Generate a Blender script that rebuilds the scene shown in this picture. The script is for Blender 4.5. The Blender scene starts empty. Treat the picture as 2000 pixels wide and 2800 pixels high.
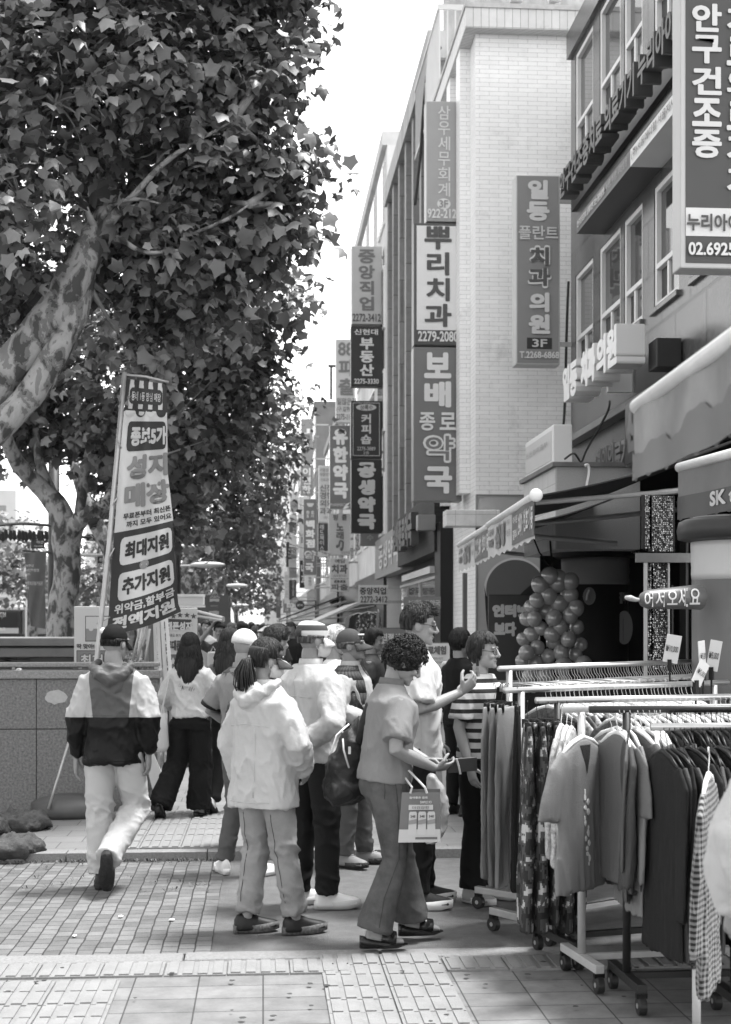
import bpy, bmesh, math, random
import numpy as np
from mathutils import Vector, Matrix, noise as mnoise
random.seed(7)
rs = np.random.RandomState(11)
S = bpy.context.scene
COL = S.collection
R = math.radians
# ------------------------------------------------------------------ camera, sky, sun, exposure
F, HZ, VPX, CX, H = 3889.0, 1710.0, 720.0, 1000.0, 1.68     # photo pixels (2000 x 2800) and eye height
YAW = math.atan((CX - VPX) / F)
SA, CA = math.sin(YAW), math.cos(YAW)
cam = bpy.data.cameras.new('camera')
camo = bpy.data.objects.new('camera', cam)
COL.objects.link(camo)
camo.location = (0, 0, H)
camo.rotation_euler = (R(90), 0, -YAW)
cam.sensor_fit = 'VERTICAL'
cam.sensor_height = 36.0
cam.lens = F / 2800 * 36.0
cam.shift_y = (HZ - 1400) / 2800
cam.clip_end = 3000
cam.dof.use_dof = True
cam.dof.focus_distance = 9.0
cam.dof.aperture_fstop = 4.5
S.camera = camo
SUN = Vector((.300, .080, .951)).normalized()
w = bpy.data.worlds.new('World')
S.world = w
w.use_nodes = True
nt = w.node_tree
bg = nt.nodes['Background']
sky = nt.nodes.new('ShaderNodeTexSky')
sky.sky_type = 'NISHITA'
sky.sun_disc = False
sky.sun_elevation = math.asin(SUN.z)
sky.sun_rotation = math.atan2(SUN.x, SUN.y)
sky.air_density = 1.0
sky.dust_density = 1.5
sky.ozone_density = 1.0
bw = nt.nodes.new('ShaderNodeRGBToBW')                       # the photograph is monochrome
nt.links.new(sky.outputs[0], bw.inputs[0])
nt.links.new(bw.outputs[0], bg.inputs[0])
bg.inputs[1].default_value = 0.15
sl = bpy.data.lights.new('sun', 'SUN')
sl.energy = 1.5
sl.angle = R(10)
slo = bpy.data.objects.new('sun', sl)
COL.objects.link(slo)
slo.location = (8, 3, 30)
slo.rotation_euler = SUN.to_track_quat('Z', 'Y').to_euler()
S.view_settings.view_transform = 'Standard'
S.view_settings.look = 'None'
S.view_settings.gamma = 1
S.view_settings.exposure = 2.15
S.render.engine = 'CYCLES'
S.cycles.max_bounces = 6
S.cycles.transparent_max_bounces = 8

# ------------------------------------------------------------------ photo -> world helpers
def ray(px, py):
    u, v = (px - CX) / F, (HZ - py) / F
    return Vector((SA + u * CA, CA - u * SA, v))
EYE = Vector((0, 0, H))
def W(px, py, d): return EYE + ray(px, py) * d
def G(px, py, z=0.0):
    r = ray(px, py); return EYE + r * ((z - H) / r.z)
def onX(px, py, X):
    r = ray(px, py); return EYE + r * (X / r.x)
def onY(px, py, Y):
    r = ray(px, py); return EYE + r * (Y / r.y)

# ------------------------------------------------------------------ materials
MATS = {}
def M(name, g, rough=.65, var=0.0, vs=6.0, bump=0.0, bs=40.0, metal=0.0, spec=.4, stretch=(1, 1, 1), vlo=None, coat=0, trans=0, alpha=1):
    """grey procedural material: noise-broken tone and bump in object space (metres)"""
    if name in MATS: return MATS[name]
    m = bpy.data.materials.new(name); MATS[name] = m
    m.use_nodes = True
    t = m.node_tree; N = t.nodes; b = N['Principled BSDF']
    b.inputs['Roughness'].default_value = rough
    b.inputs['Metallic'].default_value = metal
    b.inputs['Specular IOR Level'].default_value = spec
    b.inputs['Coat Weight'].default_value = coat
    b.inputs['Transmission Weight'].default_value = trans
    b.inputs['Alpha'].default_value = alpha
    b.inputs['Base Color'].default_value = (g, g, g, 1)
    if var or bump:
        tc = N.new('ShaderNodeTexCoord'); mp = N.new('ShaderNodeMapping')
        mp.inputs['Scale'].default_value = stretch
        t.links.new(tc.outputs['Object'], mp.inputs[0])
    if var:
        n = N.new('ShaderNodeTexNoise'); n.inputs['Scale'].default_value = vs; n.inputs['Detail'].default_value = 6
        n.inputs['Roughness'].default_value = .65
        r = N.new('ShaderNodeMapRange'); r.inputs[1].default_value = .28; r.inputs[2].default_value = .72
        lo = g * (1 - var) if vlo is None else vlo
        r.inputs[3].default_value = lo; r.inputs[4].default_value = g * (1 + var * .7)
        t.links.new(mp.outputs[0], n.inputs['Vector']); t.links.new(n.outputs[0], r.inputs[0]); t.links.new(r.outputs[0], b.inputs['Base Color'])
    if bump:
        n2 = N.new('ShaderNodeTexNoise'); n2.inputs['Scale'].default_value = bs; n2.inputs['Detail'].default_value = 4
        bm = N.new('ShaderNodeBump'); bm.inputs['Strength'].default_value = bump; bm.inputs['Distance'].default_value = .02
        t.links.new(mp.outputs[0], n2.inputs['Vector']); t.links.new(n2.outputs[0], bm.inputs['Height']); t.links.new(bm.outputs[0], b.inputs['Normal'])
    return m
def Mbrick(name, g1, g2, gm, bw_, bh, mortar=.006, offset=.5, rough=.6, bump=.5, axis='wall', var=.15, vs=3, dirt=0, spec=.4, bias=0):
    """brick / tile / stone-panel material from the world position (walls use x+y along, z up)"""
    if name in MATS: return MATS[name]
    m = bpy.data.materials.new(name); MATS[name] = m
    m.use_nodes = True
    t = m.node_tree; N = t.nodes; b = N['Principled BSDF']; L = t.links.new
    b.inputs['Roughness'].default_value = rough; b.inputs['Specular IOR Level'].default_value = spec
    geo = N.new('ShaderNodeNewGeometry'); sp = N.new('ShaderNodeSeparateXYZ'); L(geo.outputs['Position'], sp.inputs[0])
    cb = N.new('ShaderNodeCombineXYZ')
    if axis == 'wall':
        ad = N.new('ShaderNodeMath'); L(sp.outputs[0], ad.inputs[0]); L(sp.outputs[1], ad.inputs[1])
        L(ad.outputs[0], cb.inputs[0]); L(sp.outputs[2], cb.inputs[1])
    elif axis == 'yx':
        L(sp.outputs[1], cb.inputs[0]); L(sp.outputs[0], cb.inputs[1])
    elif axis == 'zwall':
        ad = N.new('ShaderNodeMath'); L(sp.outputs[0], ad.inputs[0]); L(sp.outputs[1], ad.inputs[1])
        L(sp.outputs[2], cb.inputs[0]); L(ad.outputs[0], cb.inputs[1])
    else:
        L(sp.outputs[0], cb.inputs[0]); L(sp.outputs[1], cb.inputs[1])
    vec = cb.outputs[0]
    if axis in ('yx',):                                       # hand-laid: joints wander
        nz = N.new('ShaderNodeTexNoise'); nz.inputs['Scale'].default_value = 4.5; nz.inputs['Detail'].default_value = 3; L(geo.outputs['Position'], nz.inputs['Vector'])
        sc = N.new('ShaderNodeVectorMath'); sc.operation = 'MULTIPLY_ADD'; L(nz.outputs['Color'], sc.inputs[0]); sc.inputs[1].default_value = (.02, .02, 0); L(vec, sc.inputs[2])
        vec = sc.outputs[0]
    br = N.new('ShaderNodeTexBrick'); br.offset = offset; br.squash = 1
    L(vec, br.inputs['Vector'])
    br.inputs['Scale'].default_value = 1; br.inputs['Brick Width'].default_value = bw_; br.inputs['Row Height'].default_value = bh
    br.inputs['Mortar Size'].default_value = mortar; br.inputs['Mortar Smooth'].default_value = .25; br.inputs['Bias'].default_value = bias
    for i, g in enumerate((g1, g2, gm)): br.inputs[('Color1', 'Color2', 'Mortar')[i]].default_value = (g, g, g, 1)
    n = N.new('ShaderNodeTexNoise'); n.inputs['Scale'].default_value = vs; n.inputs['Detail'].default_value = 8; n.inputs['Roughness'].default_value = .7
    L(geo.outputs['Position'], n.inputs['Vector'])
    r = N.new('ShaderNodeMapRange'); r.inputs[1].default_value = .3; r.inputs[2].default_value = .7; r.inputs[3].default_value = 1 - var; r.inputs[4].default_value = 1 + var * .6
    L(n.outputs[0], r.inputs[0])
    mx = N.new('ShaderNodeMix'); mx.data_type = 'RGBA'; mx.blend_type = 'MULTIPLY'; mx.inputs[0].default_value = 1
    L(br.outputs[0], mx.inputs[6]); L(r.outputs[0], mx.inputs[7])
    out = mx.outputs[2]
    if dirt:
        n3 = N.new('ShaderNodeTexNoise'); n3.inputs['Scale'].default_value = 1.3; n3.inputs['Detail'].default_value = 9; n3.inputs['Roughness'].default_value = .75
        L(geo.outputs['Position'], n3.inputs['Vector'])
        r3 = N.new('ShaderNodeMapRange'); r3.inputs[1].default_value = .56; r3.inputs[2].default_value = .72; r3.inputs[3].default_value = 1; r3.inputs[4].default_value = 1 - dirt
        L(n3.outputs[0], r3.inputs[0])
        mx2 = N.new('ShaderNodeMix'); mx2.data_type = 'RGBA'; mx2.blend_type = 'MULTIPLY'; mx2.inputs[0].default_value = 1
        L(out, mx2.inputs[6]); L(r3.outputs[0], mx2.inputs[7]); out = mx2.outputs[2]
    L(out, b.inputs['Base Color'])
    bm = N.new('ShaderNodeBump'); bm.inputs['Strength'].default_value = bump; bm.inputs['Distance'].default_value = .01; bm.invert = True
    n2 = N.new('ShaderNodeTexNoise'); n2.inputs['Scale'].default_value = 60; n2.inputs['Detail'].default_value = 3; L(geo.outputs['Position'], n2.inputs['Vector'])
    ma = N.new('ShaderNodeMath'); ma.operation = 'MULTIPLY_ADD'; L(n2.outputs[0], ma.inputs[0]); ma.inputs[1].default_value = .35; L(br.outputs[1], ma.inputs[2])
    L(ma.outputs[0], bm.inputs['Height']); L(bm.outputs[0], b.inputs['Normal'])
    return m

# ------------------------------------------------------------------ mesh helpers
class MB:
    def __init__(s): s.v = []; s.f = []
    def add(s, vs, fs):
        o = len(s.v); s.v += [tuple(p) for p in vs]; s.f += [tuple(i + o for i in f) for f in fs]; return s
    def box(s, lo, hi):
        x0, y0, z0 = lo; x1, y1, z1 = hi
        return s.add([(x0, y0, z0), (x1, y0, z0), (x1, y1, z0), (x0, y1, z0), (x0, y0, z1), (x1, y0, z1), (x1, y1, z1), (x0, y1, z1)],
                     [(0, 3, 2, 1), (4, 5, 6, 7), (0, 1, 5, 4), (1, 2, 6, 5), (2, 3, 7, 6), (3, 0, 4, 7)])
    def obox(s, c, ux, uy, uz):
        c, ux, uy, uz = map(Vector, (c, ux, uy, uz))
        P = [c + ux * a + uy * b + uz * e for e in (-1, 1) for a, b in ((-1, -1), (1, -1), (1, 1), (-1, 1))]
        return s.add(P, [(0, 3, 2, 1), (4, 5, 6, 7), (0, 1, 5, 4), (1, 2, 6, 5), (2, 3, 7, 6), (3, 0, 4, 7)])
    def quad(s, a, b, c, d): return s.add([a, b, c, d], [(0, 1, 2, 3)])
    def slab(s, pts, nrm):
        """polygon extruded along nrm"""
        n = len(pts); nv = Vector(nrm); P = [Vector(p) for p in pts]
        vs = P + [p + nv for p in P]
        fs = [tuple(range(n - 1, -1, -1)), tuple(range(n, 2 * n))] + [(i, (i + 1) % n, n + (i + 1) % n, n + i) for i in range(n)]
        return s.add(vs, fs)
    def tube(s, pts, rad, n=10, cap=True, flat=1.0, up=None):
        """swept tube; rad scalar / list / list of (a, b); flat squeezes the second axis"""
        P = [Vector(p) for p in pts]; k = len(P)
        if not isinstance(rad, (list, tuple)): rad = [rad] * k
        rad = [(r, r * flat) if not isinstance(r, (tuple, list)) else r for r in rad]
        vs = []; ref = Vector(up) if up else None; prev = None
        for i in range(k):
            t = (P[min(i + 1, k - 1)] - P[max(i - 1, 0)])
            t = t.normalized() if t.length > 1e-9 else Vector((0, 0, 1))
            if prev is None:
                r0 = ref or (Vector((1, 0, 0)) if abs(t.x) < .9 else Vector((0, 1, 0)))
            else: r0 = prev
            a = (r0 - t * r0.dot(t))
            a = a.normalized() if a.length > 1e-6 else t.orthogonal().normalized()
            prev = a; b = t.cross(a)
            for j in range(n):
                q = 2 * math.pi * j / n
                vs.append(P[i] + a * (rad[i][0] * math.cos(q)) + b * (rad[i][1] * math.sin(q)))
        fs = [(i * n + j, i * n + (j + 1) % n, (i + 1) * n + (j + 1) % n, (i + 1) * n + j) for i in range(k - 1) for j in range(n)]
        if cap: fs += [tuple(range(n - 1, -1, -1)), tuple((k - 1) * n + j for j in range(n))]
        return s.add(vs, fs)
    def ball(s, c, r, n=14, m=9, rot=None):
        c = Vector(c); r = Vector(r) if hasattr(r, '__len__') else Vector((r, r, r))
        vs = [(0, 0, 1)] + [(math.sin(math.pi * i / m) * math.cos(2 * math.pi * j / n), math.sin(math.pi * i / m) * math.sin(2 * math.pi * j / n), math.cos(math.pi * i / m)) for i in range(1, m) for j in range(n)] + [(0, 0, -1)]
        V = []
        for p in vs:
            q = Vector((p[0] * r.x, p[1] * r.y, p[2] * r.z))
            if rot is not None: q = rot @ q
            V.append(c + q)
        fs = [(0, 1 + j, 1 + (j + 1) % n) for j in range(n)]
        fs += [(1 + i * n + j, 1 + (i + 1) * n + j, 1 + (i + 1) * n + (j + 1) % n, 1 + i * n + (j + 1) % n) for i in range(m - 2) for j in range(n)]
        e = len(vs) - 1
        fs += [(1 + (m - 2) * n + (j + 1) % n, 1 + (m - 2) * n + j, e) for j in range(n)]
        return s.add(V, fs)
    def loft(s, rings, cap=True):
        """rings: lists of equal point counts"""
        n = len(rings[0]); vs = [p for r in rings for p in r]
        fs = [(i * n + j, i * n + (j + 1) % n, (i + 1) * n + (j + 1) % n, (i + 1) * n + j) for i in range(len(rings) - 1) for j in range(n)]
        if cap: fs += [tuple(range(n - 1, -1, -1)), tuple((len(rings) - 1) * n + j for j in range(n))]
        return s.add(vs, fs)
    def mesh(s, name, off=(0, 0, 0), smooth=False):
        me = bpy.data.meshes.new(name); ox, oy, oz = off
        me.from_pydata([(p[0] - ox, p[1] - oy, p[2] - oz) for p in s.v], [], s.f)
        if smooth: me.shade_smooth()
        me.update(); return me
def ell(z, rx, ry, cx=0, cy=0, n=24, e=2.0):
    out = []
    for j in range(n):
        q = 2 * math.pi * j / n; c, s_ = math.cos(q), math.sin(q)
        out.append((cx + rx * math.copysign(abs(c) ** (2 / e), c), cy + ry * math.copysign(abs(s_) ** (2 / e), s_), z))
    return out
def tag(o, label=None, cat=None, group=None, kind=None):
    if label: o['label'] = label
    if cat: o['category'] = cat
    if group: o['group'] = group
    if kind: o['kind'] = kind
    return o
def thing(name, label, cat, loc=(0, 0, 0), group=None, rz=0):
    o = bpy.data.objects.new(name, None); COL.objects.link(o)
    o.empty_display_size = .2; o.location = loc; o.rotation_euler = (0, 0, rz)
    return tag(o, label, cat, group)
def org(o):
    p = Vector((0, 0, 0))
    while o is not None: p = p + Vector(o.location); o = o.parent
    return p
def obj(name, mb, mat, parent=None, smooth=False, local=False, bevel=0, **tg):
    """link mb as ONE mesh object; world coordinates are taken relative to the parent's origin unless local"""
    off = (0, 0, 0) if (local or parent is None) else org(parent)
    me = mb.mesh(name, off, smooth) if isinstance(mb, MB) else mb
    o = bpy.data.objects.new(name, me); COL.objects.link(o)
    for m in (mat if isinstance(mat, (list, tuple)) else [mat]): me.materials.append(m)
    o.parent = parent
    if bevel:
        bv = o.modifiers.new('bevel', 'BEVEL'); bv.width = bevel; bv.segments = 2; bv.limit_method = 'ANGLE'
    return tag(o, **tg) if tg else o
def solo(name, mb, mat, label, cat, group=None, smooth=False, bevel=0):
    """a thing that is one mesh: origin at the base of its bounding box"""
    xs, ys, zs = zip(*mb.v)
    c = ((min(xs) + max(xs)) / 2, (min(ys) + max(ys)) / 2, min(zs))
    me = mb.mesh(name, c, smooth); o = bpy.data.objects.new(name, me); COL.objects.link(o); o.location = c
    me.materials.append(mat)
    if bevel:
        bv = o.modifiers.new('bevel', 'BEVEL'); bv.width = bevel; bv.segments = 2; bv.limit_method = 'ANGLE'
    return tag(o, label, cat, group)
def copy_tree(o, parent=None):
    c = o.copy(); COL.objects.link(c); c.parent = parent
    for ch in list(o.children): copy_tree(ch, c)
    return c

# ------------------------------------------------------------------ lettering
TC = bpy.data.curves.new('type', 'FONT'); TO = bpy.data.objects.new('type', TC)
SCR = bpy.data.scenes.new('scratch'); SCR.collection.objects.link(TO)   # modifiers and type are evaluated in a scratch scene
TXT = {}
def glyphs(s, bold=.02, ext=0.0, bevel=0):
    k = (s, bold, ext)
    if k not in TXT:
        TC.body = s; TC.offset = bold; TC.extrude = ext; TC.resolution_u = 3
        vl = SCR.view_layers[0]; vl.update(); me = bpy.data.meshes.new_from_object(TO.evaluated_get(vl.depsgraph))
        v = np.zeros(len(me.vertices) * 3); me.vertices.foreach_get('co', v)
        TXT[k] = (v.reshape(-1, 3), [tuple(p.vertices) for p in me.polygons]); bpy.data.meshes.remove(me)
    return TXT[k]
def put_text(mb, s, O, ux, uy, w_, h_, vert=False, bold=.02, depth=.004, fill=.9):
    """letters in the rectangle whose top-left is O, ux to the right, uy DOWN (unit vectors), front towards uy x ux"""
    O, ux, uy = Vector(O), Vector(ux), Vector(uy); n = uy.cross(ux)
    cells = [(s, 0, 0, w_, h_)]
    if vert:
        k = len(s); cells = [(c, 0, i * h_ / k, w_, h_ / k) for i, c in enumerate(s)]
    for c, cx, cy, cw, chh in cells:
        if not c.strip(): continue
        thick = depth > .04                                   # raised letters keep their sides, printed ones are flat
        v, f = glyphs(c, min(bold, .012), .5 if thick else 0.0)
        if not len(v): continue
        e = max(0.0, bold - .012) * 1.15; k = 8 if e > .004 else 0
        lo, hi = v.min(0) - e, v.max(0) + e
        if vert: cy += chh * (1 - fill) / 2; chh *= fill
        sx = cw / max(hi[0] - lo[0], 1e-6); sy = chh / max(hi[1] - lo[1], 1e-6)
        if vert:
            ex = min(sx, sy * 1.25) if len(c) == 1 and c not in '1-' else min(sx, sy)
            cx += (cw - ex * (hi[0] - lo[0])) / 2; sx = ex
        for q in range(k + 1):                                # heavier strokes: the outline repeated round a small circle, each a hair further out
            ox, oy = (0, 0) if q == k else (e * math.cos(q * math.pi / 4), e * math.sin(q * math.pi / 4))
            x = cx + (v[:, 0] + ox - lo[0]) * sx; y = cy + (hi[1] - v[:, 1] - oy) * sy
            z = ((v[:, 2] / max(v[:, 2].max(), 1e-6) + 1) * .5 * depth if thick else depth) + q * .00025
            P = np.outer(x, ux) + np.outer(y, uy) + np.outer(z if thick else np.full(len(x), z), n) + np.array(O)
            mb.add(P.tolist(), f)
# ------------------------------------------------------------------ grey paints
WHITE = M('white_paint', .78, .5, .05, 3)
LIGHT = M('light_paint', .55, .5, .06, 3)
MID = M('mid_grey_paint', .22, .5, .08, 3)
DARK = M('dark_paint', .025, .45, .15, 4)
BLACK = M('black_paint', .005, .4, spec=.25)
STEEL = M('brushed_steel', .55, .28, .1, 8, metal=.85)
GALV = M('galvanised_steel', .42, .42, .12, 10, metal=.5)
GLASS = M('window_glass', .05, .04, spec=.9)
def grey(g): return M('sign_paint_%03d' % int(g * 1000), g, .42, .05, 2.5)
# ------------------------------------------------------------------ the ground
YK0, YK1 = 7.34, 10.25              # side street between the two pavements
XC = -.27                           # setts to the left of this line, asphalt to the right
g = MB(); g.box((-400, -60, -.5), (400, 900, -.14)); obj('ground', g, M('far_ground', .16, .9, .2, .3), kind='structure')
g = MB(); g.quad((-400, -20, -.13), (-4.4, -20, -.13), (-4.4, 900, -.13), (-400, 900, -.13)); obj('road', g, M('road_asphalt', .07, .85, .25, 3, .5, 120), kind='structure')
PAVE = Mbrick('paving_slabs', .145, .195, .05, .302, .222, .004, 0, .75, .5, 'floor', .32, 5, .4)
PAVE2 = Mbrick('paving_slabs_far', .165, .19, .08, .302, .30, .005, .5, .75, .35, 'floor', .18, 2.2, .2)
g = MB(); g.box((-4.4, -6, -.2), (9, YK0 - .17, 0)); obj('near_pavement', g, PAVE, kind='structure')
g = MB(); g.box((-4.4, YK1 + .14, -.2), (3.6, 400, .055)); obj('far_pavement', g, PAVE2, kind='structure')
g = MB(); g.box((-4.4, YK0, -.2), (XC, YK1, -.006)); obj('sett_paving', g, Mbrick('granite_setts', .105, .18, .035, .115, .086, .0045, .5, .8, 1.0, 'yx', .25, 5, .25), kind='structure')
g = MB(); g.box((XC, YK0, -.2), (60, YK1, -.008)); obj('side_street', g, M('asphalt_patch', .16, .9, .22, 9, .9, 160), kind='structure')
KERB = M('kerb_granite', .22, .8, .25, 60, .4, 150)
g = MB()
x = -4.4
while x < 9:
    g.box((x + .004, YK0 - .17, -.2), (x + .996, YK0, .002 + .008 * random.random())); x += 1
obj('near_kerb', g, KERB, kind='structure', bevel=.012)
g = MB(); x = -4.4
while x < 3.6:
    g.box((x + .004, YK1, -.2), (min(x + .996, 3.6), YK1 + .14, .058)); x += 1
obj('far_kerb', g, KERB, kind='structure', bevel=.02)
g = MB(); y = -6
while y < 300:
    g.box((-4.55, y + .004, -.2), (-4.4, y + .996, .04)); y += 1
    if y > 6.3 and y < 11: y = 11
obj('road_kerb', g, KERB, kind='structure')
TACT = M('tactile_tile', .22, .7, .16, 7, .3, 90)
def tactile(x0, x1, y0, y1, z, rows=.217, side=False, name='tactile_paving'):
    t_ = MB(); b_ = MB(); x_ = x0
    while x_ < x1 - .05:
        y_ = y0
        while y_ < y1 - .05:
            h_ = .008 + .004 * random.random()
            t_.box((x_ + .004, y_ + .003, z - .04), (x_ + .298, y_ + rows - .003, z + h_))
            for k in range(4):
                xb = x_ + .02 + k * .072
                t_.box((xb, y_ + .012, z), (xb + .046, y_ + rows - .012, z + h_ + .007))
            y_ += rows
        x_ += .302
    obj(name, t_, TACT, kind='structure')
tactile(-1.27, -.67, 4.6, 6.78, 0)
tactile(.28, .88, 4.6, 7.15, 0)
tactile(-4.1, .25, 6.84, 7.11, 0, .27)
tactile(.89, 4.2, 6.84, 7.11, 0, .27)
tactile(-1.2, -.3, YK1 + .16, 12.4, .055, .3, name='far_tactile_paving')
# weeds in the sett joints and against the kerb
wd = MB()
def tuft(c, r, k):
    for i in range(k):
        a = random.uniform(0, 6.28); l = r * random.uniform(.5, 1.2); d_ = Vector((math.cos(a), math.sin(a), random.uniform(.4, 1.3))).normalized() * l
        s_ = Vector((-math.sin(a), math.cos(a), 0)) * l * .16; p = Vector(c) + Vector((random.uniform(-r, r), random.uniform(-r, r) * .5, 0))
        wd.add([p - s_ * .4, p + d_ * .6 - s_, p + d_, p + d_ * .6 + s_, p + s_ * .4], [(0, 1, 2, 3, 4)])
for i in range(230):
    tuft((random.uniform(-4.2, -.3), YK1 - random.uniform(0, .05), 0), .03, 5)
for i in range(60):
    tuft((random.uniform(-2.5, -.3), random.uniform(8.9, YK1), 0), .03, 5)
for i in range(50): tuft((random.uniform(-2.35, -1.95), random.uniform(10.6, 12.2), .05), .05, 7)
for i in range(12): tuft((random.uniform(-2.0, -1.7), YK0 - .17, 0), .02, 5)
obj('weeds', wd, M('weed_green', .09, .6, .4, 20), kind='stuff')
# scraps of litter on the ground
for i, (px, py) in enumerate(((470, 2516), (330, 2507), (540, 2307), (700, 2500), (205, 2560))):
    p = G(px, py, .06 if py < 2330 else 0); m_ = MB()
    r_ = random.uniform(.012, .02); a = random.random() * 3
    m_.slab([p + Vector((r_ * math.cos(a + q) * random.uniform(.7, 1.4), r_ * 1.8 * math.sin(a + q), .002)) for q in (0, 1.2, 2.6, 3.9, 5.1)], (0, 0, .004))
    solo('paper_scrap', m_, WHITE, 'small white scrap of paper lying on the ground', 'litter', 'scraps of litter on the paving')

# ------------------------------------------------------------------ right-hand buildings
XF = 3.10                           # facade line of the row, XN of the stone-clad building
XN = 4.30
STONE = Mbrick('stone_panels', .072, .10, .008, 1.05, .62, .018, .5, .25, .25, 'wall', .35, 1.6, .4, .6)
WBRICK = Mbrick('white_glazed_brick', .85, .90, .50, .29, .066, .003, .5, .35, .5, 'wall', .07, 2.5, .25)
FRAME = M('white_window_frame', .74, .35, .05, 4)
def window_X(parent, X, y0, y1, z0, z1, split=.34, fr=.06, gl=None):
    """window in a wall facing -X: fixed pane above, two sliding panes below, sill"""
    f_ = MB(); x0, x1 = X - .035, X + .06
    f_.box((x0, y0, z0), (x1, y0 + fr, z1)); f_.box((x0, y1 - fr, z0), (x1, y1, z1))
    f_.box((x0, y0 + fr, z1 - fr), (x1, y1 - fr, z1)); f_.box((x0, y0 + fr, z0), (x1, y1 - fr, z0 + fr))
    zs = z0 + (z1 - z0) * split
    f_.box((x0 - .002, y0 + fr, zs - fr * .5), (x1, y1 - fr, zs + fr * .5))
    ym = (y0 + y1) / 2; f_.box((x0 + .01, ym - .03, z0 + fr), (x1, ym + .03, zs - fr * .5))
    w_ = obj('window', f_, FRAME, parent, bevel=.006)
    p_ = MB(); p_.box((X + .02, y0 + .02, zs), (X + .03, y1 - .02, z1 - .02)); obj('pane', p_, gl or GLASS, w_)
    p_ = MB(); p_.box((X + .005, y0 + .03, z0 + .03), (X + .02, ym, zs)); obj('pane', p_, GLASS, w_)
    p_ = MB(); p_.box((X + .025, ym, z0 + .03), (X + .035, y1 - .03, zs)); obj('insect_screen', p_, M('insect_screen', .06, .8), w_)
    s_ = MB(); s_.box((X - .09, y0 - .05, z0 - .07), (X + .02, y1 + .05, z0 - .005)); obj('sill', s_, STONE, w_, bevel=.008)
    d_ = MB(); d_.box((X + .25, y0 - .2, z0 - .2), (X + .27, y1 + .2, z1 + .2))
    return w_
def wall_X(X, y0, y1, z0, z1, holes, back=.5):
    """wall facing -X with rectangular openings (sorted columns that share rows)"""
    b_ = MB(); ys = sorted({y0, y1} | {h[0] for h in holes} | {h[1] for h in holes}); zs = sorted({z0, z1} | {h[2] for h in holes} | {h[3] for h in holes})
    def hole(y, z): return any(h[0] < y < h[1] and h[2] < z < h[3] for h in holes)
    for i in range(len(ys) - 1):
        for j in range(len(zs) - 1):
            if not hole((ys[i] + ys[i + 1]) / 2, (zs[j] + zs[j + 1]) / 2):
                b_.quad((X, ys[i + 1], zs[j]), (X, ys[i], zs[j]), (X, ys[i], zs[j + 1]), (X, ys[i + 1], zs[j + 1]))
    for h in holes:
        a, b, c, d = h; x2 = X + back
        b_.quad((X, a, c), (X, b, c), (x2, b, c), (x2, a, c)); b_.quad((X, a, d), (x2, a, d), (x2, b, d), (X, b, d))
        b_.quad((X, a, c), (x2, a, c), (x2, a, d), (X, a, d)); b_.quad((X, b, c), (X, b, d), (x2, b, d), (x2, b, c))
        b_.quad((x2, a, c), (x2, b, c), (x2, b, d), (x2, a, d))
    return b_
# --- stone-clad building
t = thing('stone_clad_building', 'dark polished stone building with rows of tall white-framed windows, nearest on the right', 'building', (XN, 15, 0))
wins = []
Y_end = onX(1562, 0, XN).y
cols = [(1574, 1622), (1640, 1697), (1707, 1757), (1789, 1857)]
zsill1 = onX(1789, 848, XN).z; zt1 = onX(1789, 515, XN).z
zsill2 = onX(1789, 132, XN).z
for a, b in cols:
    ya, yb = onX(b, 0, XN).y, onX(a, 0, XN).y
    wins.append((ya, yb))
step = wins[2][0] - wins[3][0]
for k in range(2): wins.append((wins[3][0] - (k + 1) * step, wins[3][1] - (k + 1) * step))
hs = []
for (ya, yb) in wins:
    hs += [(ya, yb, zsill1, zt1), (ya, yb, zsill2, zsill2 + (zt1 - zsill1) * 1.12)]
hs = [(a, b, zsill1 if c == zsill1 else zsill2, (zt1 if c == zsill1 else zsill2 + (zt1 - zsill1) * 1.12)) for a, b, c, d in hs]
GF = 3.55
b_ = wall_X(XN, 10.6, Y_end, GF, 9.6, hs, .4)
b_.box((XN + .41, 10.6, GF), (XN + 9, Y_end, 9.6))
b_.quad((XN, Y_end, GF), (XN + .41, Y_end, GF), (XN + .41, Y_end, 9.6), (XN, Y_end, 9.6))
b_.quad((XN + .41, 10.6, GF), (XN, 10.6, GF), (XN, 10.6, 9.6), (XN + .41, 10.6, 9.6))
b_.quad((XN, 10.6, 9.6), (XN, Y_end, 9.6), (XN + .41, Y_end, 9.6), (XN + .41, 10.6, 9.6))
b_.quad((XN, Y_end, GF), (XN, 10.6, GF), (XN + .41, 10.6, GF), (XN + .41, Y_end, GF))
obj('wall', b_, STONE, t)
c_ = MB(); c_.box((XN - .06, 10.55, 9.6), (XN + 9.0, Y_end + .02, 9.95)); obj('parapet', c_, STONE, t)
for a, b, c, d in hs: window_X(t, XN + .045, a + .004, b - .004, c + .004, d - .004)
# open ground floor: back wall, ceiling, piers; shade put into near-black colour
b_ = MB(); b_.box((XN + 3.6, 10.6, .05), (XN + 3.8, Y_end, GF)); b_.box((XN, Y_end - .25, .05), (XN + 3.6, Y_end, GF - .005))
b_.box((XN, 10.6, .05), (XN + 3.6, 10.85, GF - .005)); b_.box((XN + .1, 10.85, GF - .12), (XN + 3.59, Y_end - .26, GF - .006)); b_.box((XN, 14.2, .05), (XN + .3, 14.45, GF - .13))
obj('ground_floor_interior', b_, M('shop_interior_shaded', .006, .8, .3, 2, spec=.1), t)
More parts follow.
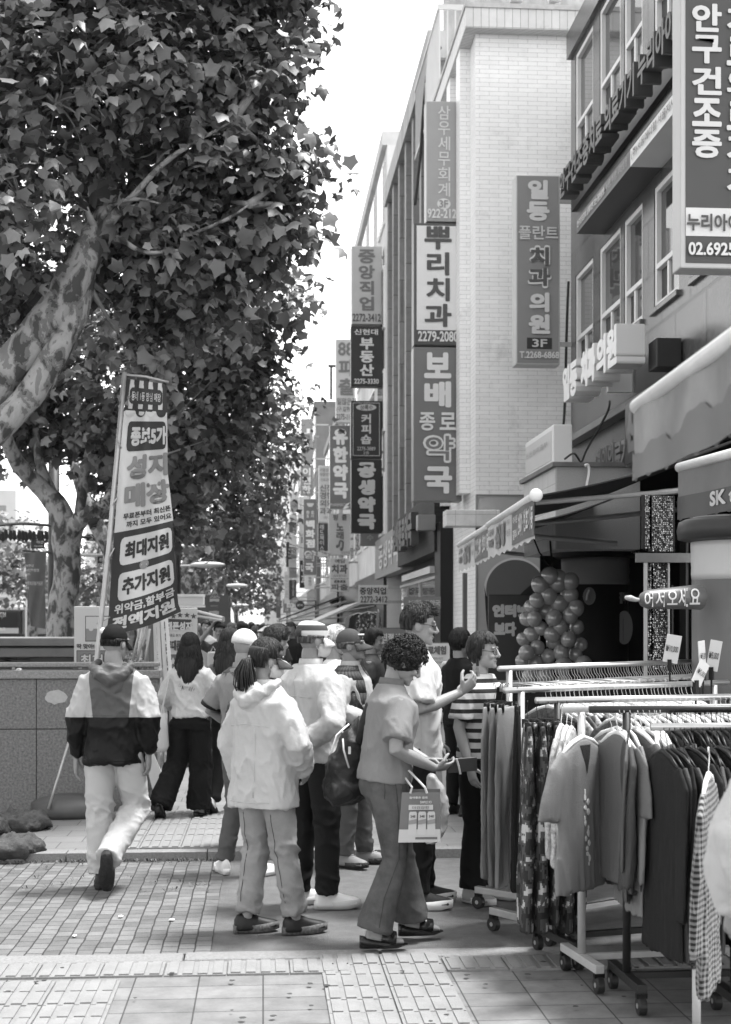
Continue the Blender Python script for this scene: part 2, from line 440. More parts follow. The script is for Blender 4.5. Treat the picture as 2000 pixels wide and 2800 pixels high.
# --- white glazed-brick building
YB = 21.0
zc = onY(1301, 118, YB); cor_t = onY(1301, 38, YB).z; cor_b = onY(1301, 92, YB).z
t = thing('white_brick_building', 'white glazed brick building whose blank side wall faces up the street', 'building', (XF + 1, YB + 2.5, 0))
XB = onY(1301, 500, YB).x
b_ = MB(); b_.box((XB, YB, .05), (XB + 8, YB + 5, cor_b)); obj('wall', b_, WBRICK, t)
b_ = MB(); b_.box((XB - .18, YB - .22, cor_b), (XB + 8, YB + 5.0, cor_t)); 
cb_ = obj('cornice', b_, Mbrick('cornice_tile', .62, .70, .22, .30, .065 * 1.8, .004, 0, .45, .4, 'zwall', .12, 3, .4), t)
b_ = MB(); b_.box((XB - .2, YB - .24, cor_t), (XB + 8, YB + 5, cor_t + .07)); obj('coping', b_, M('coping_stone', .5, .7, .3, 5), t)
# street face of the white building: brick piers with recessed dark strips and thin fins
PIER = WBRICK
for i in range(4):
    y0 = YB + .55 + i * 1.15
    b_ = MB(); b_.box((XB - .16, y0, 3.7), (XB, y0 + .42, cor_b - .002)); obj('brick_pier', b_, PIER, t)
    b_ = MB(); b_.box((XB - .015, y0 + .45, 4.2), (XB + .0, y0 + 1.1, cor_b - .5)); obj('window', b_, GLASS, t)
# roof railing
rt = onY(1200, 12, YB + 4.0); 
rl = thing('roof_railing', 'tall white bar railing along the roof edge above the white brick wall', 'railing', (XF, YB + 6, cor_t))
xr = onY(1203, 12, YB + 3.2).x; yr = YB + 3.2; zr = onY(1203, 12, yr).z
m_ = MB()
m_.box((xr - .03, yr - .02, zr - .09), (xr + 9, yr + .02, zr)); m_.box((xr - .03, yr, cor_t + .2), (xr + 9, yr + .03, cor_t + .26))
yf = onX(1137, 234, xr).y
m_.box((xr - .025, yr + .03, zr - .07), (xr + .025, yf, zr - .005)); m_.box((xr - .02, yr + .03, cor_t + .12), (xr + .02, yf, cor_t + .18))
obj('rail', m_, LIGHT, rl)
m_ = MB()
i = 0
while xr + i * .135 < xr + 4.5:
    m_.box((xr + i * .135 - .012, yr - .012, cor_t), (xr + i * .135 + .012, yr + .012, zr - .09)); i += 1
i = 1
while yr + i * .135 < yf:
    m_.box((xr - .012, yr + i * .135 - .012, cor_t + .1), (xr + .012, yr + i * .135 + .012, zr - .07)); i += 1
obj('bars', m_, LIGHT, rl, kind='stuff')
for k, px in enumerate((1408, 1512)):
    p = onY(px, 12, YB - .1); s_ = thing('roof_floodlight', 'white tubular floodlight on a bracket over the white cornice, %s' % ('further left' if k == 0 else 'further right'), 'floodlight', (p.x, p.y, cor_t), 'floodlights on the roof edge')
    m_ = MB(); m_.tube([(p.x - .03, YB - .1, cor_t), (p.x, p.y - .1, p.z - .02)], .012, 6); obj('bracket', m_, GALV, s_)
    m_ = MB(); m_.tube([(p.x - .09, p.y - .12, p.z), (p.x + .09, p.y - .12, p.z + .01)], .045, 12); obj('lamp_tube', m_, LIGHT, s_, smooth=True)
# --- grey building with pilasters
YG0, YG1 = 26.05, onX(1060, 493, XF).y
zg = onX(1137, 240, XF).z
t = thing('pilaster_building', 'grey concrete building with close tall pilasters up its street face', 'building', (XF + 2, (YG0 + YG1) / 2, 0))
CONC = M('weathered_concrete', .42, .8, .35, 3, .4, 30, stretch=(1, 1, .35))
PIL = Mbrick('pilaster_stone', .22, .26, .07, .8, .95, .008, .5, .6, .3, 'wall', .2, 8)
b_ = MB(); b_.box((XF + .35, YG0, .05), (XF + 9, YG1, zg - .5)); obj('wall', b_, M('grey_render', .22, .8, .2, 2), t)
b_ = MB(); b_.box((XF - .08, YG0 - .03, zg - .5), (XF + 9, YG1 + .03, zg)); obj('roof_slab', b_, CONC, t)
b_ = MB(); b_.box((XF + .5, YG0 + .3, zg), (XF + 6, YG0 + .6, zg + .9)); b_.box((XF + .25, YG0 - .02, zg), (XF + .9, YG0 + .3, zg + 1.15)); obj('roof_parapet', b_, CONC, t)
n = 7
for i in range(n):
    y0 = YG0 + .1 + i * (YG1 - YG0 - .5) / (n - 1)
    b_ = MB(); b_.box((XF - .02, y0, 3.9), (XF + .34, y0 + .32, zg - .502)); obj('pilaster', b_, PIL, t)
for k, z in enumerate((3.9, 6.6, 9.4)):
    b_ = MB(); b_.box((XF + .12, YG0 + .02, z), (XF + .345, YG1 - .02, z + .55)); obj('spandrel', b_, M('spandrel_panel', .12, .6, .2, 3), t)
    b_ = MB(); b_.box((XF + .3, YG0 + .05, z + .56), (XF + .348, YG1 - .05, z + 2.1)); obj('window', b_, GLASS, t)
# --- further buildings down the row
def row_building(label, y0, y1, x, h, g, floors, wg=.04, roof=True, name='street_building', front=None):
    t_ = thing(name, label, 'building', (x + 3, (y0 + y1) / 2, 0))
    b_ = MB(); b_.box((x, y0, .05), (x + 9, y1, h)); obj('wall', b_, M('render_%03d' % int(g * 1000), g, .8, .18, 1.5), t_)
    fh = (h - 3.2) / floors; ny = max(2, int((y1 - y0) / 2.6))
    for k in range(floors):
        for j in range(ny):
            ya = y0 + (y1 - y0) * (j + .18) / ny; yb = y0 + (y1 - y0) * (j + .82) / ny; z0 = 3.5 + k * fh + .5
            b_ = MB(); b_.box((x - .05, ya, z0), (x + .01, yb, z0 + fh * .6)); w_ = obj('window', b_, FRAME, t_)
            b_ = MB(); b_.box((x - .06, ya + .08, z0 + .08), (x - .045, yb - .08, z0 + fh * .6 - .08)); obj('pane', b_, GLASS, w_)
    b_ = MB(); b_.box((x - .12, y0, h), (x + 9, y1, h + .35)); obj('parapet', b_, M('render_%03d' % int(g * 900), g * .9, .8, .18, 1.5), t_)
    b_ = MB(); b_.box((x - .08, y0 + .1, .1), (x + .0, y1 - .1, 3.1)); obj('shopfront', b_, M('dark_shopfront', .03, .3, .5, 3), t_)
    return t_
h1 = onX(1000, 625, XF).z
row_building('white rendered building with a rooftop tank frame beyond the pilasters', YG1 + .1, 47, XF, h1, .62, 4)
row_building('pale building hidden behind stacked shop signs, fourth in the row', 47.1, 58, XF + .15, 11, .5, 3)
row_building('tiled building behind the pharmacy signs, fifth in the row', 58.1, 70, XF, 10.0, .4, 3)
tb = row_building('dark grey slab building with a roof fence rising behind the yellowed signs', 83, 101, XF, onX(866, 1112, XF).z, .16, 5)
row_building('beige building just before the dark slab building', 70.1, 82.9, XF + .2, 8.5, .45, 2)
b_ = MB()
for k in range(16): b_.box((XF + .8 + k * .32, 83.2, 14.9), (XF + .95 + k * .32, 83.3, 16.8))
b_.box((XF + .7, 83.2, 16.8), (XF + 6, 83.3, 16.95)); obj('roof_fence', b_, DARK, tb, kind='stuff')
row_building('distant pale shop building past the dark slab', 101.2, 125, XF, 13, .55, 4)
row_building('far grey building where the row of signs thins out', 125.2, 160, XF, 15, .35, 5)
row_building('last low building at the far end of the row', 160.3, 260, XF - .4, 13, .5, 4)
p = W(772, 1330, 210)
row_building('tall hazy white tower at the end of the street', 262, 300, p.x - 2.5, p.z + 11, .75, 14, name='tower_block')
# rooftop frame on the white rendered building
p = onX(1000, 600, XF + .3); t = thing('rooftop_frame', 'white pipe frame on the roof above the stacked dental signs', 'roof frame', (p.x, p.y, h1))
m_ = MB()
for dx, dy in ((0, 0), (1.0, 0), (0, 1.4), (1.0, 1.4)): m_.tube([(p.x + dx, p.y + dy, h1), (p.x + dx, p.y + dy, h1 + 1.6)], .04, 8)
for z in (.8, 1.6): m_.tube([(p.x, p.y, h1 + z), (p.x + 1, p.y, h1 + z), (p.x + 1, p.y + 1.4, h1 + z), (p.x, p.y + 1.4, h1 + z), (p.x, p.y, h1 + z)], .04, 8)
obj('pipes', m_, WHITE, t); m_ = MB(); m_.box((p.x + .1, p.y + .1, h1), (p.x + .9, p.y + 1.3, h1 + 1.2)); obj('tank', m_, WHITE, t, bevel=.05)

# worn spots and fallen leaves on the near paving
rr = random.Random(21)
for i in range(46):
    x_, y_ = rr.uniform(-1.7, 2.2), rr.uniform(5.9, 7.1); r_ = rr.uniform(.006, .016); m_ = MB(); m_.slab([(x_ + r_ * math.cos(q) * rr.uniform(.7, 1.3), y_ + r_ * math.sin(q) * rr.uniform(.7, 1.3), .018) for q in [2 * math.pi * j / 9 for j in range(9)]], (0, 0, .0012))
    solo('gum_spot', m_, M('gum_dark', .05, .9), 'small dark trodden gum spot on the near paving', 'gum spot', 'gum spots on the near paving')
# ------------------------------------------------------------------ plane trees
def leaf_mat(name, lo, hi):
    m = bpy.data.materials.new(name); m.use_nodes = True; t = m.node_tree; N = t.nodes; L = t.links.new; b = N['Principled BSDF']
    g_ = N.new('ShaderNodeNewGeometry'); r = N.new('ShaderNodeMapRange'); r.inputs[3].default_value = lo; r.inputs[4].default_value = hi
    L(g_.outputs['Random Per Island'], r.inputs[0]); L(r.outputs[0], b.inputs['Base Color'])
    b.inputs['Roughness'].default_value = .42; b.inputs['Specular IOR Level'].default_value = .45
    tr = N.new('ShaderNodeBsdfTranslucent'); mx = N.new('ShaderNodeMixShader'); mx.inputs[0].default_value = .14
    sc = N.new('ShaderNodeMath'); sc.operation = 'MULTIPLY'; sc.inputs[1].default_value = 1.3
    L(r.outputs[0], sc.inputs[0]); L(sc.outputs[0], tr.inputs['Color'])
    L(b.outputs[0], mx.inputs[1]); L(tr.outputs[0], mx.inputs[2]); L(mx.outputs[0], N['Material Output'].inputs[0])
    return m
LEAF = leaf_mat('plane_leaf', .045, .235)
LEAF_FAR = leaf_mat('plane_leaf_far', .06, .22)
LEAF_SUNLIT = leaf_mat('sunlit_leaf', .15, .28)  # lighter leaves: sunshine and haze put into the colour
def bark_mat():
    m = bpy.data.materials.new('plane_bark'); m.use_nodes = True; t = m.node_tree; N = t.nodes; L = t.links.new; b = N['Principled BSDF']
    tc = N.new('ShaderNodeTexCoord'); mp = N.new('ShaderNodeMapping'); mp.inputs['Scale'].default_value = (1, 1, .62)
    n = N.new('ShaderNodeTexNoise'); n.inputs['Scale'].default_value = 6.5; n.inputs['Detail'].default_value = 7; n.inputs['Distortion'].default_value = .35; n.inputs['Roughness'].default_value = .55
    cr = N.new('ShaderNodeValToRGB'); e = cr.color_ramp; e.interpolation = 'LINEAR'
    e.elements[0].position = .435; e.elements[0].color = (.045, .045, .045, 1); e.elements[1].position = .445; e.elements[1].color = (.13, .13, .13, 1)
    for p_, c_ in ((.485, .13), (.495, .24), (.60, .30), (.61, .17), (.70, .15)):
        q = e.elements.new(p_); q.color = (c_, c_, c_, 1)
    L(tc.outputs['Object'], mp.inputs[0]); L(mp.outputs[0], n.inputs['Vector']); L(n.outputs[0], cr.inputs[0]); L(cr.outputs[0], b.inputs['Base Color'])
    n2 = N.new('ShaderNodeTexNoise'); n2.inputs['Scale'].default_value = 30; n2.inputs['Detail'].default_value = 5
    bm = N.new('ShaderNodeBump'); bm.inputs['Strength'].default_value = .9; bm.inputs['Distance'].default_value = .03
    ad = N.new('ShaderNodeMath'); ad.operation = 'MULTIPLY_ADD'; ad.inputs[1].default_value = .4; L(n2.outputs[0], ad.inputs[0]); L(cr.outputs[0], ad.inputs[2])
    L(ad.outputs[0], bm.inputs['Height']); L(bm.outputs[0], b.inputs['Normal']); b.inputs['Roughness'].default_value = .75
    return m
BARK = bark_mat()
LOBE = np.array([(0, .34, .02), (0, -.02, 0), (-.40, -.10, -.09), (-.40, .20, -.03), (-.60, .46, -.17), (-.32, .60, -.03), (0, 1.02, -.18), (.34, .62, -.03), (.57, .50, -.17), (.41, .18, -.03), (.40, -.10, -.09)])
LOBE_F = [(0, i, i + 1 if i < 10 else 1) for i in range(1, 11)]
SIMP = np.array([(0, 0, 0), (-.5, .35, -.12), (-.22, .55, .02), (0, 1, -.15), (.22, .55, .02), (.5, .35, -.12)])
SIMP_F = [(0, 2, 1), (0, 3, 2), (0, 4, 3), (0, 5, 4)]
def leaves(blobs, size, density, seed, simple=False, per=5, spread=.2, keep=-.2):
    """leaf polygons clustered on twigs spread through the blobs' volume; returns verts, faces"""
    r_ = np.random.RandomState(seed); Cs, Os = [], []
    for c, rad in blobs:
        rad = np.array(rad if hasattr(rad, '__len__') else (rad,) * 3)
        m_ = rad.prod() ** (1 / 3); k = max(6, int(density * math.pi * m_ * m_ / (size * size * .5) / per))
        d_ = r_.normal(size=(k, 3)); d_ /= np.linalg.norm(d_, axis=1)[:, None]
        q = d_ * (.45 + .58 * np.sqrt(r_.rand(k)))[:, None]
        P = np.array(c) + q * rad
        ok = np.array([mnoise.noise(Vector(p) * (1.1 / max(m_, .4))) + .5 * mnoise.noise(Vector(p) * (3.0 / max(m_, .4))) > keep for p in P])
        Cs.append(P[ok]); Os.append(d_[ok])
    C_ = np.repeat(np.concatenate(Cs), per, 0); O_ = np.repeat(np.concatenate(Os), per, 0)
    n = len(C_); C_ = C_ + r_.normal(size=(n, 3)) * spread * np.array([1, 1, .8])
    up = np.array([0, 0, 1.0])
    nr = O_ * .55 + up * .65 + r_.normal(size=(n, 3)) * .42; nr /= np.linalg.norm(nr, axis=1)[:, None]
    tp = O_ * .5 - up * .75 + r_.normal(size=(n, 3)) * .6; tp -= nr * (tp * nr).sum(1)[:, None]; tp /= np.linalg.norm(tp, axis=1)[:, None]
    sd = np.cross(tp, nr); s_ = size * (.45 + .8 * r_.rand(n))
    T = SIMP if simple else LOBE; Fc = SIMP_F if simple else LOBE_F
    cz = (1.2 + r_.normal(size=n) * 1.3)[:, None]
    V = (C_[:, None, :] + s_[:, None, None] * (T[None, :, 0, None] * sd[:, None, :] + T[None, :, 1, None] * tp[:, None, :] + (T[None, :, 2] * cz)[:, :, None] * nr[:, None, :]))
    V = V.reshape(-1, 3); fa = np.array(Fc)
    Fs = (fa[None] + (np.arange(n) * len(T))[:, None, None]).reshape(-1, 3)
    return V, Fs
def tri_mesh(name, V, Fs):
    me = bpy.data.meshes.new(name); me.vertices.add(len(V)); me.vertices.foreach_set('co', np.asarray(V, dtype=np.float32).ravel())
    k = len(Fs); me.loops.add(k * 3); me.loops.foreach_set('vertex_index', np.asarray(Fs, dtype=np.int32).ravel())
    me.polygons.add(k); me.polygons.foreach_set('loop_start', np.arange(0, k * 3, 3, dtype=np.int32)); me.polygons.foreach_set('loop_total', np.full(k, 3, dtype=np.int32))
    me.update(calc_edges=True); me.validate(); return me
def wig(pts, rad, n=6, amp=.03):
    """smooth a polyline with Catmull-Rom and interpolate its radius"""
    P = [Vector(p) for p in pts]; out, rr = [], []
    for i in range(len(P) - 1):
        p0, p1, p2, p3 = P[max(i - 1, 0)], P[i], P[i + 1], P[min(i + 2, len(P) - 1)]
        for k in range(n):
            t_ = k / n
            q = .5 * ((2 * p1) + (p2 - p0) * t_ + (2 * p0 - 5 * p1 + 4 * p2 - p3) * t_ ** 2 + (3 * p1 - p0 - 3 * p2 + p3) * t_ ** 3)
            r0 = rad[i] * (1 - t_) + rad[i + 1] * t_
            out.append(q + Vector((mnoise.noise(q * 2), mnoise.noise(q * 2 + Vector((9, 0, 0))), 0)) * amp * min(1, r0 * 8)); rr.append(r0 * (1 + .1 * mnoise.noise(q * 5)))
    return out + [P[-1]], rr + [rad[-1]]
def tree(label, base, stems, blobs, size, density, seed, simple=False, group=None, mat=None, twigs=10, per=5, spread=.2, keep=-.2, trunk_mat=None, name='plane_tree'):
    t = thing(name, label, 'tree', base, group)
    tm = MB()
    for pts, rad in stems:
        p_, r_ = wig(pts, rad); tm.tube(p_, r_, 12)
    obj('trunk', tm, trunk_mat or BARK, t, smooth=True)
    V, Fs = leaves(blobs, size, density, seed, simple, per, spread, keep)
    me = tri_mesh('crown', V - np.array(base), Fs); c = obj('crown', me, mat or LEAF, t)
    bm_ = MB(); rr = random.Random(seed)
    tips = [Vector(s[0][-1]) for s in stems] + [Vector(s[0][-2]) for s in stems]
    for c_, r_ in blobs:
        r_ = r_ if not hasattr(r_, '__len__') else r_[0]
        for k in range(twigs):
            d_ = Vector((rr.gauss(0, 1), rr.gauss(0, 1), rr.gauss(0, 1))).normalized() * r_ * .95; e = Vector(c_) + d_
            a = min(tips, key=lambda q: (q - Vector(c_)).length) if k == 0 else Vector(c_) - d_ * .2
            mid = (a + e) / 2 + Vector((rr.uniform(-.1, .1), rr.uniform(-.1, .1), rr.uniform(-.05, .15))) * r_
            p_, q_ = wig([a, mid, e], [.035 if k == 0 else .012, .018 if k == 0 else .008, .003], 4, 0); bm_.tube(p_, q_, 5)
    if twigs: obj('branches', bm_, M('twig_bark', .22, .8, .3, 8), t, smooth=True)
    return t
def PB(l): return [(tuple(W(a, b, d)), r * d / F) for a, b, d, r in l]
# nearest tree: two leaning stems enter from the left edge
bA = (-3.95, 12.0, 0)
stA = [([bA, (-3.5, 12, 1.6), W(-130, 1190, 12), W(0, 1050, 12), W(130, 878, 12), W(222, 735, 12), W(264, 640, 12.1), W(290, 570, 12.1), W(298, 380, 12.2), W(306, 150, 12.3)], [.34, .27, .20, .185, .165, .145, .15, .085, .06, .03]),
       ([bA, (-3.6, 11.8, 1.3), W(-170, 1330, 11.8), W(0, 1165, 11.8), W(115, 1040, 11.9), W(190, 890, 12), W(232, 760, 12.05), W(262, 650, 12.1)], [.30, .25, .17, .125, .12, .112, .10, .09]),
       ([W(262, 650, 12.05), W(360, 540, 11.9), W(470, 430, 11.8), W(640, 330, 11.8)], [.07, .028, .022, .008]),
       ([W(268, 645, 12.05), W(330, 655, 11.9), W(400, 690, 11.8), W(520, 680, 11.8)], [.05, .024, .018, .008]),
       ([W(268, 620, 12.05), W(310, 560, 11.9), W(380, 545, 11.8), W(450, 560, 11.8)], [.05, .02, .016, .006]),
       ([W(262, 640, 12.05), W(240, 580, 11.9), W(215, 545, 11.9), W(120, 560, 11.8), W(-40, 570, 11.8)], [.05, .026, .02, .014, .006]),
       ([W(500, 650, 12), W(620, 600, 11.9), W(680, 560, 11.9)], [.012, .016, .006])]
tree('nearest plane tree, two leaning mottled stems entering at the left edge', bA, stA, PB([
    (40, 60, 12, 215), (280, -10, 12.5, 235), (540, 20, 12.5, 220), (725, 30, 12.6, 125), (150, 290, 11.6, 195), (420, 260, 12.1, 225), (630, 250, 12.3, 150), (720, 180, 12.4, 90), (60, 560, 11.5, 150),
    (400, 520, 12.6, 170), (610, 480, 12.3, 170), (745, 430, 12.3, 85), (780, 580, 12.5, 100), (845, 600, 12.5, 50), (690, 640, 12.5, 130), (500, 690, 12.3, 150), (40, 770, 12.9, 150), (350, 730, 12.9, 120),
    (860, 460, 12.4, 28), (800, 20, 12.5, 60), (845, 10, 12.5, 40), (200, -300, 12.2, 240), (520, -280, 12.2, 240), (770, -220, 12.4, 150), (-150, 300, 12, 200), (-120, 680, 12, 180), (560, 800, 12.6, 110), (420, 890, 12.8, 100), (380, 990, 12.6, 60)]),
    .120, 11.5, 3, per=9, spread=.17, keep=.0)
# second tree, forked trunk behind the stairway wall
bB = G(178, 2050); bB = ((178 - VPX) / F * 20, 20.0, 0)
stB = [([bB, W(170, 1700, 20), W(182, 1600, 20), W(182, 1500, 20), W(165, 1400, 20), W(120, 1340, 20), W(70, 1290, 19.8), W(25, 1220, 19.5), W(-10, 1100, 19.2)], [.26, .215, .19, .20, .17, .125, .12, .10, .07]),
       ([W(180, 1560, 20), W(195, 1480, 20), W(215, 1430, 19.9), W(270, 1390, 19.6), W(310, 1350, 19.3), W(360, 1280, 19)], [.12, .14, .12, .08, .07, .05]),
       ([W(165, 1400, 20.1), W(135, 1330, 20.2), W(110, 1260, 20.2), W(95, 1150, 20.2)], [.09, .08, .07, .04]),
       ([W(215, 1440, 20.1), W(222, 1380, 20.2), W(232, 1280, 20.2), W(255, 1180, 20.2), W(240, 1060, 20)], [.08, .075, .07, .06, .04])]
tree('second plane tree with pale mottled forked trunk rising behind the stairway wall', bB, stB, PB([
    (120, 920, 20, 180), (340, 900, 19.5, 190), (560, 890, 19, 175), (710, 830, 19, 110), (790, 850, 18.6, 62), (640, 960, 19, 140), (60, 1110, 20.6, 120), (330, 1100, 20, 170), (560, 1090, 19, 170), (690, 1020, 19, 95),
    (470, 1240, 19.5, 130), (270, 1270, 20.8, 70), (420, 1380, 20, 80), (560, 1230, 19.5, 110), (-80, 1050, 20, 160), (300, 1390, 19, 40), (500, 1420, 20, 70), (20, 1170, 20.5, 90), (90, 1230, 20.8, 70), (20, 1000, 20, 130), (230, 1180, 21, 100), (420, 1130, 21, 120)]),
    .150, 7.5, 4, group=None, per=8, spread=.18, keep=-.03)
def bx(d): return (-2.85, d, 0)
def far_tree(label, d, blobs, size, dens, seed):
    b_ = bx(d); px = VPX - 2.85 * F / d; top = min(b for a, b, e, r in blobs) + 40
    zt = W(px, top, d).z
    st = [([b_, (b_[0] + .1, d, 1.6), (b_[0], d, 3.2), (b_[0] + .4, d, 5.0), (b_[0] + .7, d, zt)], [.36, .28, .24, .14, .04]),
          ([(b_[0], d, 2.9), (b_[0] - .6, d - .2, 4.2), (b_[0] - 1.2, d, 6.2)], [.2, .13, .05]), ([(b_[0], d, 3.0), (b_[0] + 1.0, d - .4, 4.4), (b_[0] + 2.0, d - .3, 5.6)], [.16, .1, .04])]
    tree(label, b_, st, PB(blobs), size, dens, seed, True, 'plane trees further along the kerb', LEAF_FAR, 3, 5, .22, -.3)
far_tree('plane tree behind the forked one, its crown bulging over the banner', 28, [(600, 1140, 28, 140), (735, 1100, 27.5, 85), (805, 1100, 27, 45), (690, 1200, 28, 115), (540, 1290, 28, 120), (660, 1310, 28, 110), (470, 1400, 28, 90), (590, 1420, 28, 90), (440, 1200, 29, 130), (350, 1350, 29, 80)], .19, 4.2, 21)
far_tree('plane tree whose crown meets the tall vertical sign with sideways letters', 36, [(760, 1190, 35, 65), (690, 1280, 36, 95), (775, 1270, 36, 48), (620, 1390, 36, 95), (700, 1380, 36, 80), (560, 1470, 36, 70), (640, 1480, 36, 70)], .21, 4.2, 22)
far_tree('mid-distance plane tree above the triangular cycle sign', 45, [(740, 1340, 44, 60), (690, 1420, 45, 75), (630, 1480, 45, 65), (570, 1530, 45, 50), (700, 1490, 45, 60), (520, 1480, 45, 60)], .24, 4.2, 23)
far_tree('plane tree with its dark trunk just right of the hanging banner', 54, [(735, 1440, 54, 55), (690, 1500, 54, 60), (640, 1550, 54, 50), (600, 1590, 54, 45), (560, 1560, 54, 50)], .27, 4.2, 24)
far_tree('small-looking plane tree beyond the triangular sign', 66, [(730, 1520, 66, 45), (690, 1560, 66, 48), (650, 1600, 66, 42), (620, 1630, 66, 35)], .3, 4.2, 25)
far_tree('distant plane tree over the heads of the crowd', 84, [(728, 1580, 84, 36), (695, 1610, 84, 38), (660, 1640, 84, 32)], .34, 4.0, 26)
far_tree('farthest plane tree where the street fades out', 112, [(735, 1620, 112, 26), (710, 1640, 112, 28), (685, 1660, 112, 25), (760, 1600, 112, 22)], .42, 4.0, 27)
far_tree('last tree crown near the pale end of the street', 150, [(742, 1645, 150, 20), (722, 1660, 150, 20), (760, 1650, 150, 18)], .5, 4.0, 28)
# sunlit trees across the road
for i, (lab, d, bl) in enumerate((('sunlit pale tree across the road at the far left', 44, [(30, 1470, 44, 60), (80, 1540, 44, 70), (20, 1590, 44, 70), (90, 1640, 44, 60), (-60, 1500, 44, 90)]),
                                  ('sunlit tree across the road seen between trunk and banner', 48, [(240, 1510, 48, 60), (270, 1590, 48, 60), (250, 1660, 48, 55), (300, 1480, 48, 50), (330, 1620, 48, 50)]),
                                  ('bushy sunlit tree across the road behind the forked trunk', 56, [(130, 1560, 56, 60), (170, 1630, 56, 60), (150, 1500, 56, 50), (360, 1560, 56, 50), (400, 1640, 56, 45)]))):
    p = W(bl[1][0], bl[1][1], d); b_ = (p.x, p.y, -.13)
    tree(lab, b_, [([b_, (p.x + .1, p.y, 1.5), (p.x, p.y, 4.2)], [.2, .16, .06])], PB(bl), .26, 3.8, 40 + i, True, 'trees across the road', LEAF_SUNLIT, 2, 5, .25, -.3, name='street_tree')
# ------------------------------------------------------------------ shop signs
def facing_sign(label, x0, y0, x1, y1, Y, texts, face=.2, frame=.3, thick=.28, border=0.0, group='projecting shop signs along the row', bands=(), outline=None, bracket=True, name='shop_sign', wall=None, extra=None):
    """box sign that projects from the facade and faces the camera (plane Y = const); all rects in photo pixels"""
    a, b = onY(x0, y0, Y), onY(x1, y1, Y); za = (a.z + onY(x1, y0, Y).z) / 2; zb = (b.z + onY(x0, y1, Y).z) / 2
    t = thing(name, label, 'sign', ((a.x + b.x) / 2, Y + thick / 2, zb), group)
    kx = (b.x - a.x) / (x1 - x0); kz = (za - zb) / (y1 - y0)
    def P(px, py): return Vector((a.x + (px - x0) * kx, Y, za - (py - y0) * kz))
    m = MB(); m.box((a.x, Y, zb), (b.x, Y + thick, za)); obj('box', m, grey(frame), t, bevel=.012)
    bo = border
    m = MB(); p, q = P(x0 + bo, y0 + bo), P(x1 - bo, y1 - bo); m.box((p.x, Y - .006, q.z), (q.x, Y + .01, p.z)); obj('face', m, grey(face), t)
    for (bx0, by0, bx1, by1, gg) in bands:
        m = MB(); p, q = P(bx0, by0), P(bx1, by1); m.box((p.x, Y - .010, q.z), (q.x, Y - .002, p.z)); obj('band', m, grey(gg), t)
    for k_, tx in enumerate(texts):
        s_, c0, r0, c1, r1, gg = tx[:6]; vert = len(tx) > 6 and tx[6] == 'v'; bold = tx[7] if len(tx) > 7 else .025
        m = MB(); put_text(m, s_, P(c0, r0) + Vector((0, -.012 - .004 * k_, 0)), (1, 0, 0), (0, 0, -1), (c1 - c0) * kx, (r1 - r0) * kz, vert, bold)
        if m.v: obj('lettering', m, grey(gg), t)
    if extra: extra(t, P, Y)
    if bracket:
        xw = wall if wall is not None else XF
        if xw > b.x + .01:
            for fz in (.12, .88):
                m = MB(); z = zb + (za - zb) * fz; m.box((b.x, Y + thick * .5 - .02, z - .03), (xw + .2, Y + thick * .5 + .02, z + .03)); obj('bracket', m, GALV, t)
    return t
def disc(m, c, rx, rz, dy=.006, n=28):
    m.slab([(c[0] + rx * math.cos(2 * math.pi * k / n), c[1], c[2] + rz * math.sin(2 * math.pi * k / n)) for k in range(n)], (0, dy, 0))
GS = 'projecting shop signs along the row'
Y1 = 22.0
def ex3f(t, P, Y):
    m = MB(); c = P(1214, 558); disc(m, (c.x, Y - .012, c.z), .105, .085); obj('badge', m, grey(.66), t)
    m = MB(); put_text(m, '3F', P(1201, 548) + Vector((0, -.018, 0)), (1, 0, 0), (0, 0, -1), .14, .12); obj('lettering', m, grey(.27), t)
facing_sign('grey vertical tax office sign above the tooth clinic sign, topmost of the big stack', 1166, 277, 1263, 606, Y1, [('삼우세무회계', 1198, 288, 1231, 540, .62, 'v', .01), ('922-2122', 1169, 572, 1260, 598, .66)], .34, .45, .3, 2, extra=ex3f)
facing_sign('white vertical dental sign with dark frame between two grey signs', 1132, 610, 1264, 945, Y1 - .02, [('뿌리치과', 1160, 616, 1236, 898, .07, 'v', .03), ('2279-2080', 1143, 906, 1253, 935, .66)], .72, .08, .32, 8, bands=[(1136, 903, 1260, 942, .07)])
def exbo(t, P, Y): pass
facing_sign('large grey pharmacy sign at the bottom of the big stack by the white wall', 1131, 949, 1264, 1370, Y1, [('보배', 1160, 960, 1234, 1118, .72, 'v', .045), ('종', 1147, 1128, 1190, 1178, .72), ('로', 1202, 1128, 1247, 1176, .72), ('약', 1156, 1186, 1246, 1266, .72, 'h', .06), ('약', 1163, 1192, 1240, 1260, .18, 'h', .015), ('국', 1160, 1276, 1236, 1350, .72, 'h', .045)], .17, .22, .34, 3)
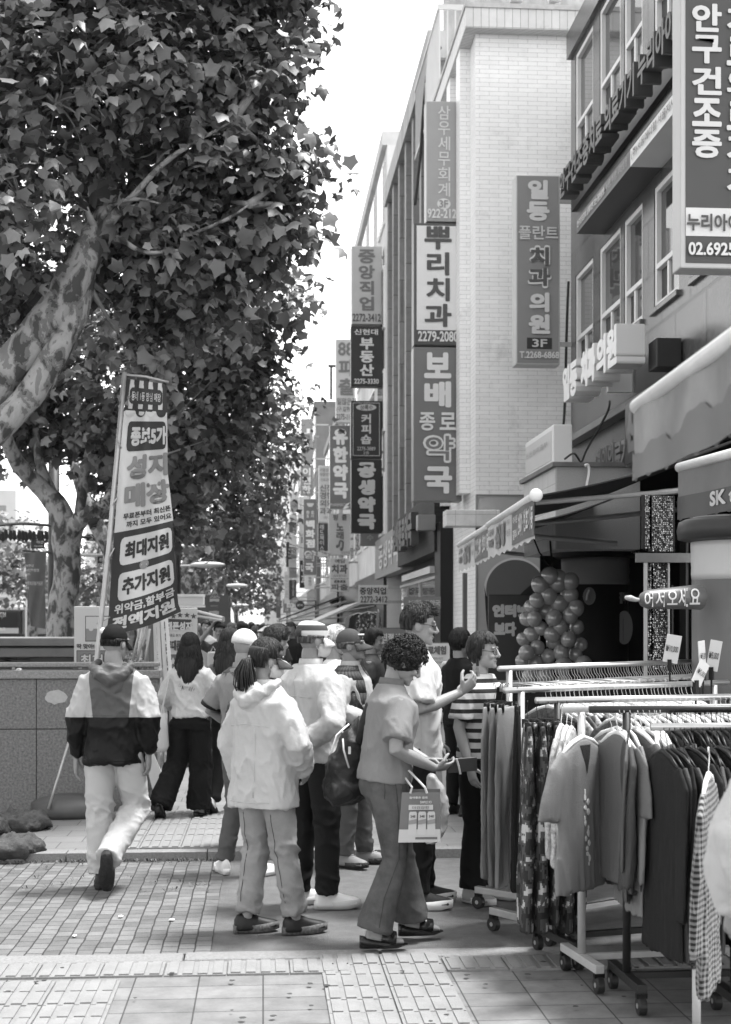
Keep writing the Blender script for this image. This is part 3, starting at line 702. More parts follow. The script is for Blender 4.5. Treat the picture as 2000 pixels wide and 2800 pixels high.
# second stack
Y2 = 36.4
facing_sign('pale vertical job agency sign, topmost of the second stack', 962, 673, 1045, 886, Y2, [('중앙직업', 975, 680, 1031, 852, .16, 'v', .035), ('2272-3412', 964, 858, 1042, 880, .09)], .46, .5, .35, 2)
facing_sign('black estate agent sign between the job agency and the coffee sign', 960, 892, 1048, 1056, Y2, [('신현대', 969, 900, 1034, 916, .6), ('부동산', 981, 922, 1026, 1030, .62, 'v', .035), ('2275-3330', 969, 1036, 1036, 1050, .6)], .02, .015, .35, 2)
def excof(t, P, Y):
    m = MB(); c = P(1002, 1114); disc(m, (c.x, Y - .012, c.z), .26, .085); obj('badge', m, grey(.45), t)
    m = MB(); put_text(m, '상록수', P(985, 1107) + Vector((0, -.018, 0)), (1, 0, 0), (0, 0, -1), .33, .13, bold=.01); obj('lettering', m, grey(.03), t)
    m = MB()
    for a_, b_ in (((966, 1102), (1038, 1102)), ((1038, 1102), (1038, 1246)), ((1038, 1246), (966, 1246)), ((966, 1246), (966, 1102))):
        p, q = P(*a_), P(*b_); m.tube([(p.x, Y - .012, p.z), (q.x, Y - .012, q.z)], .007, 6)
    obj('border_line', m, grey(.5), t)
facing_sign('black coffee shop sign with thin border line in the second stack', 960, 1096, 1045, 1253, Y2, [('커피숍', 985, 1131, 1018, 1216, .5, 'v', .03), ('2275-3889', 977, 1222, 1027, 1232, .45, 'h', .005), ('2층', 994, 1234, 1010, 1243, .45, 'h', 0)], .02, .015, .35, 2, extra=excof)
facing_sign('black pharmacy sign with rounded pale letters, lowest of the second stack', 961, 1257, 1045, 1457, Y2, [('공생약국', 971, 1262, 1035, 1450, .5, 'v', .07)], .012, .012, .35, 2)
facing_sign('small plain sign box half behind the lowest black sign', 985, 1458, 1038, 1492, Y2 + 1.2, [('수', 1003, 1462, 1022, 1478, .5)], .28, .3, .3, 2)
# third stack
Y3 = 46.0
facing_sign('pale helper agency sign beginning with 88, high behind the second stack', 919, 928, 968, 1155, 44, [('88', 925, 936, 968, 973, .2), ('파출', 926, 980, 970, 1084, .2, 'v', .03), ('일많은집', 922, 1088, 974, 1108, .22), ('(구.길취업)', 921, 1112, 972, 1128, .12, 'h', .01), ('2275-1118', 920, 1132, 970, 1148, .12, 'h', .01)], .58, .6, .3, 1)
def exph(t, P, Y):
    m = MB(); q = P(930, 1388)
    m.slab([P(938, 1391) + Vector((0, -.02, 0)), P(946, 1379) + Vector((0, -.02, 0)), P(958, 1373) + Vector((0, -.02, 0)), P(950, 1384) + Vector((0, -.02, 0)), P(957, 1386) + Vector((0, -.02, 0)), P(944, 1392) + Vector((0, -.02, 0))], (0, .01, 0)); obj('running_figure', m, WHITE, t)
facing_sign('grey pharmacy sign with rounded white letters and a small runner emblem', 902, 1163, 960, 1391, Y3, [('유한약국', 911, 1170, 952, 1366, .74, 'v', .06), ('PHARMACY', 904, 1376, 950, 1385, .6, 'h', 0)], .15, .4, .3, 1, extra=exph)
def exno(t, P, Y):
    m = MB()
    def pt(a, b): p = P(a, b); return Vector((p.x, Y - .015, p.z))
    for a_, b_ in ((923, 1494), (934, 1502)): disc(m, pt(a_, b_), .05, .06)
    for a_, b_ in (((927, 1494), (930, 1478)), ((930, 1478), (939, 1481)), ((939, 1481), (937, 1502))): m.tube([pt(*a_), pt(*b_)], .028, 6)
    obj('music_note', m, grey(.12), t)
facing_sign('pale song room sign with a music note emblem', 899, 1404, 958, 1518, Y3 + 1, [('핑', 911, 1407, 924, 1423, .14), ('클', 935, 1407, 949, 1423, .14), ('노래', 920, 1429, 940, 1476, .12, 'v', .03), ('유흥주점', 933, 1508, 956, 1514, .12, 'h', 0)], .5, .35, .3, 1, extra=exno)
facing_sign('pale dental and helper agency sign under the song room sign', 903, 1526, 955, 1617, Y3 + .5, [('예담', 916, 1529, 945, 1540, .12), ('치과', 907, 1543, 951, 1569, .1, 'h', .04), ('(일요일진료)', 911, 1571, 948, 1579, .1, 'h', 0), ('88', 913, 1586, 946, 1594, .1), ('파출', 906, 1597, 952, 1614, .12)], .52, .5, .3, 1, bands=[(905, 1582, 953, 1583, .05)])
facing_sign('pale clinic sign listing departments beside the runner pharmacy sign', 872, 1273, 906, 1428, 54, [('서울삼성', 875, 1280, 906, 1290, .12, 'h', 0), ('재활의학', 875, 1293, 906, 1302, .12, 'h', 0), ('진료과목', 877, 1308, 905, 1316, .12, 'h', 0), ('신경외과', 875, 1324, 892, 1408, .14, 'v', .02), ('정형외과', 894, 1324, 908, 1408, .14, 'v', .02), ('의원', 885, 1412, 904, 1420, .14, 'h', 0)], .55, .55, .3, 1)
facing_sign('narrow dark outdoor shop sign with small pale letters', 870, 1430, 898, 1522, 57, [('레드페이스', 875, 1434, 886, 1506, .62, 'v', .01), ('THE', 881, 1509, 894, 1517, .05, 'h', 0)], .04, .3, .3, 1, bands=[(871, 1507, 897, 1521, .6)])
def exbowl(t, P, Y):
    m = MB(); q = [P(839, 1376), P(859, 1376), P(857, 1382), P(853, 1386), P(845, 1386), P(841, 1382)]; m.slab([(p.x, Y - .02, p.z) for p in q], (0, .01, 0)); obj('bowl_emblem', m, grey(.6), t)
facing_sign('grey vertical pharmacy sign with a bowl emblem at its top', 830, 1364, 867, 1572, 66, [('종', 838, 1397, 847, 1406, .7), ('로', 851, 1397, 859, 1406, .7), ('5', 839, 1408, 845, 1416, .7), ('가', 850, 1408, 859, 1416, .7), ('백화점', 836, 1421, 862, 1499, .75, 'v', .05), ('약', 833, 1505, 864, 1534, .72, 'h', .05), ('약', 836, 1508, 861, 1532, .2, 'h', .01), ('국', 835, 1540, 858, 1564, .75, 'h', .05)], .17, .5, .35, 1, extra=exbowl)
facing_sign('grey sportswear sign with sideways white letters standing by the tree crown', 824, 1145, 856, 1268, 72, [('J', 831, 1172, 848, 1186, .72), ('D', 831, 1190, 848, 1205, .72), ('X', 831, 1209, 848, 1224, .72)], .22, .24, .3, 1)
facing_sign('mid grey sign with large white letters under the sportswear sign', 822, 1271, 857, 1355, 71, [('이편한', 827, 1278, 851, 1350, .75, 'v', .04)], .24, .45, .3, 1)
facing_sign('pale sign with faint strokes right under the white-lettered grey sign', 818, 1358, 846, 1540, 78, [('시장', 824, 1366, 842, 1420, .7, 'v', .02), ('ㅅㅡ', 823, 1448, 840, 1486, .2, 'v', 0)], .45, .5, .3, 1)
facing_sign('small white sign with a round crest at the far left of the signs', 793, 1347, 817, 1372, 86, [('민족', 797, 1364, 813, 1369, .3, 'h', 0)], .62, .5, .3, 1)
facing_sign('small grey estate sign under the crest sign', 794, 1373, 817, 1399, 87, [('부동산', 796, 1380, 814, 1389, .1, 'h', 0)], .36, .4, .3, 0)
facing_sign('white oriental clinic sign two rows under the crest sign', 792, 1408, 813, 1431, 88, [('한의원', 794, 1417, 811, 1425, .25, 'h', 0), ('2F', 800, 1427, 806, 1430, .3, 'h', 0)], .62, .6, .3, 0)
facing_sign('dark vertical clinic sign in the far cluster', 791, 1433, 811, 1461, 89, [('한의원', 800, 1433, 810, 1460, .6, 'v', 0)], .1, .1, .3, 0)
facing_sign('white sign with a cross and mask drawing in the far cluster', 792, 1466, 812, 1495, 90, [('+', 793, 1486, 798, 1491, .1, 'h', .02)], .64, .6, .3, 0)
facing_sign('black narrow sign hanging lowest at the left of the far cluster', 783, 1482, 800, 1550, 94, [('이니아', 789, 1498, 798, 1526, .7, 'v', 0)], .02, .02, .3, 0)
facing_sign('grey clinic sign with two columns of pale letters in the far cluster', 796, 1496, 811, 1527, 92, [('척추', 797, 1498, 803, 1518, .65, 'v', 0), ('건담', 804, 1498, 810, 1518, .65, 'v', 0)], .13, .13, .3, 0)
facing_sign('pale grey small-print sign in the far cluster', 790, 1529, 811, 1550, 93, [('간판', 793, 1533, 808, 1538, .3, 'h', 0)], .42, .4, .3, 0)
facing_sign('mid grey tailor sign under the small-print sign', 791, 1551, 812, 1580, 95, [('전시의', 794, 1556, 810, 1562, .6, 'h', 0)], .22, .2, .3, 0)
facing_sign('black vertical outdoor sign over the round signs', 791, 1586, 811, 1640, 86, [('코오롱스포츠', 799, 1588, 806, 1630, .55, 'v', 0)], .03, .03, .3, 0)
facing_sign('pale vertical sign with round letters far down the row', 778, 1563, 793, 1650, 105, [('한이온', 780, 1570, 790, 1635, .35, 'v', .02)], .52, .5, .3, 0)
facing_sign('black framed sign partly behind the bowl pharmacy sign', 819, 1531, 838, 1608, 70, [('내과', 824, 1540, 836, 1600, .66, 'v', .03)], .02, .5, .3, 1)
facing_sign('small white estate sign under the bowl pharmacy sign', 834, 1574, 860, 1611, 64, [('부동산', 838, 1577, 858, 1602, .12, 'v', .01)], .66, .6, .3, 0)
facing_sign('tiny white bread sign beside the round signs', 785, 1650, 803, 1661, 84, [('빵빵', 788, 1652, 800, 1659, .1, 'h', 0)], .7, .6, .2, 0)
facing_sign('dark narrow sign low beside the far lamp post', 756, 1610, 768, 1690, 120, [('약국', 758, 1630, 766, 1660, .4, 'v', 0)], .1, .1, .3, 0)
facing_sign('grey sign ending in a white letter near the far awning', 775, 1640, 795, 1676, 108, [('국', 780, 1664, 790, 1672, .7, 'h', 0)], .18, .18, .3, 0)
facing_sign('hazy tall sign beside the end of the tree row', 753, 1535, 766, 1600, 150, [('안경점', 756, 1550, 763, 1590, .35, 'v', 0)], .55, .55, .3, 0)
facing_sign('slanted white job agency board over the clothing awning', 981, 1600, 1062, 1652, 31.5, [('중앙직업', 984, 1606, 1056, 1626, .06, 'h', .03), ('2272-3412', 986, 1630, 1060, 1648, .06, 'h', .02)], .62, .5, .06, 1, name='sign_board')
for i, (px, py, r_, Yd, g_, s_) in enumerate(((807, 1643, 10, 84, .25, '슈즈'), (821, 1655, 12, 80, .03, 'JDX'))):
    c = onY(px, py, Yd); t = thing('round_sign', ('dark round sportswear sign on an arm above the far awning' if i else 'grey round shoe sign behind the dark round one'), 'sign', (c.x, Yd, c.z - r_ * Yd / F), GS)
    m = MB(); disc(m, c, r_ * Yd / F, r_ * Yd / F, .12); obj('disc', m, grey(g_), t)
    m = MB(); w_ = r_ * 1.3 * Yd / F; put_text(m, s_, (c.x - w_ / 2, Yd - .015, c.z + w_ * .18), (1, 0, 0), (0, 0, -1), w_, w_ * .4); obj('lettering', m, grey(.65), t)
    m = MB(); m.tube([(c.x, Yd + .06, c.z), (XF, Yd + .06, c.z)], .03, 6); obj('arm', m, DARK, t)
# signs on the stone-clad building
def exil(t, P, Y):
    m = MB(); p, q = P(1441, 924), P(1509, 954); m.box((p.x, Y - .016, q.z), (q.x, Y - .008, p.z)); obj('floor_badge', m, grey(.03), t, bevel=.01)
    m = MB(); put_text(m, '3F', P(1455, 928) + Vector((0, -.02, 0)), (1, 0, 0), (0, 0, -1), (P(1496, 0) - P(1455, 0)).x, (P(0, 928) - P(0, 950)).z); obj('lettering', m, grey(.6), t)
facing_sign('grey vertical dental clinic sign hung in front of the white brick wall', 1411, 478, 1532, 997, 19.5, [('일등', 1440, 490, 1503, 608, .66, 'v', .05), ('플란트', 1418, 618, 1526, 656, .6, 'h', .02), ('치과', 1438, 668, 1512, 792, .7, 'v', .075), ('치과', 1443, 674, 1507, 786, .1, 'v', .04), ('의원', 1440, 798, 1508, 917, .66, 'v', .05), ('T.2268-6868', 1420, 962, 1528, 981, .66)], .25, .5, .3, 4, wall=XN, extra=exil)
facing_sign('huge dark medical sign with big pale letters at the upper right edge', 1861, -160, 2140, 735, 10.62, [('안구건조증', 1891, 10, 1972, 440, .62, 'v', .035), ('치료의료기기', 1985, 10, 2066, 540, .62, 'v', .035), ('누리아이', 1876, 588, 2020, 635, .07, 'h', .03), ('02.6925-5500', 1880, 666, 2100, 702, .66, 'h', .03)], .065, .5, .22, 14, bands=[(1875, 571, 2130, 648, .66)], wall=XN, group=None, name='medical_sign')
# raised letter rows on the stone facade (X = const): text runs from far (left) to near (right)
def facade_text(parent, s, x0, yt0, yb0, x1, yt1, yb1, X, mat, depth=.12, bold=.03, name='lettering', stretch=1.0):
    a = onX(x0, yt0, X); b = onX(x1, yt1, X); c = onX(x0, yb0, X)
    m = MB(); put_text(m, s, (X, a.y, a.z), (0, -1, 0), (0, 0, -1), a.y - b.y, a.z - c.z, False, bold, depth)
    return obj(name, m, mat, parent)
def solo_root(name, label, cat, p, group=None): return thing(name, label, cat, p, group)
p0 = onX(1572, 520, XN); p1 = onX(1872, 100, XN)
t = thing('channel_letter_sign', 'large dark raised letters running along the upper stone facade', 'sign', (XN, p0.y, p0.z))
facade_text(t, '안구건조증치료 의료기기 누리아이', 1572, 478, 552, 1900, 42, 130, XN - .26, grey(.06), .2, .035)
m = MB(); za, zb = onX(1572, 560, XN).z + .02, onX(1572, 600, XN).z
m.box((XN - .06, onX(1900, 0, XN).y, onX(1580, 572, XN).z), (XN - .0, onX(1574, 0, XN).y, onX(1580, 520, XN).z)); obj('backing_board', m, M('dark_backing', .03, .5), t)
m = MB(); 
t = thing('sign_strip', 'long sign strip under the raised letters, half dark and half white', 'sign', (XN - .2, p0.y, p0.z - .6))
zt, zb = onX(1577, 600, XN - .35).z, onX(1577, 640, XN - .35).z
ya, ym, yb = onX(1577, 0, XN - .35).y, onX(1724, 0, XN - .35).y, onX(1858, 0, XN - .35).y
m = MB(); m.box((XN - .35, ym, zb), (XN, ya, zt)); obj('dark_panel', m, grey(.05), t)
m = MB(); m.box((XN - .35, yb - 1.2, zb), (XN, ym - .002, zt)); obj('white_panel', m, grey(.66), t)
def xtext(parent, s, y_far, y_near, z_top, z_bot, X, g_, bold=.02, depth=.01, name='lettering'):
    m = MB(); put_text(m, s, (X, y_far, z_top), (0, -1, 0), (0, 0, -1), y_far - y_near, z_top - z_bot, False, bold, depth); return obj(name, m, grey(g_) if not isinstance(g_, bpy.types.Material) else g_, parent)
hh = zt - zb
xtext(t, '안구건조증이 심해지면 오는 동반상병:', ya - .1, ym + (ya - ym) * .42, zt - hh * .25, zb + hh * .25, XN - .352, .66, .03)
xtext(t, '녹내장, 백내장, 시력상실 등', ym + (ya - ym) * .40, ym + .1, zt - hh * .2, zb + hh * .25, XN - .352, .3, .0)
xtext(t, '(주)서동메디칼 서울지사 T. 02-6925-5500', ym - .08, yb - 1.0, zt - hh * .2, zb + hh * .2, XN - .352, .05, .01)
# dental channel letters
t = thing('channel_letter_sign', 'white raised dental clinic letters lower on the stone facade', 'sign', (XN - .3, 17, 3.9))
zt, zb = onX(1614, 1010, XN - .3).z, onX(1614, 1105, XN - .3).z
y0, y1 = onX(1614, 0, XN - .3).y, onX(1775, 0, XN - .3).y
LW = M('white_letter_plastic', .72, .35)
m = MB(); put_text(m, '일등', (XN - .34, y0, zt), (0, -1, 0), (0, 0, -1), (y0 - y1) * .30, zt - zb, False, .05, .3); obj('lettering', m, LW, t)
m = MB(); put_text(m, '치과', (XN - .34, y0 - (y0 - y1) * .37, zt), (0, -1, 0), (0, 0, -1), (y0 - y1) * .27, zt - zb, False, .09, .3); obj('lettering', m, LW, t)
m = MB(); put_text(m, '치과', (XN - .345, y0 - (y0 - y1) * .38, zt - .02), (0, -1, 0), (0, 0, -1), (y0 - y1) * .25, zt - zb - .05, False, .04, .02); obj('lettering', m, grey(.12), t)
m = MB(); put_text(m, '의원', (XN - .34, y0 - (y0 - y1) * .66, zt), (0, -1, 0), (0, 0, -1), (y0 - y1) * .34, zt - zb, False, .05, .3); obj('lettering', m, LW, t)
m = MB(); m.box((XN - .3, y0 - (y0 - y1) * .345, zb), (XN - .02, y0 - (y0 - y1) * .315, zt)); obj('divider', m, LW, t)
m = MB(); p = onX(1781, 945, XN - .25); m.box((XN - .28, p.y - .32, p.z - .28), (XN - .02, p.y, p.z + .02)); obj('transformer_box', m, DARK, t, bevel=.01)
p = onX(1812, 935, XN - .05); q = onX(1830, 985, XN - .05)
xtext(t, '3F', p.y, q.y, p.z, p.z - .24, XN - .08, LW, .03, .06)
# lower sign boxes of the stone building: medical supply letters on a stone fascia
t = thing('channel_letter_sign', 'grey raised letters low on the stone fascia above the dark awning', 'sign', (XN - .05, 15.4, 3.3))
p = onX(1655, 1240, XN - .1); q = onX(1725, 1230, XN - .1); zt, zb = onX(1722, 1200, XN - .1).z, onX(1722, 1285, XN - .1).z
xtext(t, '명인의료기', p.y, q.y - .3, zt, zb, XN - .12, M('grey_letter', .22, .4), .03, .1)
t = solo('fascia_moulding', MB().box((XN - .16, 12.2, onX(1722, 1120, XN).z - .06), (XN + .0, Y_end, onX(1722, 1120, XN).z + .03)), M('stone_moulding', .22, .6, .2, 5), 'thin grey stone ledge along the facade under the dental letters', 'ledge', bevel=.01)
# light box on a granite-clad shop head
yA, yB2 = 16.0, 18.0; xg = onY(1521, 0, yA).x
t = thing('granite_canopy', 'granite and tile clad shop head carrying a tilted light box', 'canopy', (xg + .4, 17, 2.6))
zg0 = onY(1521, 1276, yA).z
m = MB(); m.box((xg + .004, yA, 2.55), (XN, yA + .05, zg0)); obj('granite_front', m, M('speckled_granite', .42, .6, .5, 120), t)
m = MB(); m.box((xg, yA + .052, 2.55), (XN, yB2, zg0 - .002)); obj('tiled_side', m, Mbrick('side_tile', .5, .56, .25, .3, .3, .004, 0, .4, .3, 'wall', .1, 3), t)
m = MB(); m.box((xg - .05, yA - .05, zg0), (XN, yB2 + .05, zg0 + .05)); obj('coping', m, M('dark_coping', .16, .6, .2, 5), t)
t = thing('light_box', 'white box sign with faint dark letters standing on the granite shop head', 'sign', (xg + .1, 17, zg0 + .05))
zt_ = onY(1512, 1160, yA + .15).z
m = MB(); m.box((xg + .0, yA + .15, zg0 + .055), (xg + .22, yB2 - .1, zt_)); obj('box', m, M('light_box_white', .7, .4), t, bevel=.01)
m = MB(); m.box((xg - .006, yA + .25, zg0 + .1), (xg + .01, yB2 - .15, zt_ - .06)); obj('face', m, grey(.5), t)
xtext(t, '든든한피출부', yB2 - .25, yA + .4, zt_ - .16, zg0 + .28, xg - .012, .2, .0)
# fascia signs further on: pharmacy fascia, dark brick pharmacy front
t = thing('fascia_sign', 'grey fascia sign with narrow pale pharmacy letters under the second stack', 'sign', (XF, 35, 3.0), 'fascia signs over the shopfronts')
yA, yB2 = onX(1098, 0, XF - .15).y, onX(1026, 0, XF - .15).y; zt, zb = onX(1098, 1428, XF - .15).z, onX(1098, 1556, XF - .15).z
m = MB(); m.box((XF - .15, yA, zb), (XF + .1, yB2, zt)); obj('box', m, grey(.24), t, bevel=.01)
xtext(t, '공생약국', yB2 - 1.4, yA + .5, zt - .18, zb + .2, XF - .16, .62, .02)
t = thing('pharmacy_front', 'dark brick pharmacy front with raised dark letters and glass below', 'shopfront', (XF, 27, .05))
yA, yB2 = 24.0, 30.6; zt = onX(1206, 1370, XF - .2).z
DB = Mbrick('dark_brick', .02, .03, .01, .23, .075, .006, .5, .7, .4, 'wall', .2, 5)
m = MB(); m.box((XF - .2, yA, onX(1206, 1500, XF - .2).z), (XF + .1, yB2, zt + .25)); obj('brick_fascia', m, DB, t)
m = MB(); zl = onX(1206, 1500, XF - .2).z
m.box((XF - .12, yA + .3, .3), (XF - .1, yB2, zl - .45)); obj('glass', m, M('shop_glass', .06, .05, spec=.8), t)
m = MB(); m.box((XF - .16, yA - .5, .05), (XF + .1, yA + .28, 3.4)); obj('dark_pier', m, BLACK, t)
m = MB(); m.box((XF - .14, yA + .3, .06), (XF - .06, yB2, .3)); m.box((XF - .15, yA + .29, zl - .45), (XF - .05, yB2, zl - .4)); m.box((XF - .15, 26.8, .3), (XF - .08, 26.9, zl - .45)); obj('frame', m, GALV, t)
m = MB(); put_text(m, '보배종로약국', (XF - .32, onX(1095, 0, XF - .3).y, onX(1150, 1395, XF - .3).z), (0, -1, 0), (0, 0, -1), onX(1095, 0, XF - .3).y - onX(1150, 0, XF - .3).y, .62, False, .05, .14); obj('lettering', m, grey(.08), t)
m = MB(); p = onX(1170, 1430, XF - .3); m.box((XF - .5, p.y - .3, p.z - .14), (XF - .2, p.y, p.z + .12)); obj('lamp_box', m, M('lamp_box', .25, .4), t, bevel=.01)
m = MB(); m.box((XF - .22, 24.5, onX(1200, 1560, XF - .2).z), (XF - .13, 29.5, onX(1200, 1560, XF - .2).z + .12)); obj('roller_box', m, LIGHT, t)
t = thing('glass_sign', 'translucent grey hanging sign with pharmacy letters behind the tall man', 'sign', onY(1130, 1660, 24.6), 'signs at the pharmacy door')
c = onY(1150, 1650, 23.2)
a, b = onY(1104, 1632, 23.2), onY(1206, 1664, 23.2)
m = MB(); m.box((a.x, 23.2, b.z), (b.x, 23.22, a.z)); obj('plate', m, grey(.16), t)
m = MB(); put_text(m, '보배종로약국', (onY(1117, 0, 23.19).x, 23.19, a.z - .05), (1, 0, 0), (0, 0, -1), onY(1204, 0, 23.2).x - onY(1117, 0, 23.2).x, .1); obj('lettering', m, grey(.5), t)
# white-tiled canopy bracket beside the pharmacy
p = onY(1218, 1400, 20.9)
a, b = onY(1222, 1395, 20.7), onY(1292, 1440, 20.7)
solo('tiled_ledge', MB().box((a.x - .02, 20.6, b.z), (XB + .3, 20.995, a.z)), Mbrick('ledge_tile', .66, .72, .4, .3, .3, .004, 0, .4, .3, 'wall', .2, 4, .3), 'white tiled ledge block sticking out beside the pharmacy corner', 'ledge', bevel=.01)
solo('letter_strip', MB().box((XB - .22, 20.75, .1), (XB - .16, 20.85, 2.45)), grey(.12), 'narrow vertical strip sign down the pharmacy corner', 'sign')
# brick pillar bases below the stack
# awnings of the clothing shops further on
def side_awning(label, Yd, tipx, tipy, wx, wy, depth, g_):
    a = onY(tipx, tipy, Yd); b = onY(wx, wy, Yd)
    t = thing('shop_awning', label, 'awning', (b.x, Yd, 0), 'sloping awnings over the clothing shops')
    m = MB(); m.add([(a.x, Yd, a.z), (b.x, Yd, b.z), (b.x, Yd + depth, b.z), (a.x, Yd + depth, a.z), (a.x, Yd, a.z - .05), (b.x, Yd, b.z - .08), (b.x, Yd + depth, b.z - .08), (a.x, Yd + depth, a.z - .05)], [(0, 1, 2, 3), (7, 6, 5, 4), (0, 4, 5, 1), (1, 5, 6, 2), (2, 6, 7, 3), (3, 7, 4, 0)])
    obj('canopy', m, M('awning_cloth_%d' % int(g_ * 100), g_, .6, .2, 3), t)
    m = MB(); m.box((a.x - .03, Yd, a.z - .22), (a.x, Yd + depth, a.z - .02)); obj('valance', m, M('awning_valance', .3, .7, .2, 5), t)
    m = MB()
    for yy in (Yd + .05, Yd + depth - .05): m.tube([(a.x + .05, yy, a.z - .08), (b.x, yy, b.z - .6)], .025, 6)
    m.tube([(a.x - .02, Yd, a.z - .02), (a.x - .02, Yd + depth, a.z - .02)], .04, 8); obj('arms', m, GALV, t); return t
side_awning('dark sloping shop awning furthest along, its tip by the white parasol', 56, 766, 1692, 935, 1628, 9, .05)
side_awning('broad pale-edged awning over the hanging clothes behind the caps', 40, 862, 1700, 985, 1645, 8, .5)
side_awning('second dark awning layer between the far awning and the broad one', 49, 800, 1690, 950, 1640, 6, .3)
# ------------------------------------------------------------------ people
def remesh(mb, name, vox, smooth=2, fac=.6):
    me = mb.mesh(name); o = bpy.data.objects.new(name, me); SCR.collection.objects.link(o)
    r = o.modifiers.new('r', 'REMESH'); r.mode = 'VOXEL'; r.voxel_size = vox; r.use_smooth_shade = True
    if smooth: q = o.modifiers.new('s', 'SMOOTH'); q.iterations = smooth; q.factor = fac
    vl = SCR.view_layers[0]; vl.update(); dg = vl.depsgraph
    me2 = bpy.data.meshes.new_from_object(o.evaluated_get(dg)); me2.name = name
    bpy.data.objects.remove(o); bpy.data.meshes.remove(me); me2.shade_smooth()
    return me2
def folds(me, amp, sc, seed, zfade=None, axis=None):
    """push cloth in and out along its normals into soft ridged creases"""
    n = len(me.vertices); co = np.zeros(n * 3); no = np.zeros(n * 3)
    me.vertices.foreach_get('co', co); me.vertices.foreach_get('normal', no); co = co.reshape(-1, 3); no = no.reshape(-1, 3)
    off = Vector((seed * 3.1, seed * 1.7, seed * .9)); A = Vector(sc); out = np.empty(n)
    for i in range(n):
        p = Vector(co[i]); q = Vector((p.x * A.x, p.y * A.y, p.z * A.z)) + off
        q += Vector((0, 0, 1.2 * (p.x + p.y))) * 2
        a = mnoise.noise(q); b_ = mnoise.noise(q * 2.1 + off)
        c_ = mnoise.noise(q * 4.3 - off); out[i] = (1 - 2 * abs(a)) ** 3 * .8 + (1 - 2 * abs(b_)) ** 3 * .4 + (1 - 2 * abs(c_)) ** 3 * .16 - .4
    if zfade: out *= np.array([zfade(*c) for c in co])
    co += no * (out * amp)[:, None]; me.vertices.foreach_set('co', co.ravel()); me.update(); return me
def cloth(name, g, rough=.8, bump=.25, bs=260, **k):
    return M('cloth_' + name, g, rough, k.pop('var', .06), k.pop('vs', 3), bump, bs, spec=.2, **k)
def zones(name, stops, rough=.8, axis=2, extra=None):
    """cloth whose tone changes sharply along an object axis: [(from, grey), ...] rising"""
    m = bpy.data.materials.new(name); m.use_nodes = True; t = m.node_tree; N = t.nodes; L = t.links.new; b = N['Principled BSDF']
    tc = N.new('ShaderNodeTexCoord'); sp = N.new('ShaderNodeSeparateXYZ'); L(tc.outputs['Object'], sp.inputs[0])
    v = stops[0][1]; cur = None
    for z, g_ in stops[1:]:
        c = N.new('ShaderNodeMath'); c.operation = 'GREATER_THAN'; c.inputs[1].default_value = z; L(sp.outputs[axis], c.inputs[0])
        mx = N.new('ShaderNodeMix'); mx.data_type = 'RGBA'; L(c.outputs[0], mx.inputs[0])
        if cur is None: mx.inputs[6].default_value = (v, v, v, 1)
        else: L(cur, mx.inputs[6])
        mx.inputs[7].default_value = (g_, g_, g_, 1); cur = mx.outputs[2]
    if extra: cur = extra(t, N, L, sp, cur)
    L(cur, b.inputs['Base Color']); b.inputs['Roughness'].default_value = rough; b.inputs['Specular IOR Level'].default_value = .2
    return m
SKIN = {g: M('skin_%d' % int(g * 100), g * .74, .5, .08, 18, .1, 200, spec=.35) for g in (.22, .27, .32, .38)}
def hair_mat(name, g, g2, sc=(60, 60, 4)):
    m = M('hair_' + name, g, .5, .0, spec=.2); t = m.node_tree; N = t.nodes; L = t.links.new; b = N['Principled BSDF']
    tc = N.new('ShaderNodeTexCoord'); mp = N.new('ShaderNodeMapping'); mp.inputs['Scale'].default_value = sc
    n = N.new('ShaderNodeTexNoise'); n.inputs['Scale'].default_value = 1.6; n.inputs['Detail'].default_value = 3
    r = N.new('ShaderNodeMapRange'); r.inputs[1].default_value = .35; r.inputs[2].default_value = .7; r.inputs[3].default_value = g; r.inputs[4].default_value = g2
    L(tc.outputs['Object'], mp.inputs[0]); L(mp.outputs[0], n.inputs[0]); L(n.outputs[0], r.inputs[0]); L(r.outputs[0], b.inputs['Base Color'])
    bm = N.new('ShaderNodeBump'); bm.inputs['Strength'].default_value = .9; bm.inputs['Distance'].default_value = .006; L(n.outputs[0], bm.inputs['Height']); L(bm.outputs[0], b.inputs['Normal'])
    return m
HB = hair_mat('black', .004, .018); HD = hair_mat('dark_brown', .008, .035); HG = hair_mat('greying', .03, .11); HW = hair_mat('white', .4, .7); HC = hair_mat('curly', .004, .03, (40, 40, 40))
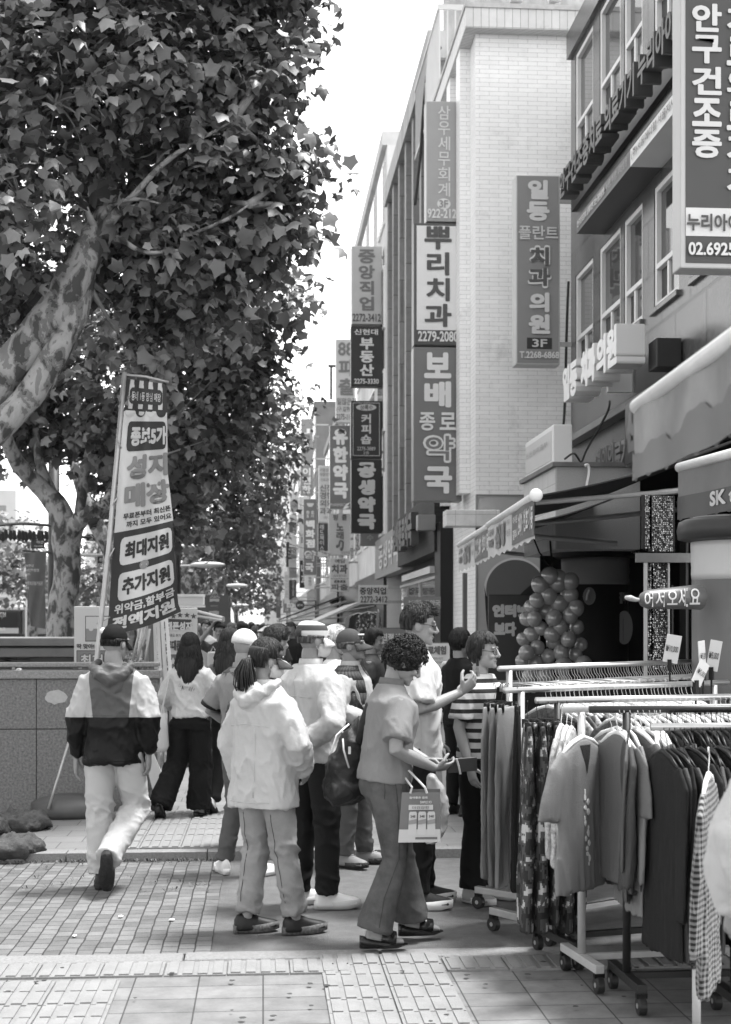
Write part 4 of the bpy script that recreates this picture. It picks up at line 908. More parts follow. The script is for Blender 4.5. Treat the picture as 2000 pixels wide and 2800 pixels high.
def hand(m, wrist, d, n, side, curl=.5, s=1.0, spread=1.0):
    """palm, four unequal bent fingers and a thumb; d = wrist-to-finger direction, n = palm side"""
    d = Vector(d).normalized(); n = Vector(n); n = (n - d * n.dot(d)).normalized(); a = d.cross(n) * side          # a: towards the thumb
    w0 = Vector(wrist); t = MB()
    t.tube([w0 - d * .02 * s, w0 + d * .015 * s, w0 + d * .05 * s, w0 + d * .088 * s, w0 + d * .096 * s], [(.024 * s, .019 * s), (.029 * s, .018 * s), (.038 * s, .017 * s), (.040 * s, .013 * s), (.034 * s, .008 * s)], 12, up=a)
    for k, (off, ln, r) in enumerate(((.030, .070, .0085), (.010, .079, .0088), (-.011, .073, .0084), (-.030, .057, .0075))):
        p = w0 + d * (.088 - .004 * abs(k - 1)) * s + a * off * s; ang = curl * (.35 + .06 * k); pts = [p - d * .012 * s]; q = p; dd = (d + a * off * 2.2 * spread).normalized()
        for j in range(3):
            c_, s_ = math.cos(ang), math.sin(ang); e = dd * c_ + n * s_
            pts.append(q); q = q + e * ln * s * (.42, .32, .26)[j]; ang += curl * (.85, .7, .0)[j]
        pts.append(q); t.tube(pts, [r * s * f_ for f_ in (.95, 1.05, 1, .92, .72)], 8)
    b0 = w0 + d * .018 * s + a * .024 * s
    t.tube([b0 - a * .006 * s, b0 + (a * .026 + d * .022 + n * .010) * s, b0 + (a * .036 + d * .050 + n * .022 * (1 + curl)) * s, b0 + (a * .034 + d * .074 + n * .03 * (1 + curl)) * s], [.0135 * s, .0118 * s, .0105 * s, .0075 * s], 8)
    hm = remesh(t, 'hand', .0042, 2, .5)
    m.add([v.co[:] for v in hm.vertices], [tuple(p.vertices) for p in hm.polygons]); bpy.data.meshes.remove(hm)
def shell(c, r, keep, n=32, m=22, disp=None):
    t = MB().ball((0, 0, 0), 1, n, m); out = MB(); c = Vector(c); r = Vector(r)
    V = []
    for p in t.v:
        d = Vector(p); k = 1 + (disp(d) if disp else 0); V.append(Vector((c.x + d.x * r.x * k, c.y + d.y * r.y * k, c.z + d.z * r.z * k)))
    F_ = [f for f in t.f if keep(sum((V[i] for i in f), Vector()) / len(f))]
    used = sorted({i for f in F_ for i in f}); ix = {u: i for i, u in enumerate(used)}
    out.v = [tuple(V[u]) for u in used]; out.f = [tuple(ix[i] for i in f) for f in F_]; return out
def xf(mb, Mx): mb.v = [tuple(Mx @ Vector(p)) for p in mb.v]; return mb
HC0 = Vector((0, .012, 1.585))
def person(label, loc, face, h, girth=1.0, head=(0, 0, 0), arms=None, legs=None, top=None, bottom=None, shoes=None, hair='short', hmat=None, skin=.32, cap=None, glasses=False, mask=False, lean=0.0, lod=0, group=None, curls=(.5, .5), belly=0, bust=0, hood=None, collar=None, female=False, palms=None, hdirs=None, seed=1, brows=True, vest=None, shw=None):
    """one continuous body mesh (local: faces +Y, right hand +X, 1.70 m) with clothing, hair and shoes as its children"""
    sw = shw or (.165 if female else .187); s = h / 1.70
    vb = (.0075, .012, .02)[lod]; vg = (.0105, .018, .026)[lod]
    A = dict(L=[(-sw + .012, -.006, 1.352), (-sw - .04, -.02, 1.10), (-sw - .04, .06, .865)], R=[(sw - .012, -.006, 1.352), (sw + .04, -.02, 1.10), (sw + .04, .06, .865)])
    for k, v in (arms or {}).items(): A[k] = [A[k][0]] + list(v) if len(v) == 2 else list(v)
    LG = dict(L=[(-.088, 0, .91), (-.095, .02, .49), (-.10, -.01, .085)], R=[(.088, 0, .91), (.095, .02, .49), (.10, -.01, .085)])
    FT = dict(L=(0.12, 0), R=(-0.12, 0))                    # foot yaw (left +), pitch (toe down +)
    for k, v in (legs or {}).items():
        LG[k] = [LG[k][0]] + list(v[:2])
        if len(v) > 2: FT[k] = v[2]
    ln = Matrix.Translation((0, 0, .92)) @ Matrix.Rotation(-lean, 4, 'X') @ Matrix.Translation((0, 0, -.92))
    for k in A: A[k] = [ln @ Vector(A[k][0])] + [Vector(p) for p in A[k][1:]]
    nb = ln @ Vector((0, -.012, 1.40)); piv = ln @ Vector((0, -.005, 1.475))
    HM = Matrix.Translation(piv) @ Matrix.Rotation(head[0], 4, 'Z') @ Matrix.Rotation(-head[1], 4, 'X') @ Matrix.Rotation(head[2], 4, 'Y') @ Matrix.Scale(.93, 4) @ Matrix.Translation((0, .005, -1.475))
    # --- body
    hd = MB()
    hd.ball(HC0 + Vector((0, -.012, .016)), (.076, .093, .104), 20, 14); hd.ball((0, .022, 1.545), (.064, .074, .078), 18, 12); hd.ball((0, .055, 1.508), (.045, .046, .036), 14, 10)
    hd.ball((0, .088, 1.488), (.024, .019, .017), 10, 8)
    for sx in (-1, 1):
        hd.ball((sx * .078, -.004, 1.572), (.012, .025, .034), 10, 8, Matrix.Rotation(sx * .25, 3, 'Z')); hd.ball((sx * .038, .076, 1.556), (.025, .02, .02), 10, 8); hd.ball((sx * .034, .088, 1.613), (.026, .012, .010), 10, 6)
    hd.tube([(0, .093, 1.608), (0, .106, 1.585), (0, .121, 1.560), (0, .112, 1.550)], [.010, .011, .0145, .011], 10); hd.ball((.013, .104, 1.554), (.009, .011, .008), 8, 6); hd.ball((-.013, .104, 1.554), (.009, .011, .008), 8, 6)
    hd.ball((0, .0955, 1.527), (.023, .011, .0055), 10, 6); hd.ball((0, .0935, 1.518), (.019, .011, .006), 10, 6)
    hm_ = remesh(xf(hd, HM), 'head', (.0048, .009, .016)[lod], 2, .5)
    b = MB()
    b.tube([ln @ Vector((0, -.02, 1.36)), nb, HM @ Vector((0, -.014, 1.50)), HM @ Vector((0, -.008, 1.54))], [.075, .060 if not female else .052, .055 if not female else .047, .05], 14)
    b.loft([[ln @ Vector(p) for p in ell(z, rx, ry, 0, cy, 20)] for z, rx, ry, cy in ((.84, .13, .085, 0), (.95, .14, .09, 0), (1.10, .125, .085, 0), (1.25, .14, .095, 0), (1.36, .13, .08, -.01), (1.41, .07, .055, -.012))])
    for k in 'LR':
        p0, p1, p2 = map(Vector, A[k]); b.tube([p0, p0.lerp(p1, .5), p1, p1.lerp(p2, .35), p2], [.047 * girth, .043 * girth, .036 * girth, .036 * girth, .0245], 12)
        q0, q1, q2 = map(Vector, LG[k]); b.tube([q0, q0.lerp(q1, .5), q1, q1.lerp(q2, .35), q2], [.075, .065, .048, .046, .034], 12)
        yw, pt = FT[k]; fd = Matrix.Rotation(yw, 3, 'Z') @ Matrix.Rotation(-pt, 3, 'X') @ Vector((0, 1, 0)); fu = Matrix.Rotation(yw, 3, 'Z') @ Matrix.Rotation(-pt, 3, 'X') @ Vector((0, 0, 1))
        b.tube([q2 - fd * .04 - fu * .02, q2 + fd * .03 - fu * .028, q2 + fd * .11 - fu * .05, q2 + fd * .165 - fu * .058], [(.03, .03), (.036, .034), (.042, .022), (.03, .012)], 10, up=Vector((1, 0, 0)))
    bm0 = remesh(b, 'torso', vb, 2, .5)
    fin = MB(); fin.add([v.co[:] for v in bm0.vertices], [tuple(p.vertices) for p in bm0.polygons]); fin.add([v.co[:] for v in hm_.vertices], [tuple(p.vertices) for p in hm_.polygons])
    for i, k in enumerate('LR'):
        dr = (hdirs or {}).get(k) or (Vector(A[k][2]) - Vector(A[k][1])); pn = (palms or {}).get(k, (1 if k == 'L' else -1, .15, 0))
        if lod < 2: hand(fin, A[k][2], dr, pn, (1 if k == 'L' else -1) * -1 if False else (1 if k == 'R' else -1), curls[i], .95 if female else 1.02)
        else: fin.ball(Vector(A[k][2]) + Vector(dr).normalized() * .07, (.035, .035, .06), 8, 6)
    bpy.data.meshes.remove(bm0); bpy.data.meshes.remove(hm_)
    me = fin.mesh('person', smooth=True); me.materials.append(SKIN[skin])
    P = bpy.data.objects.new('person', me); COL.objects.link(P); P.location = loc; P.rotation_euler = (0, 0, face); P.scale = (s, s, s); tag(P, label, 'person', group)
    def part(name, mb, mat, parent=P, solid=0, sub=0, **kw):
        o = obj(name, mb, mat, parent, smooth=True, local=True)
        if solid: q = o.modifiers.new('solid', 'SOLIDIFY'); q.thickness = solid; q.offset = 0
        return o
    # --- face details
    if lod < 2:
        for sx in (-1, 1):
            part('eye', xf(MB().ball((sx * .0315, .0865, 1.588), (.0145, .0075, .0052), 10, 6), HM), M('eye_dark', .02, .2))
            if brows: part('eyebrow', xf(MB().tube([(sx * .014, .0965, 1.609), (sx * .032, .0985, 1.614), (sx * .050, .084, 1.609)], [.003, .0036, .002], 6), HM), M('brow', .03, .7))
        part('mouth', xf(MB().tube([(-.022, .098, 1.5225), (0, .106, 1.5232), (.022, .098, 1.5225)], [.0016, .0028, .0016], 6), HM), M('lips', .08, .5))
    if glasses:
        m = MB()
        for sx in (-1, 1):
            m.tube([(sx * .034 + .025 * math.cos(q), .107 - .010 * abs(math.cos(q)) * (1 if math.cos(q) * sx > 0 else 0), 1.584 + .019 * math.sin(q)) for q in [2 * math.pi * i / 16 for i in range(17)]], .0016 if lod else .002, 5)
            m.tube([(sx * .059, .096, 1.588), (sx * .082, .05, 1.592), (sx * .084, -.005, 1.588)], .0018, 5)
        m.tube([(-.009, .108, 1.588), (.009, .108, 1.588)], .0018, 5); part('glasses', xf(m, HM), M('spectacle_frame', .05, .25, metal=.5))
    if mask:
        k_ = lambda c: c.y > .012 and 1.478 < c.z < 1.565 - .25 * max(0, .1 - c.y) * .3
        part('face_mask', xf(shell((0, .024, 1.535), (.070, .099, .082), k_, 40, 40), HM), M('mask_fabric', .46, .7), solid=.003)
        m = MB()
        for sx in (-1, 1): m.tube([(sx * .072, .03, 1.545), (sx * .081, .0, 1.56), (sx * .083, -.02, 1.58)], .0016, 5); m.tube([(sx * .066, .03, 1.50), (sx * .08, -.005, 1.53), (sx * .083, -.022, 1.56)], .0016, 5)
        part('ear_loop', xf(m, HM), M('mask_fabric', .46, .7))
    # --- hair
    hm = hmat or HB; nz = lambda a, f_: (lambda d: a * mnoise.noise(Vector((d.x * f_, d.y * f_, d.z * f_ * .5)) + Vector((seed, 0, 0))))
    if hair in ('short', 'crop', 'bob', 'long', 'pony', 'bun'):
        low = {'short': 1.545, 'crop': 1.56, 'bob': 1.50, 'long': 1.50, 'pony': 1.535, 'bun': 1.53}[hair]; t_ = .003 if hair == 'crop' else .009
        capped = cap is not None and cap.get('style') != 'visor'
        def keep(c):
            if capped and c.z > 1.612: return False
            if c.z > 1.655: return True
            if c.y > .050 - (1.655 - c.z) * .35: return False
            if hair in ('short', 'crop', 'pony', 'bun') and c.z < 1.60 and -.035 < c.y < .05 and abs(c.x) > .06: return c.z > 1.595
            return c.z > low + (.0 if c.y < -.02 else .03)
        m = shell(HC0 + Vector((0, -.014, .018)), (.079 + t_, .097 + t_, .107 + t_), keep, 48, 40, nz(.045 if hair != 'crop' else .02, 5))
        hp = part('hair', xf(m, HM), hm, solid=.016)
        if lod < 2:
            m2 = MB(); rr = random.Random(seed + 50); cc = HC0 + Vector((0, -.014, .018)); ra, rb, rc = .079 + t_ + .009, .097 + t_ + .009, .107 + t_ + .009
            for i in range(620):
                ph = rr.uniform(0, 6.28); e0 = rr.uniform(.15, 1.45); L_ = rr.uniform(.25, .75) if hair in ('short', 'crop') else rr.uniform(.5, 1.1); tw = rr.uniform(-.25, .25); pts = []
                for j in range(5):
                    e1 = e0 - L_ * j / 4; a_ = ph + tw * j / 4; p = cc + Vector((math.cos(a_) * math.cos(e1) * ra, math.sin(a_) * math.cos(e1) * rb, math.sin(e1) * rc)) * 1.0 
                    p = cc + (p - cc) * (1 + .012 * rr.random() + (.02 * j / 4 * rr.random()))
                    if (capped and p.z > 1.608) or (p.y > .03 and p.z < 1.638 - .0 * j) or (hair in ('short', 'crop', 'pony', 'bun') and not keep(p)) or p.z < low - .012:
                        if pts: break
                        continue
                    pts.append(p)
                if len(pts) > 2: m2.tube(pts, [.0026, .003, .0028, .002, .0008][:len(pts)], 4)
            part('hair_strands', xf(m2, HM), hm, hp)
        if hair == 'short' and lod < 2:
            m = MB(); rr = random.Random(seed)
            for i in range(260):
                a = rr.uniform(0, 6.28); e = rr.uniform(.25, 1.5); d = Vector((math.cos(a) * math.cos(e), math.sin(a) * math.cos(e), math.sin(e)))
                p = HC0 + Vector((0, -.014, .022)) + Vector((d.x * .083, d.y * .1, d.z * .113)); 
                if p.y > .05 and p.z < 1.65: continue
                m.tube([p, p + d * .010 + Vector((.004, .016, .003)), p + d * .013 + Vector((rr.uniform(-.01, .014), .026, rr.uniform(-.008, .004)))], [.003, .0022, .0008], 4)
            part('hair_tuft', xf(m, HM), hm, hp)
    if hair == 'curly':
        m = MB(); rr = random.Random(seed)
        m.ball(HC0 + Vector((0, -.025, .025)), (.098, .108, .112), 20, 14)
        for i in range(620):
            a = rr.uniform(0, 6.28); e = rr.uniform(-.75, 1.55); d = Vector((math.cos(a) * math.cos(e), math.sin(a) * math.cos(e), math.sin(e)))
            p = HC0 + Vector((0, -.022, .022)) + Vector((d.x * .104, d.y * .116, d.z * .12)) * rr.uniform(.96, 1.06)
            if p.y > .062 and p.z < 1.64: continue
            if p.z < 1.56 and p.y > -.0: continue
            rd = rr.uniform(.006, .013); u = d.orthogonal().normalized(); v = d.cross(u); ph = rr.uniform(0, 6)
            m.tube([p + (u * math.cos(ph + q) + v * math.sin(ph + q)) * rd + d * q * .0035 for q in [j * .9 for j in range(8)]], [.0038] * 7 + [.0015], 5)
        part('hair', xf(m, HM), hm)
    if hair == 'bun':
        part('hair_bun', xf(MB().ball((0, -.115, 1.66), (.04, .035, .035), 12, 8), HM), hm)
    if hair == 'pony':
        m = MB(); base = HM @ Vector((0, -.115, 1.585)); rr = random.Random(seed)
        for i in range(150):
            o_ = Vector((rr.gauss(0, .016), rr.gauss(0, .013), 0)); l = rr.uniform(.8, 1.06); ph = rr.uniform(0, 6)
            m.tube([base + o_ * .3 + Vector((0, .02, .004)), base + o_ * .7 + Vector((0, -.025, -.01)), base + o_ * 1.5 + Vector((0, -.045, -.09 * l)), base + o_ * 1.7 + Vector((.006 * math.sin(ph), -.04, -.18 * l)), base + o_ * .9 + Vector((.008 * math.sin(ph), -.03, -.275 * l))], [.003, .0042, .0042, .0034, .0006], 5)
        part('ponytail', m, hm); part('hair_tie', xf(MB().ball((0, -.112, 1.588), (.017, .012, .017), 10, 8), HM), M('hair_tie', .3, .5))
    if hair == 'long':
        m = MB(); rr = random.Random(seed); zt, zb = 1.60, 1.12
        m.loft([[HM @ Vector(p) for p in ell(z, rx, ry, 0, cy, 20)] for z, rx, ry, cy in ((1.62, .086, .085, -.03), (1.52, .094, .072, -.055), (1.42, .115, .06, -.085), (1.32, .112, .05, -.105), (1.24, .085, .035, -.11), (1.18, .04, .02, -.11))])
        for i in range(420 if lod == 0 else 110):
            a = rr.uniform(-1.95, 1.95); x0, y0 = math.sin(a) * .088, -math.cos(a) * .098 - .008; l = rr.uniform(.5, 1.0) ** .7; ph = rr.uniform(0, 6.28); pts, rad = [], []
            for j in range(13):
                f_ = j / 12 * l; z = zt + .02 - f_ * (zt - zb); sp = 1 + .55 * math.sin(min(1, f_ * 1.25) * 2.2) * (1 if f_ < .8 else .9); wv = .012 * min(1, f_ * 3)
                back = -.035 * min(1, f_ * 2)
                pts.append(HM @ Vector((x0 * sp + wv * math.sin(f_ * 26 + ph), y0 * (1.0 if f_ < .3 else .95) + back + wv * math.cos(f_ * 23 + ph * 1.7), z)))
                rad.append((.0048 if lod == 0 else .008) * (1 - .75 * (j / 12) ** 2))
            m.tube(pts, rad, 5)
        part('long_hair', m, hm)
    # --- cap
    if cap:
        st = cap.get('style', 'ball'); cm = cap['mat']
        if st != 'visor':
            z0 = 1.618; up = .098 if st == 'ball' else .082; e_ = 2.0 if st == 'ball' else 3.2
            rings = []
            for j in range(9):
                q = j / 8 * math.pi / 2; cz = math.sin(q) ** (2 / e_ if e_ > 2 else 1) ; cr = max(.02, math.cos(q) ** (2 / e_ if e_ > 2 else 1))
                rings.append([(x, y - .012 + (z - z0) * .10, z + (y * -.10)) for x, y, z in ell(z0 + up * cz, (.084) * cr, .105 * cr, 0, 0, 28)])
            m = MB().loft([[(x, y, z - .022) for x, y, z in rings[0]]] + rings); cp = part('cap', xf(m, HM), cm)
        else:
            m = MB().loft([[(x, y - .006, z - y * .1) for x, y, z in ell(z, .088, .107, 0, 0, 28)] for z in (1.615, 1.648)], cap=False); cp = part('visor_band', xf(m, HM), cm, solid=.006)
        m = MB(); bl = cap.get('brim', .085); n = 15; rows = []
        for k in range(5):
            f_ = k / 4; row = []
            for j in range(n):
                q = -1.15 + 2.3 * j / (n - 1); rx, ry = .083, .100 + bl * f_ * math.cos(q) ** .6 if math.cos(q) > 0 else .104
                row.append(Vector((rx * math.sin(q) * (1 + .12 * f_), -.010 + ry * math.cos(q) + .0, 1.618 - .012 - .012 * f_ - .022 * f_ * f_ - .03 * abs(math.sin(q)) * f_ - .10 * (.1))))
            rows.append(row)
        m.add([p for r in rows for p in r], [(i * n + j, i * n + j + 1, (i + 1) * n + j + 1, (i + 1) * n + j) for i in range(4) for j in range(n - 1)])
        part('brim', xf(m, HM), cap.get('brim_mat', cm), cp, solid=.005)
        if cap.get('mark'):
            m = MB()
            for (x, y, w_, h_) in cap['mark']: m.obox(HM @ Vector((x, y, 1.665)), HM.to_3x3() @ Vector((w_, 0, 0)), HM.to_3x3() @ Vector((0, .03, 0)), HM.to_3x3() @ Vector((0, 0, h_)))
            part('emblem', m, WHITE, cp)
        if cap.get('strap'):
            m = shell((0, -.012, 1.622), (.0915, .1115, .06), lambda c: c.y < -.095 and 1.60 < c.z < 1.655 and abs(c.x) < .042, 60, 40); part('strap_opening', xf(m, HM), M('cap_hole', .02, .7), cp, solid=.002)
    # --- top
    if top:
        ez = top.get('ease', .02); hem = top.get('hem', .88); fl = top.get('flare', 0); sl = top.get('sleeve', 'long'); sw2 = top.get('sw', .058) * girth; m = MB()
        wst = top.get('waist', .125); ch = top.get('chest', .15)
        R_ = []
        for z, rx, ry, cy in ((hem, .150 + fl, .105 + fl * .7, 0), (hem + .05, .149 + fl * .9, .104 + fl * .65, 0), ((hem + 1.12) / 2, (.142 + wst) / 2 + fl * .5, .1 + fl * .35, .004), (1.12, wst + .012, .098, .004 + belly * .5), (1.24, ch, .107, .006), (1.33, ch + .012, .098, -.004), (1.375, sw - .045, .074, -.012), (1.405, .100, .060, -.014), (1.432, .066, .052, -.013)):
            ex = (bust * math.exp(-((z - 1.22) / .07) ** 2) + belly * math.exp(-((z - 1.05) / .13) ** 2))
            R_.append([ln @ Vector((x, y + (ex if y > 0 else 0) * max(0, (y / .1)), zz)) for x, y, zz in ell(z, (rx + ez) * (girth if z < 1.36 else 1), (ry + ez) * (girth if z < 1.36 else 1), 0, cy, 28, 2.3)])
        m.loft(R_)
        for k in 'LR':
            p0, p1, p2 = map(Vector, A[k]); sx = -1 if k == 'L' else 1; p0 = p0 + Vector((-sx * .006, 0, -.012 - (sw2 - .05) * .9)); inn = p0 + (ln.to_3x3() @ Vector((-sx * .05, 0, -.012)))
            if sl == 'long': m.tube([inn, p0, p0.lerp(p1, .5), p1, p1.lerp(p2, .5), p1.lerp(p2, .93)], [.052, sw2 + .004, sw2 + .006, sw2, sw2 * .95, sw2 * top.get('cuff', .72)], 16)
            elif sl == 'short': m.tube([inn, p0, p0.lerp(p1, .35), p0.lerp(p1, .80)], [.052, sw2 + .004, sw2 + .008, sw2 + .012], 16)
        me2 = remesh(m, 'shirt', vg, 3, .6); folds(me2, 1.35 * top.get('fold', .012), top.get('fs', (7, 7, 4.5)), seed + 1, (lambda x, y, z: .25 + .75 * min(1, max(0, (1.42 - z) / .25))))
        tp = part(top.get('name', 'shirt'), me2, top['mat'])
        if top.get('band'):
            for k in 'LR':
                p0, p1, p2 = map(Vector, A[k]); q = p0.lerp(p1, .79); part('sleeve_band', MB().tube([q, q + (p1 - p0).normalized() * .022], [sw2 + .012, sw2 + .011], 16), top['band'], tp)
        if collar:
            m = MB().loft([[ln @ Vector(p) for p in ell(z, rx, ry, 0, cy, 24)] for z, rx, ry, cy in ((1.405, .082, .070, -.012), (1.44, .072, .066, -.012), (1.465, .068, .064, -.010))], cap=False); part('collar', m, collar, tp, solid=.008)
    if vest:
        R_ = []
        for z, rx, ry, cy in ((.86, .170, .128, 0), (1.0, .165, .125, 0), (1.12, .160, .122, .004), (1.24, .172, .126, .006), (1.33, .176, .118, -.004), (1.39, .155, .088, -.012), (1.43, .09, .07, -.013)):
            R_.append([ln @ Vector(p) for p in ell(z, rx * girth, ry * girth, 0, cy, 28, 2.3)])
        m = MB(); n = 28
        for i in range(len(R_) - 1):
            for j in range(n):
                if vest.get('open', True) and j in (6, 7): continue
                m.add([R_[i][j], R_[i][(j + 1) % n], R_[i + 1][(j + 1) % n], R_[i + 1][j]], [(0, 1, 2, 3)])
        part('vest', m, vest['mat'], solid=.012)
    if hood:
        m = MB()
        m.tube([ln @ Vector((-.10, .02, 1.455)), ln @ Vector((-.12, -.07, 1.43)), ln @ Vector((-.075, -.135, 1.375)), ln @ Vector((0, -.155, 1.335)), ln @ Vector((.075, -.135, 1.375)), ln @ Vector((.12, -.07, 1.43)), ln @ Vector((.10, .02, 1.455))], [(.022, .022), (.030, .034), (.034, .044), (.036, .05), (.034, .044), (.030, .034), (.022, .022)], 14)
        m.ball(ln @ Vector((0, -.10, 1.395)), (.10, .045, .06), 14, 10); m.ball(ln @ Vector((0, -.125, 1.315)), (.085, .030, .075), 14, 10); m.ball(ln @ Vector((0, -.115, 1.25)), (.05, .022, .05), 14, 10)
        m2 = remesh(m, 'hood', vg, 5); folds(m2, .013, (6, 6, 13), seed + 5); part('hood', m2, hood)
    # --- trousers
    if bottom:
        m = MB(); w_ = bottom.get('w', (.092, .072, .062)); hz = bottom.get('waist', 1.0)
        m.loft([ell(z, rx * girth, ry * girth, 0, cy, 24, 2.3) for z, rx, ry, cy in ((hz, .140, .098, 0), (.95, .152, .108, -.005), (.88, .165, .115, -.010), (.82, .160, .105, -.006))])
        for k in 'LR':
            q0, q1, q2 = map(Vector, LG[k]); sx = -1 if k == 'L' else 1; hm2 = q1.lerp(q2, bottom.get('len', 1.0))
            m.tube([q0 + Vector((0, -.005, -.02)), q0.lerp(q1, .25), q0.lerp(q1, .62), q1, q1.lerp(hm2, .45), q1.lerp(hm2, .8), hm2], [(w_[0] * girth, w_[0] * 1.12 * girth), w_[0] * girth, (w_[0] + w_[1]) / 2 * girth, w_[1], (w_[1] + w_[2]) / 2, w_[2] * .99, w_[2]], 18)
        me2 = remesh(m, 'trousers', vg, 3, .6)
        folds(me2, 1.6 * bottom.get('fold', .011), bottom.get('fs', (6, 6, 8)), seed + 2, (lambda x, y, z: .12 + .8 * (math.exp(-((z - .50) / .10) ** 2) + math.exp(-((z - .14) / .13) ** 2) + .55 * math.exp(-((z - .80) / .08) ** 2))))
        part('trousers', me2, bottom['mat'])
    # --- shoes
    if shoes:
        for k in 'LR':
            q2 = Vector(LG[k][2]); yw, pt = FT[k]; Rm = Matrix.Translation(q2) @ Matrix.Rotation(yw, 4, 'Z') @ Matrix.Rotation(-pt, 4, 'X')
            sx = -1 if k == 'L' else 1; stl = shoes.get('style', 'sneaker')
            def sole(y0, y1, z0, z1, wv):
                pts = []
                for j in range(24):
                    q = 2 * math.pi * j / 24; y = (y0 + y1) / 2 + (y1 - y0) / 2 * math.cos(q); ww = wv * (1.05 if y > .05 else .82) * abs(math.sin(q)) ** .6 * (1 if math.sin(q) > 0 else -1); pts.append((ww, y, 0))
                return [[(x, y, z0 + (.012 if y > .15 else 0)) for x, y, z in pts], [(x * 1.03, y, z1 + (.010 if y > .14 else 0)) for x, y, z in pts]]
            if stl == 'sneaker':
                b_ = shoes.get('thick', .026)
                m = MB(); m.loft([[Vector((cx + rx * math.cos(q), y, z0 + rz * max(-.15, math.sin(q)))) for q in [2 * math.pi * j / 18 for j in range(18)]] for y, rx, rz, z0, cx in ((-.072, .02, .05, -.055, 0), (-.058, .033, .078, -.06, 0), (-.02, .038, .088, -.06, 0), (.03, .041, .080, -.06, 0), (.08, .044, .058, -.06, 0), (.13, .046, .042, -.058, 0), (.165, .040, .033, -.057, 0), (.188, .022, .022, -.055, 0))])
                so = part('shoe', xf(m, Rm), shoes['mat']); part('sole', xf(MB().loft(sole(-.082, .196, -.086, -.086 + b_ + .012, .047)), Rm), shoes.get('sole', shoes['mat']), so)
                if shoes.get('laces'):
                    m = MB()
                    for i in range(4): m.tube([(-.02, .045 + i * .018, .012 - i * .010), (0, .05 + i * .018, .02 - i * .0105), (.02, .045 + i * .018, .012 - i * .010)], .003, 5)
                    part('laces', xf(m, Rm), shoes['laces'], so)
            else:                                           # wedge sandal
                m = MB(); so_ = sole(-.075, .19, -.086, -.06, .042)
                lo, hi = so_; hi = [(x, y, -.07 + max(0, .05 - (y + .07) * .28)) for x, y, z in hi]
                so = part('sandal', xf(MB().loft([lo, hi]), Rm), shoes['mat'])
                for y in (.06, .115) if stl == 'sandal' else (.075,):
                    m = MB(); st = [(.044 * math.cos(q), y + .012 * math.sin(q), -.055 + .055 * math.sin(q)) for q in [math.pi * j / 10 for j in range(11)]]; wd_ = .022 if stl == 'sandal' else .04
                    m.add([(x, yy - wd_, z + .010) for x, yy, z in st] + [(x * 1.02, yy + wd_, z - .006) for x, yy, z in st], [(j, j + 1, 12 + j, 11 + j) for j in range(10)]); part('strap', xf(m, Rm), shoes['mat'], so, solid=.006)
                if stl == 'sandal': part('strap', xf(MB().tube([(-.034, -.02, .0), (0, -.062, .012), (.034, -.02, .0), (.0, .02, .03), (-.034, -.02, .0)], .006, 6), Rm), shoes['mat'], so)
    return P
def at(px, d, z=0): p = W(px, HZ, d); return (p.x, p.y, z)
def gz(y): return .055 if y > YK1 else 0
JK_WHITE = cloth('white_windbreaker', .40, .55, .12, 90); BLACKC = cloth('black_cotton', .004); DENIM = cloth('washed_denim', .085, .85, .4, 400, var=.5, vs=7); DENIM_L = cloth('bleached_denim', .27, .85, .4, 400, var=.22, vs=7)
DARKT = cloth('charcoal_trousers', .010, .8); SKH = M('shoe_black', .006, .5); SKW = M('shoe_white', .68, .5, .06, 20); SOLE_B = M('sole_black', .02, .7, .3, 60, .8, 60)
def jack(t, N, L, sp, cur):
    """yoke between the pale shoulder panels stays mid grey: |x| < .125 above the black hem band"""
    ab = N.new('ShaderNodeMath'); ab.operation = 'ABSOLUTE'; L(sp.outputs[0], ab.inputs[0])
    sl_ = N.new('ShaderNodeMath'); sl_.operation = 'MULTIPLY_ADD'; L(sp.outputs[2], sl_.inputs[0]); sl_.inputs[1].default_value = .10; sl_.inputs[2].default_value = .005
    c = N.new('ShaderNodeMath'); c.operation = 'LESS_THAN'; L(ab.outputs[0], c.inputs[0]); L(sl_.outputs[0], c.inputs[1])
    z = N.new('ShaderNodeMath'); z.operation = 'GREATER_THAN'; L(sp.outputs[2], z.inputs[0]); z.inputs[1].default_value = 1.105
    mu = N.new('ShaderNodeMath'); mu.operation = 'MULTIPLY'; L(c.outputs[0], mu.inputs[0]); L(z.outputs[0], mu.inputs[1])
    mx = N.new('ShaderNodeMix'); mx.data_type = 'RGBA'; L(mu.outputs[0], mx.inputs[0]); L(cur, mx.inputs[6]); mx.inputs[7].default_value = (.085, .085, .085, 1); return mx.outputs[2]
JOG = zones('colour_block_jacket', [(0, .004), (1.105, .35)], .5, 2, jack)
person('walking man seen from behind in a colour-blocked hooded jacket, white trousers and black cap', at(312, 9.1), R(-4), 1.69, 1.0, (R(-28), R(4), 0),
       arms=dict(L=[(-.225, -.04, 1.11), (-.245, .02, .83)], R=[(.232, -.06, 1.11), (.225, -.01, .86)]),
       legs=dict(L=[(-.10, .05, .49), (-.09, .02, .085), (.05, 0)], R=[(.125, .10, .50), (.005, -.27, .235), (.10, 1.18)]),
       top=dict(mat=JOG, hem=.80, ease=.040, flare=.0, sleeve='long', sw=.068, cuff=.62, fold=.018, name='jacket', waist=.145), hood=cloth('grey_hood', .085, .5, .1, 90),
       bottom=dict(mat=cloth('white_trousers', .43, .75, .2, 200), w=(.098, .092, .082), fold=.016, waist=.92), shoes=dict(mat=SKH, sole=SOLE_B), hair='crop', cap=dict(mat=cloth('black_cap', .004), mark=[(-.055, -.055, .012, .012), (-.035, -.075, .006, .02), (-.062, -.035, .008, .008)]), skin=.32, seed=2)
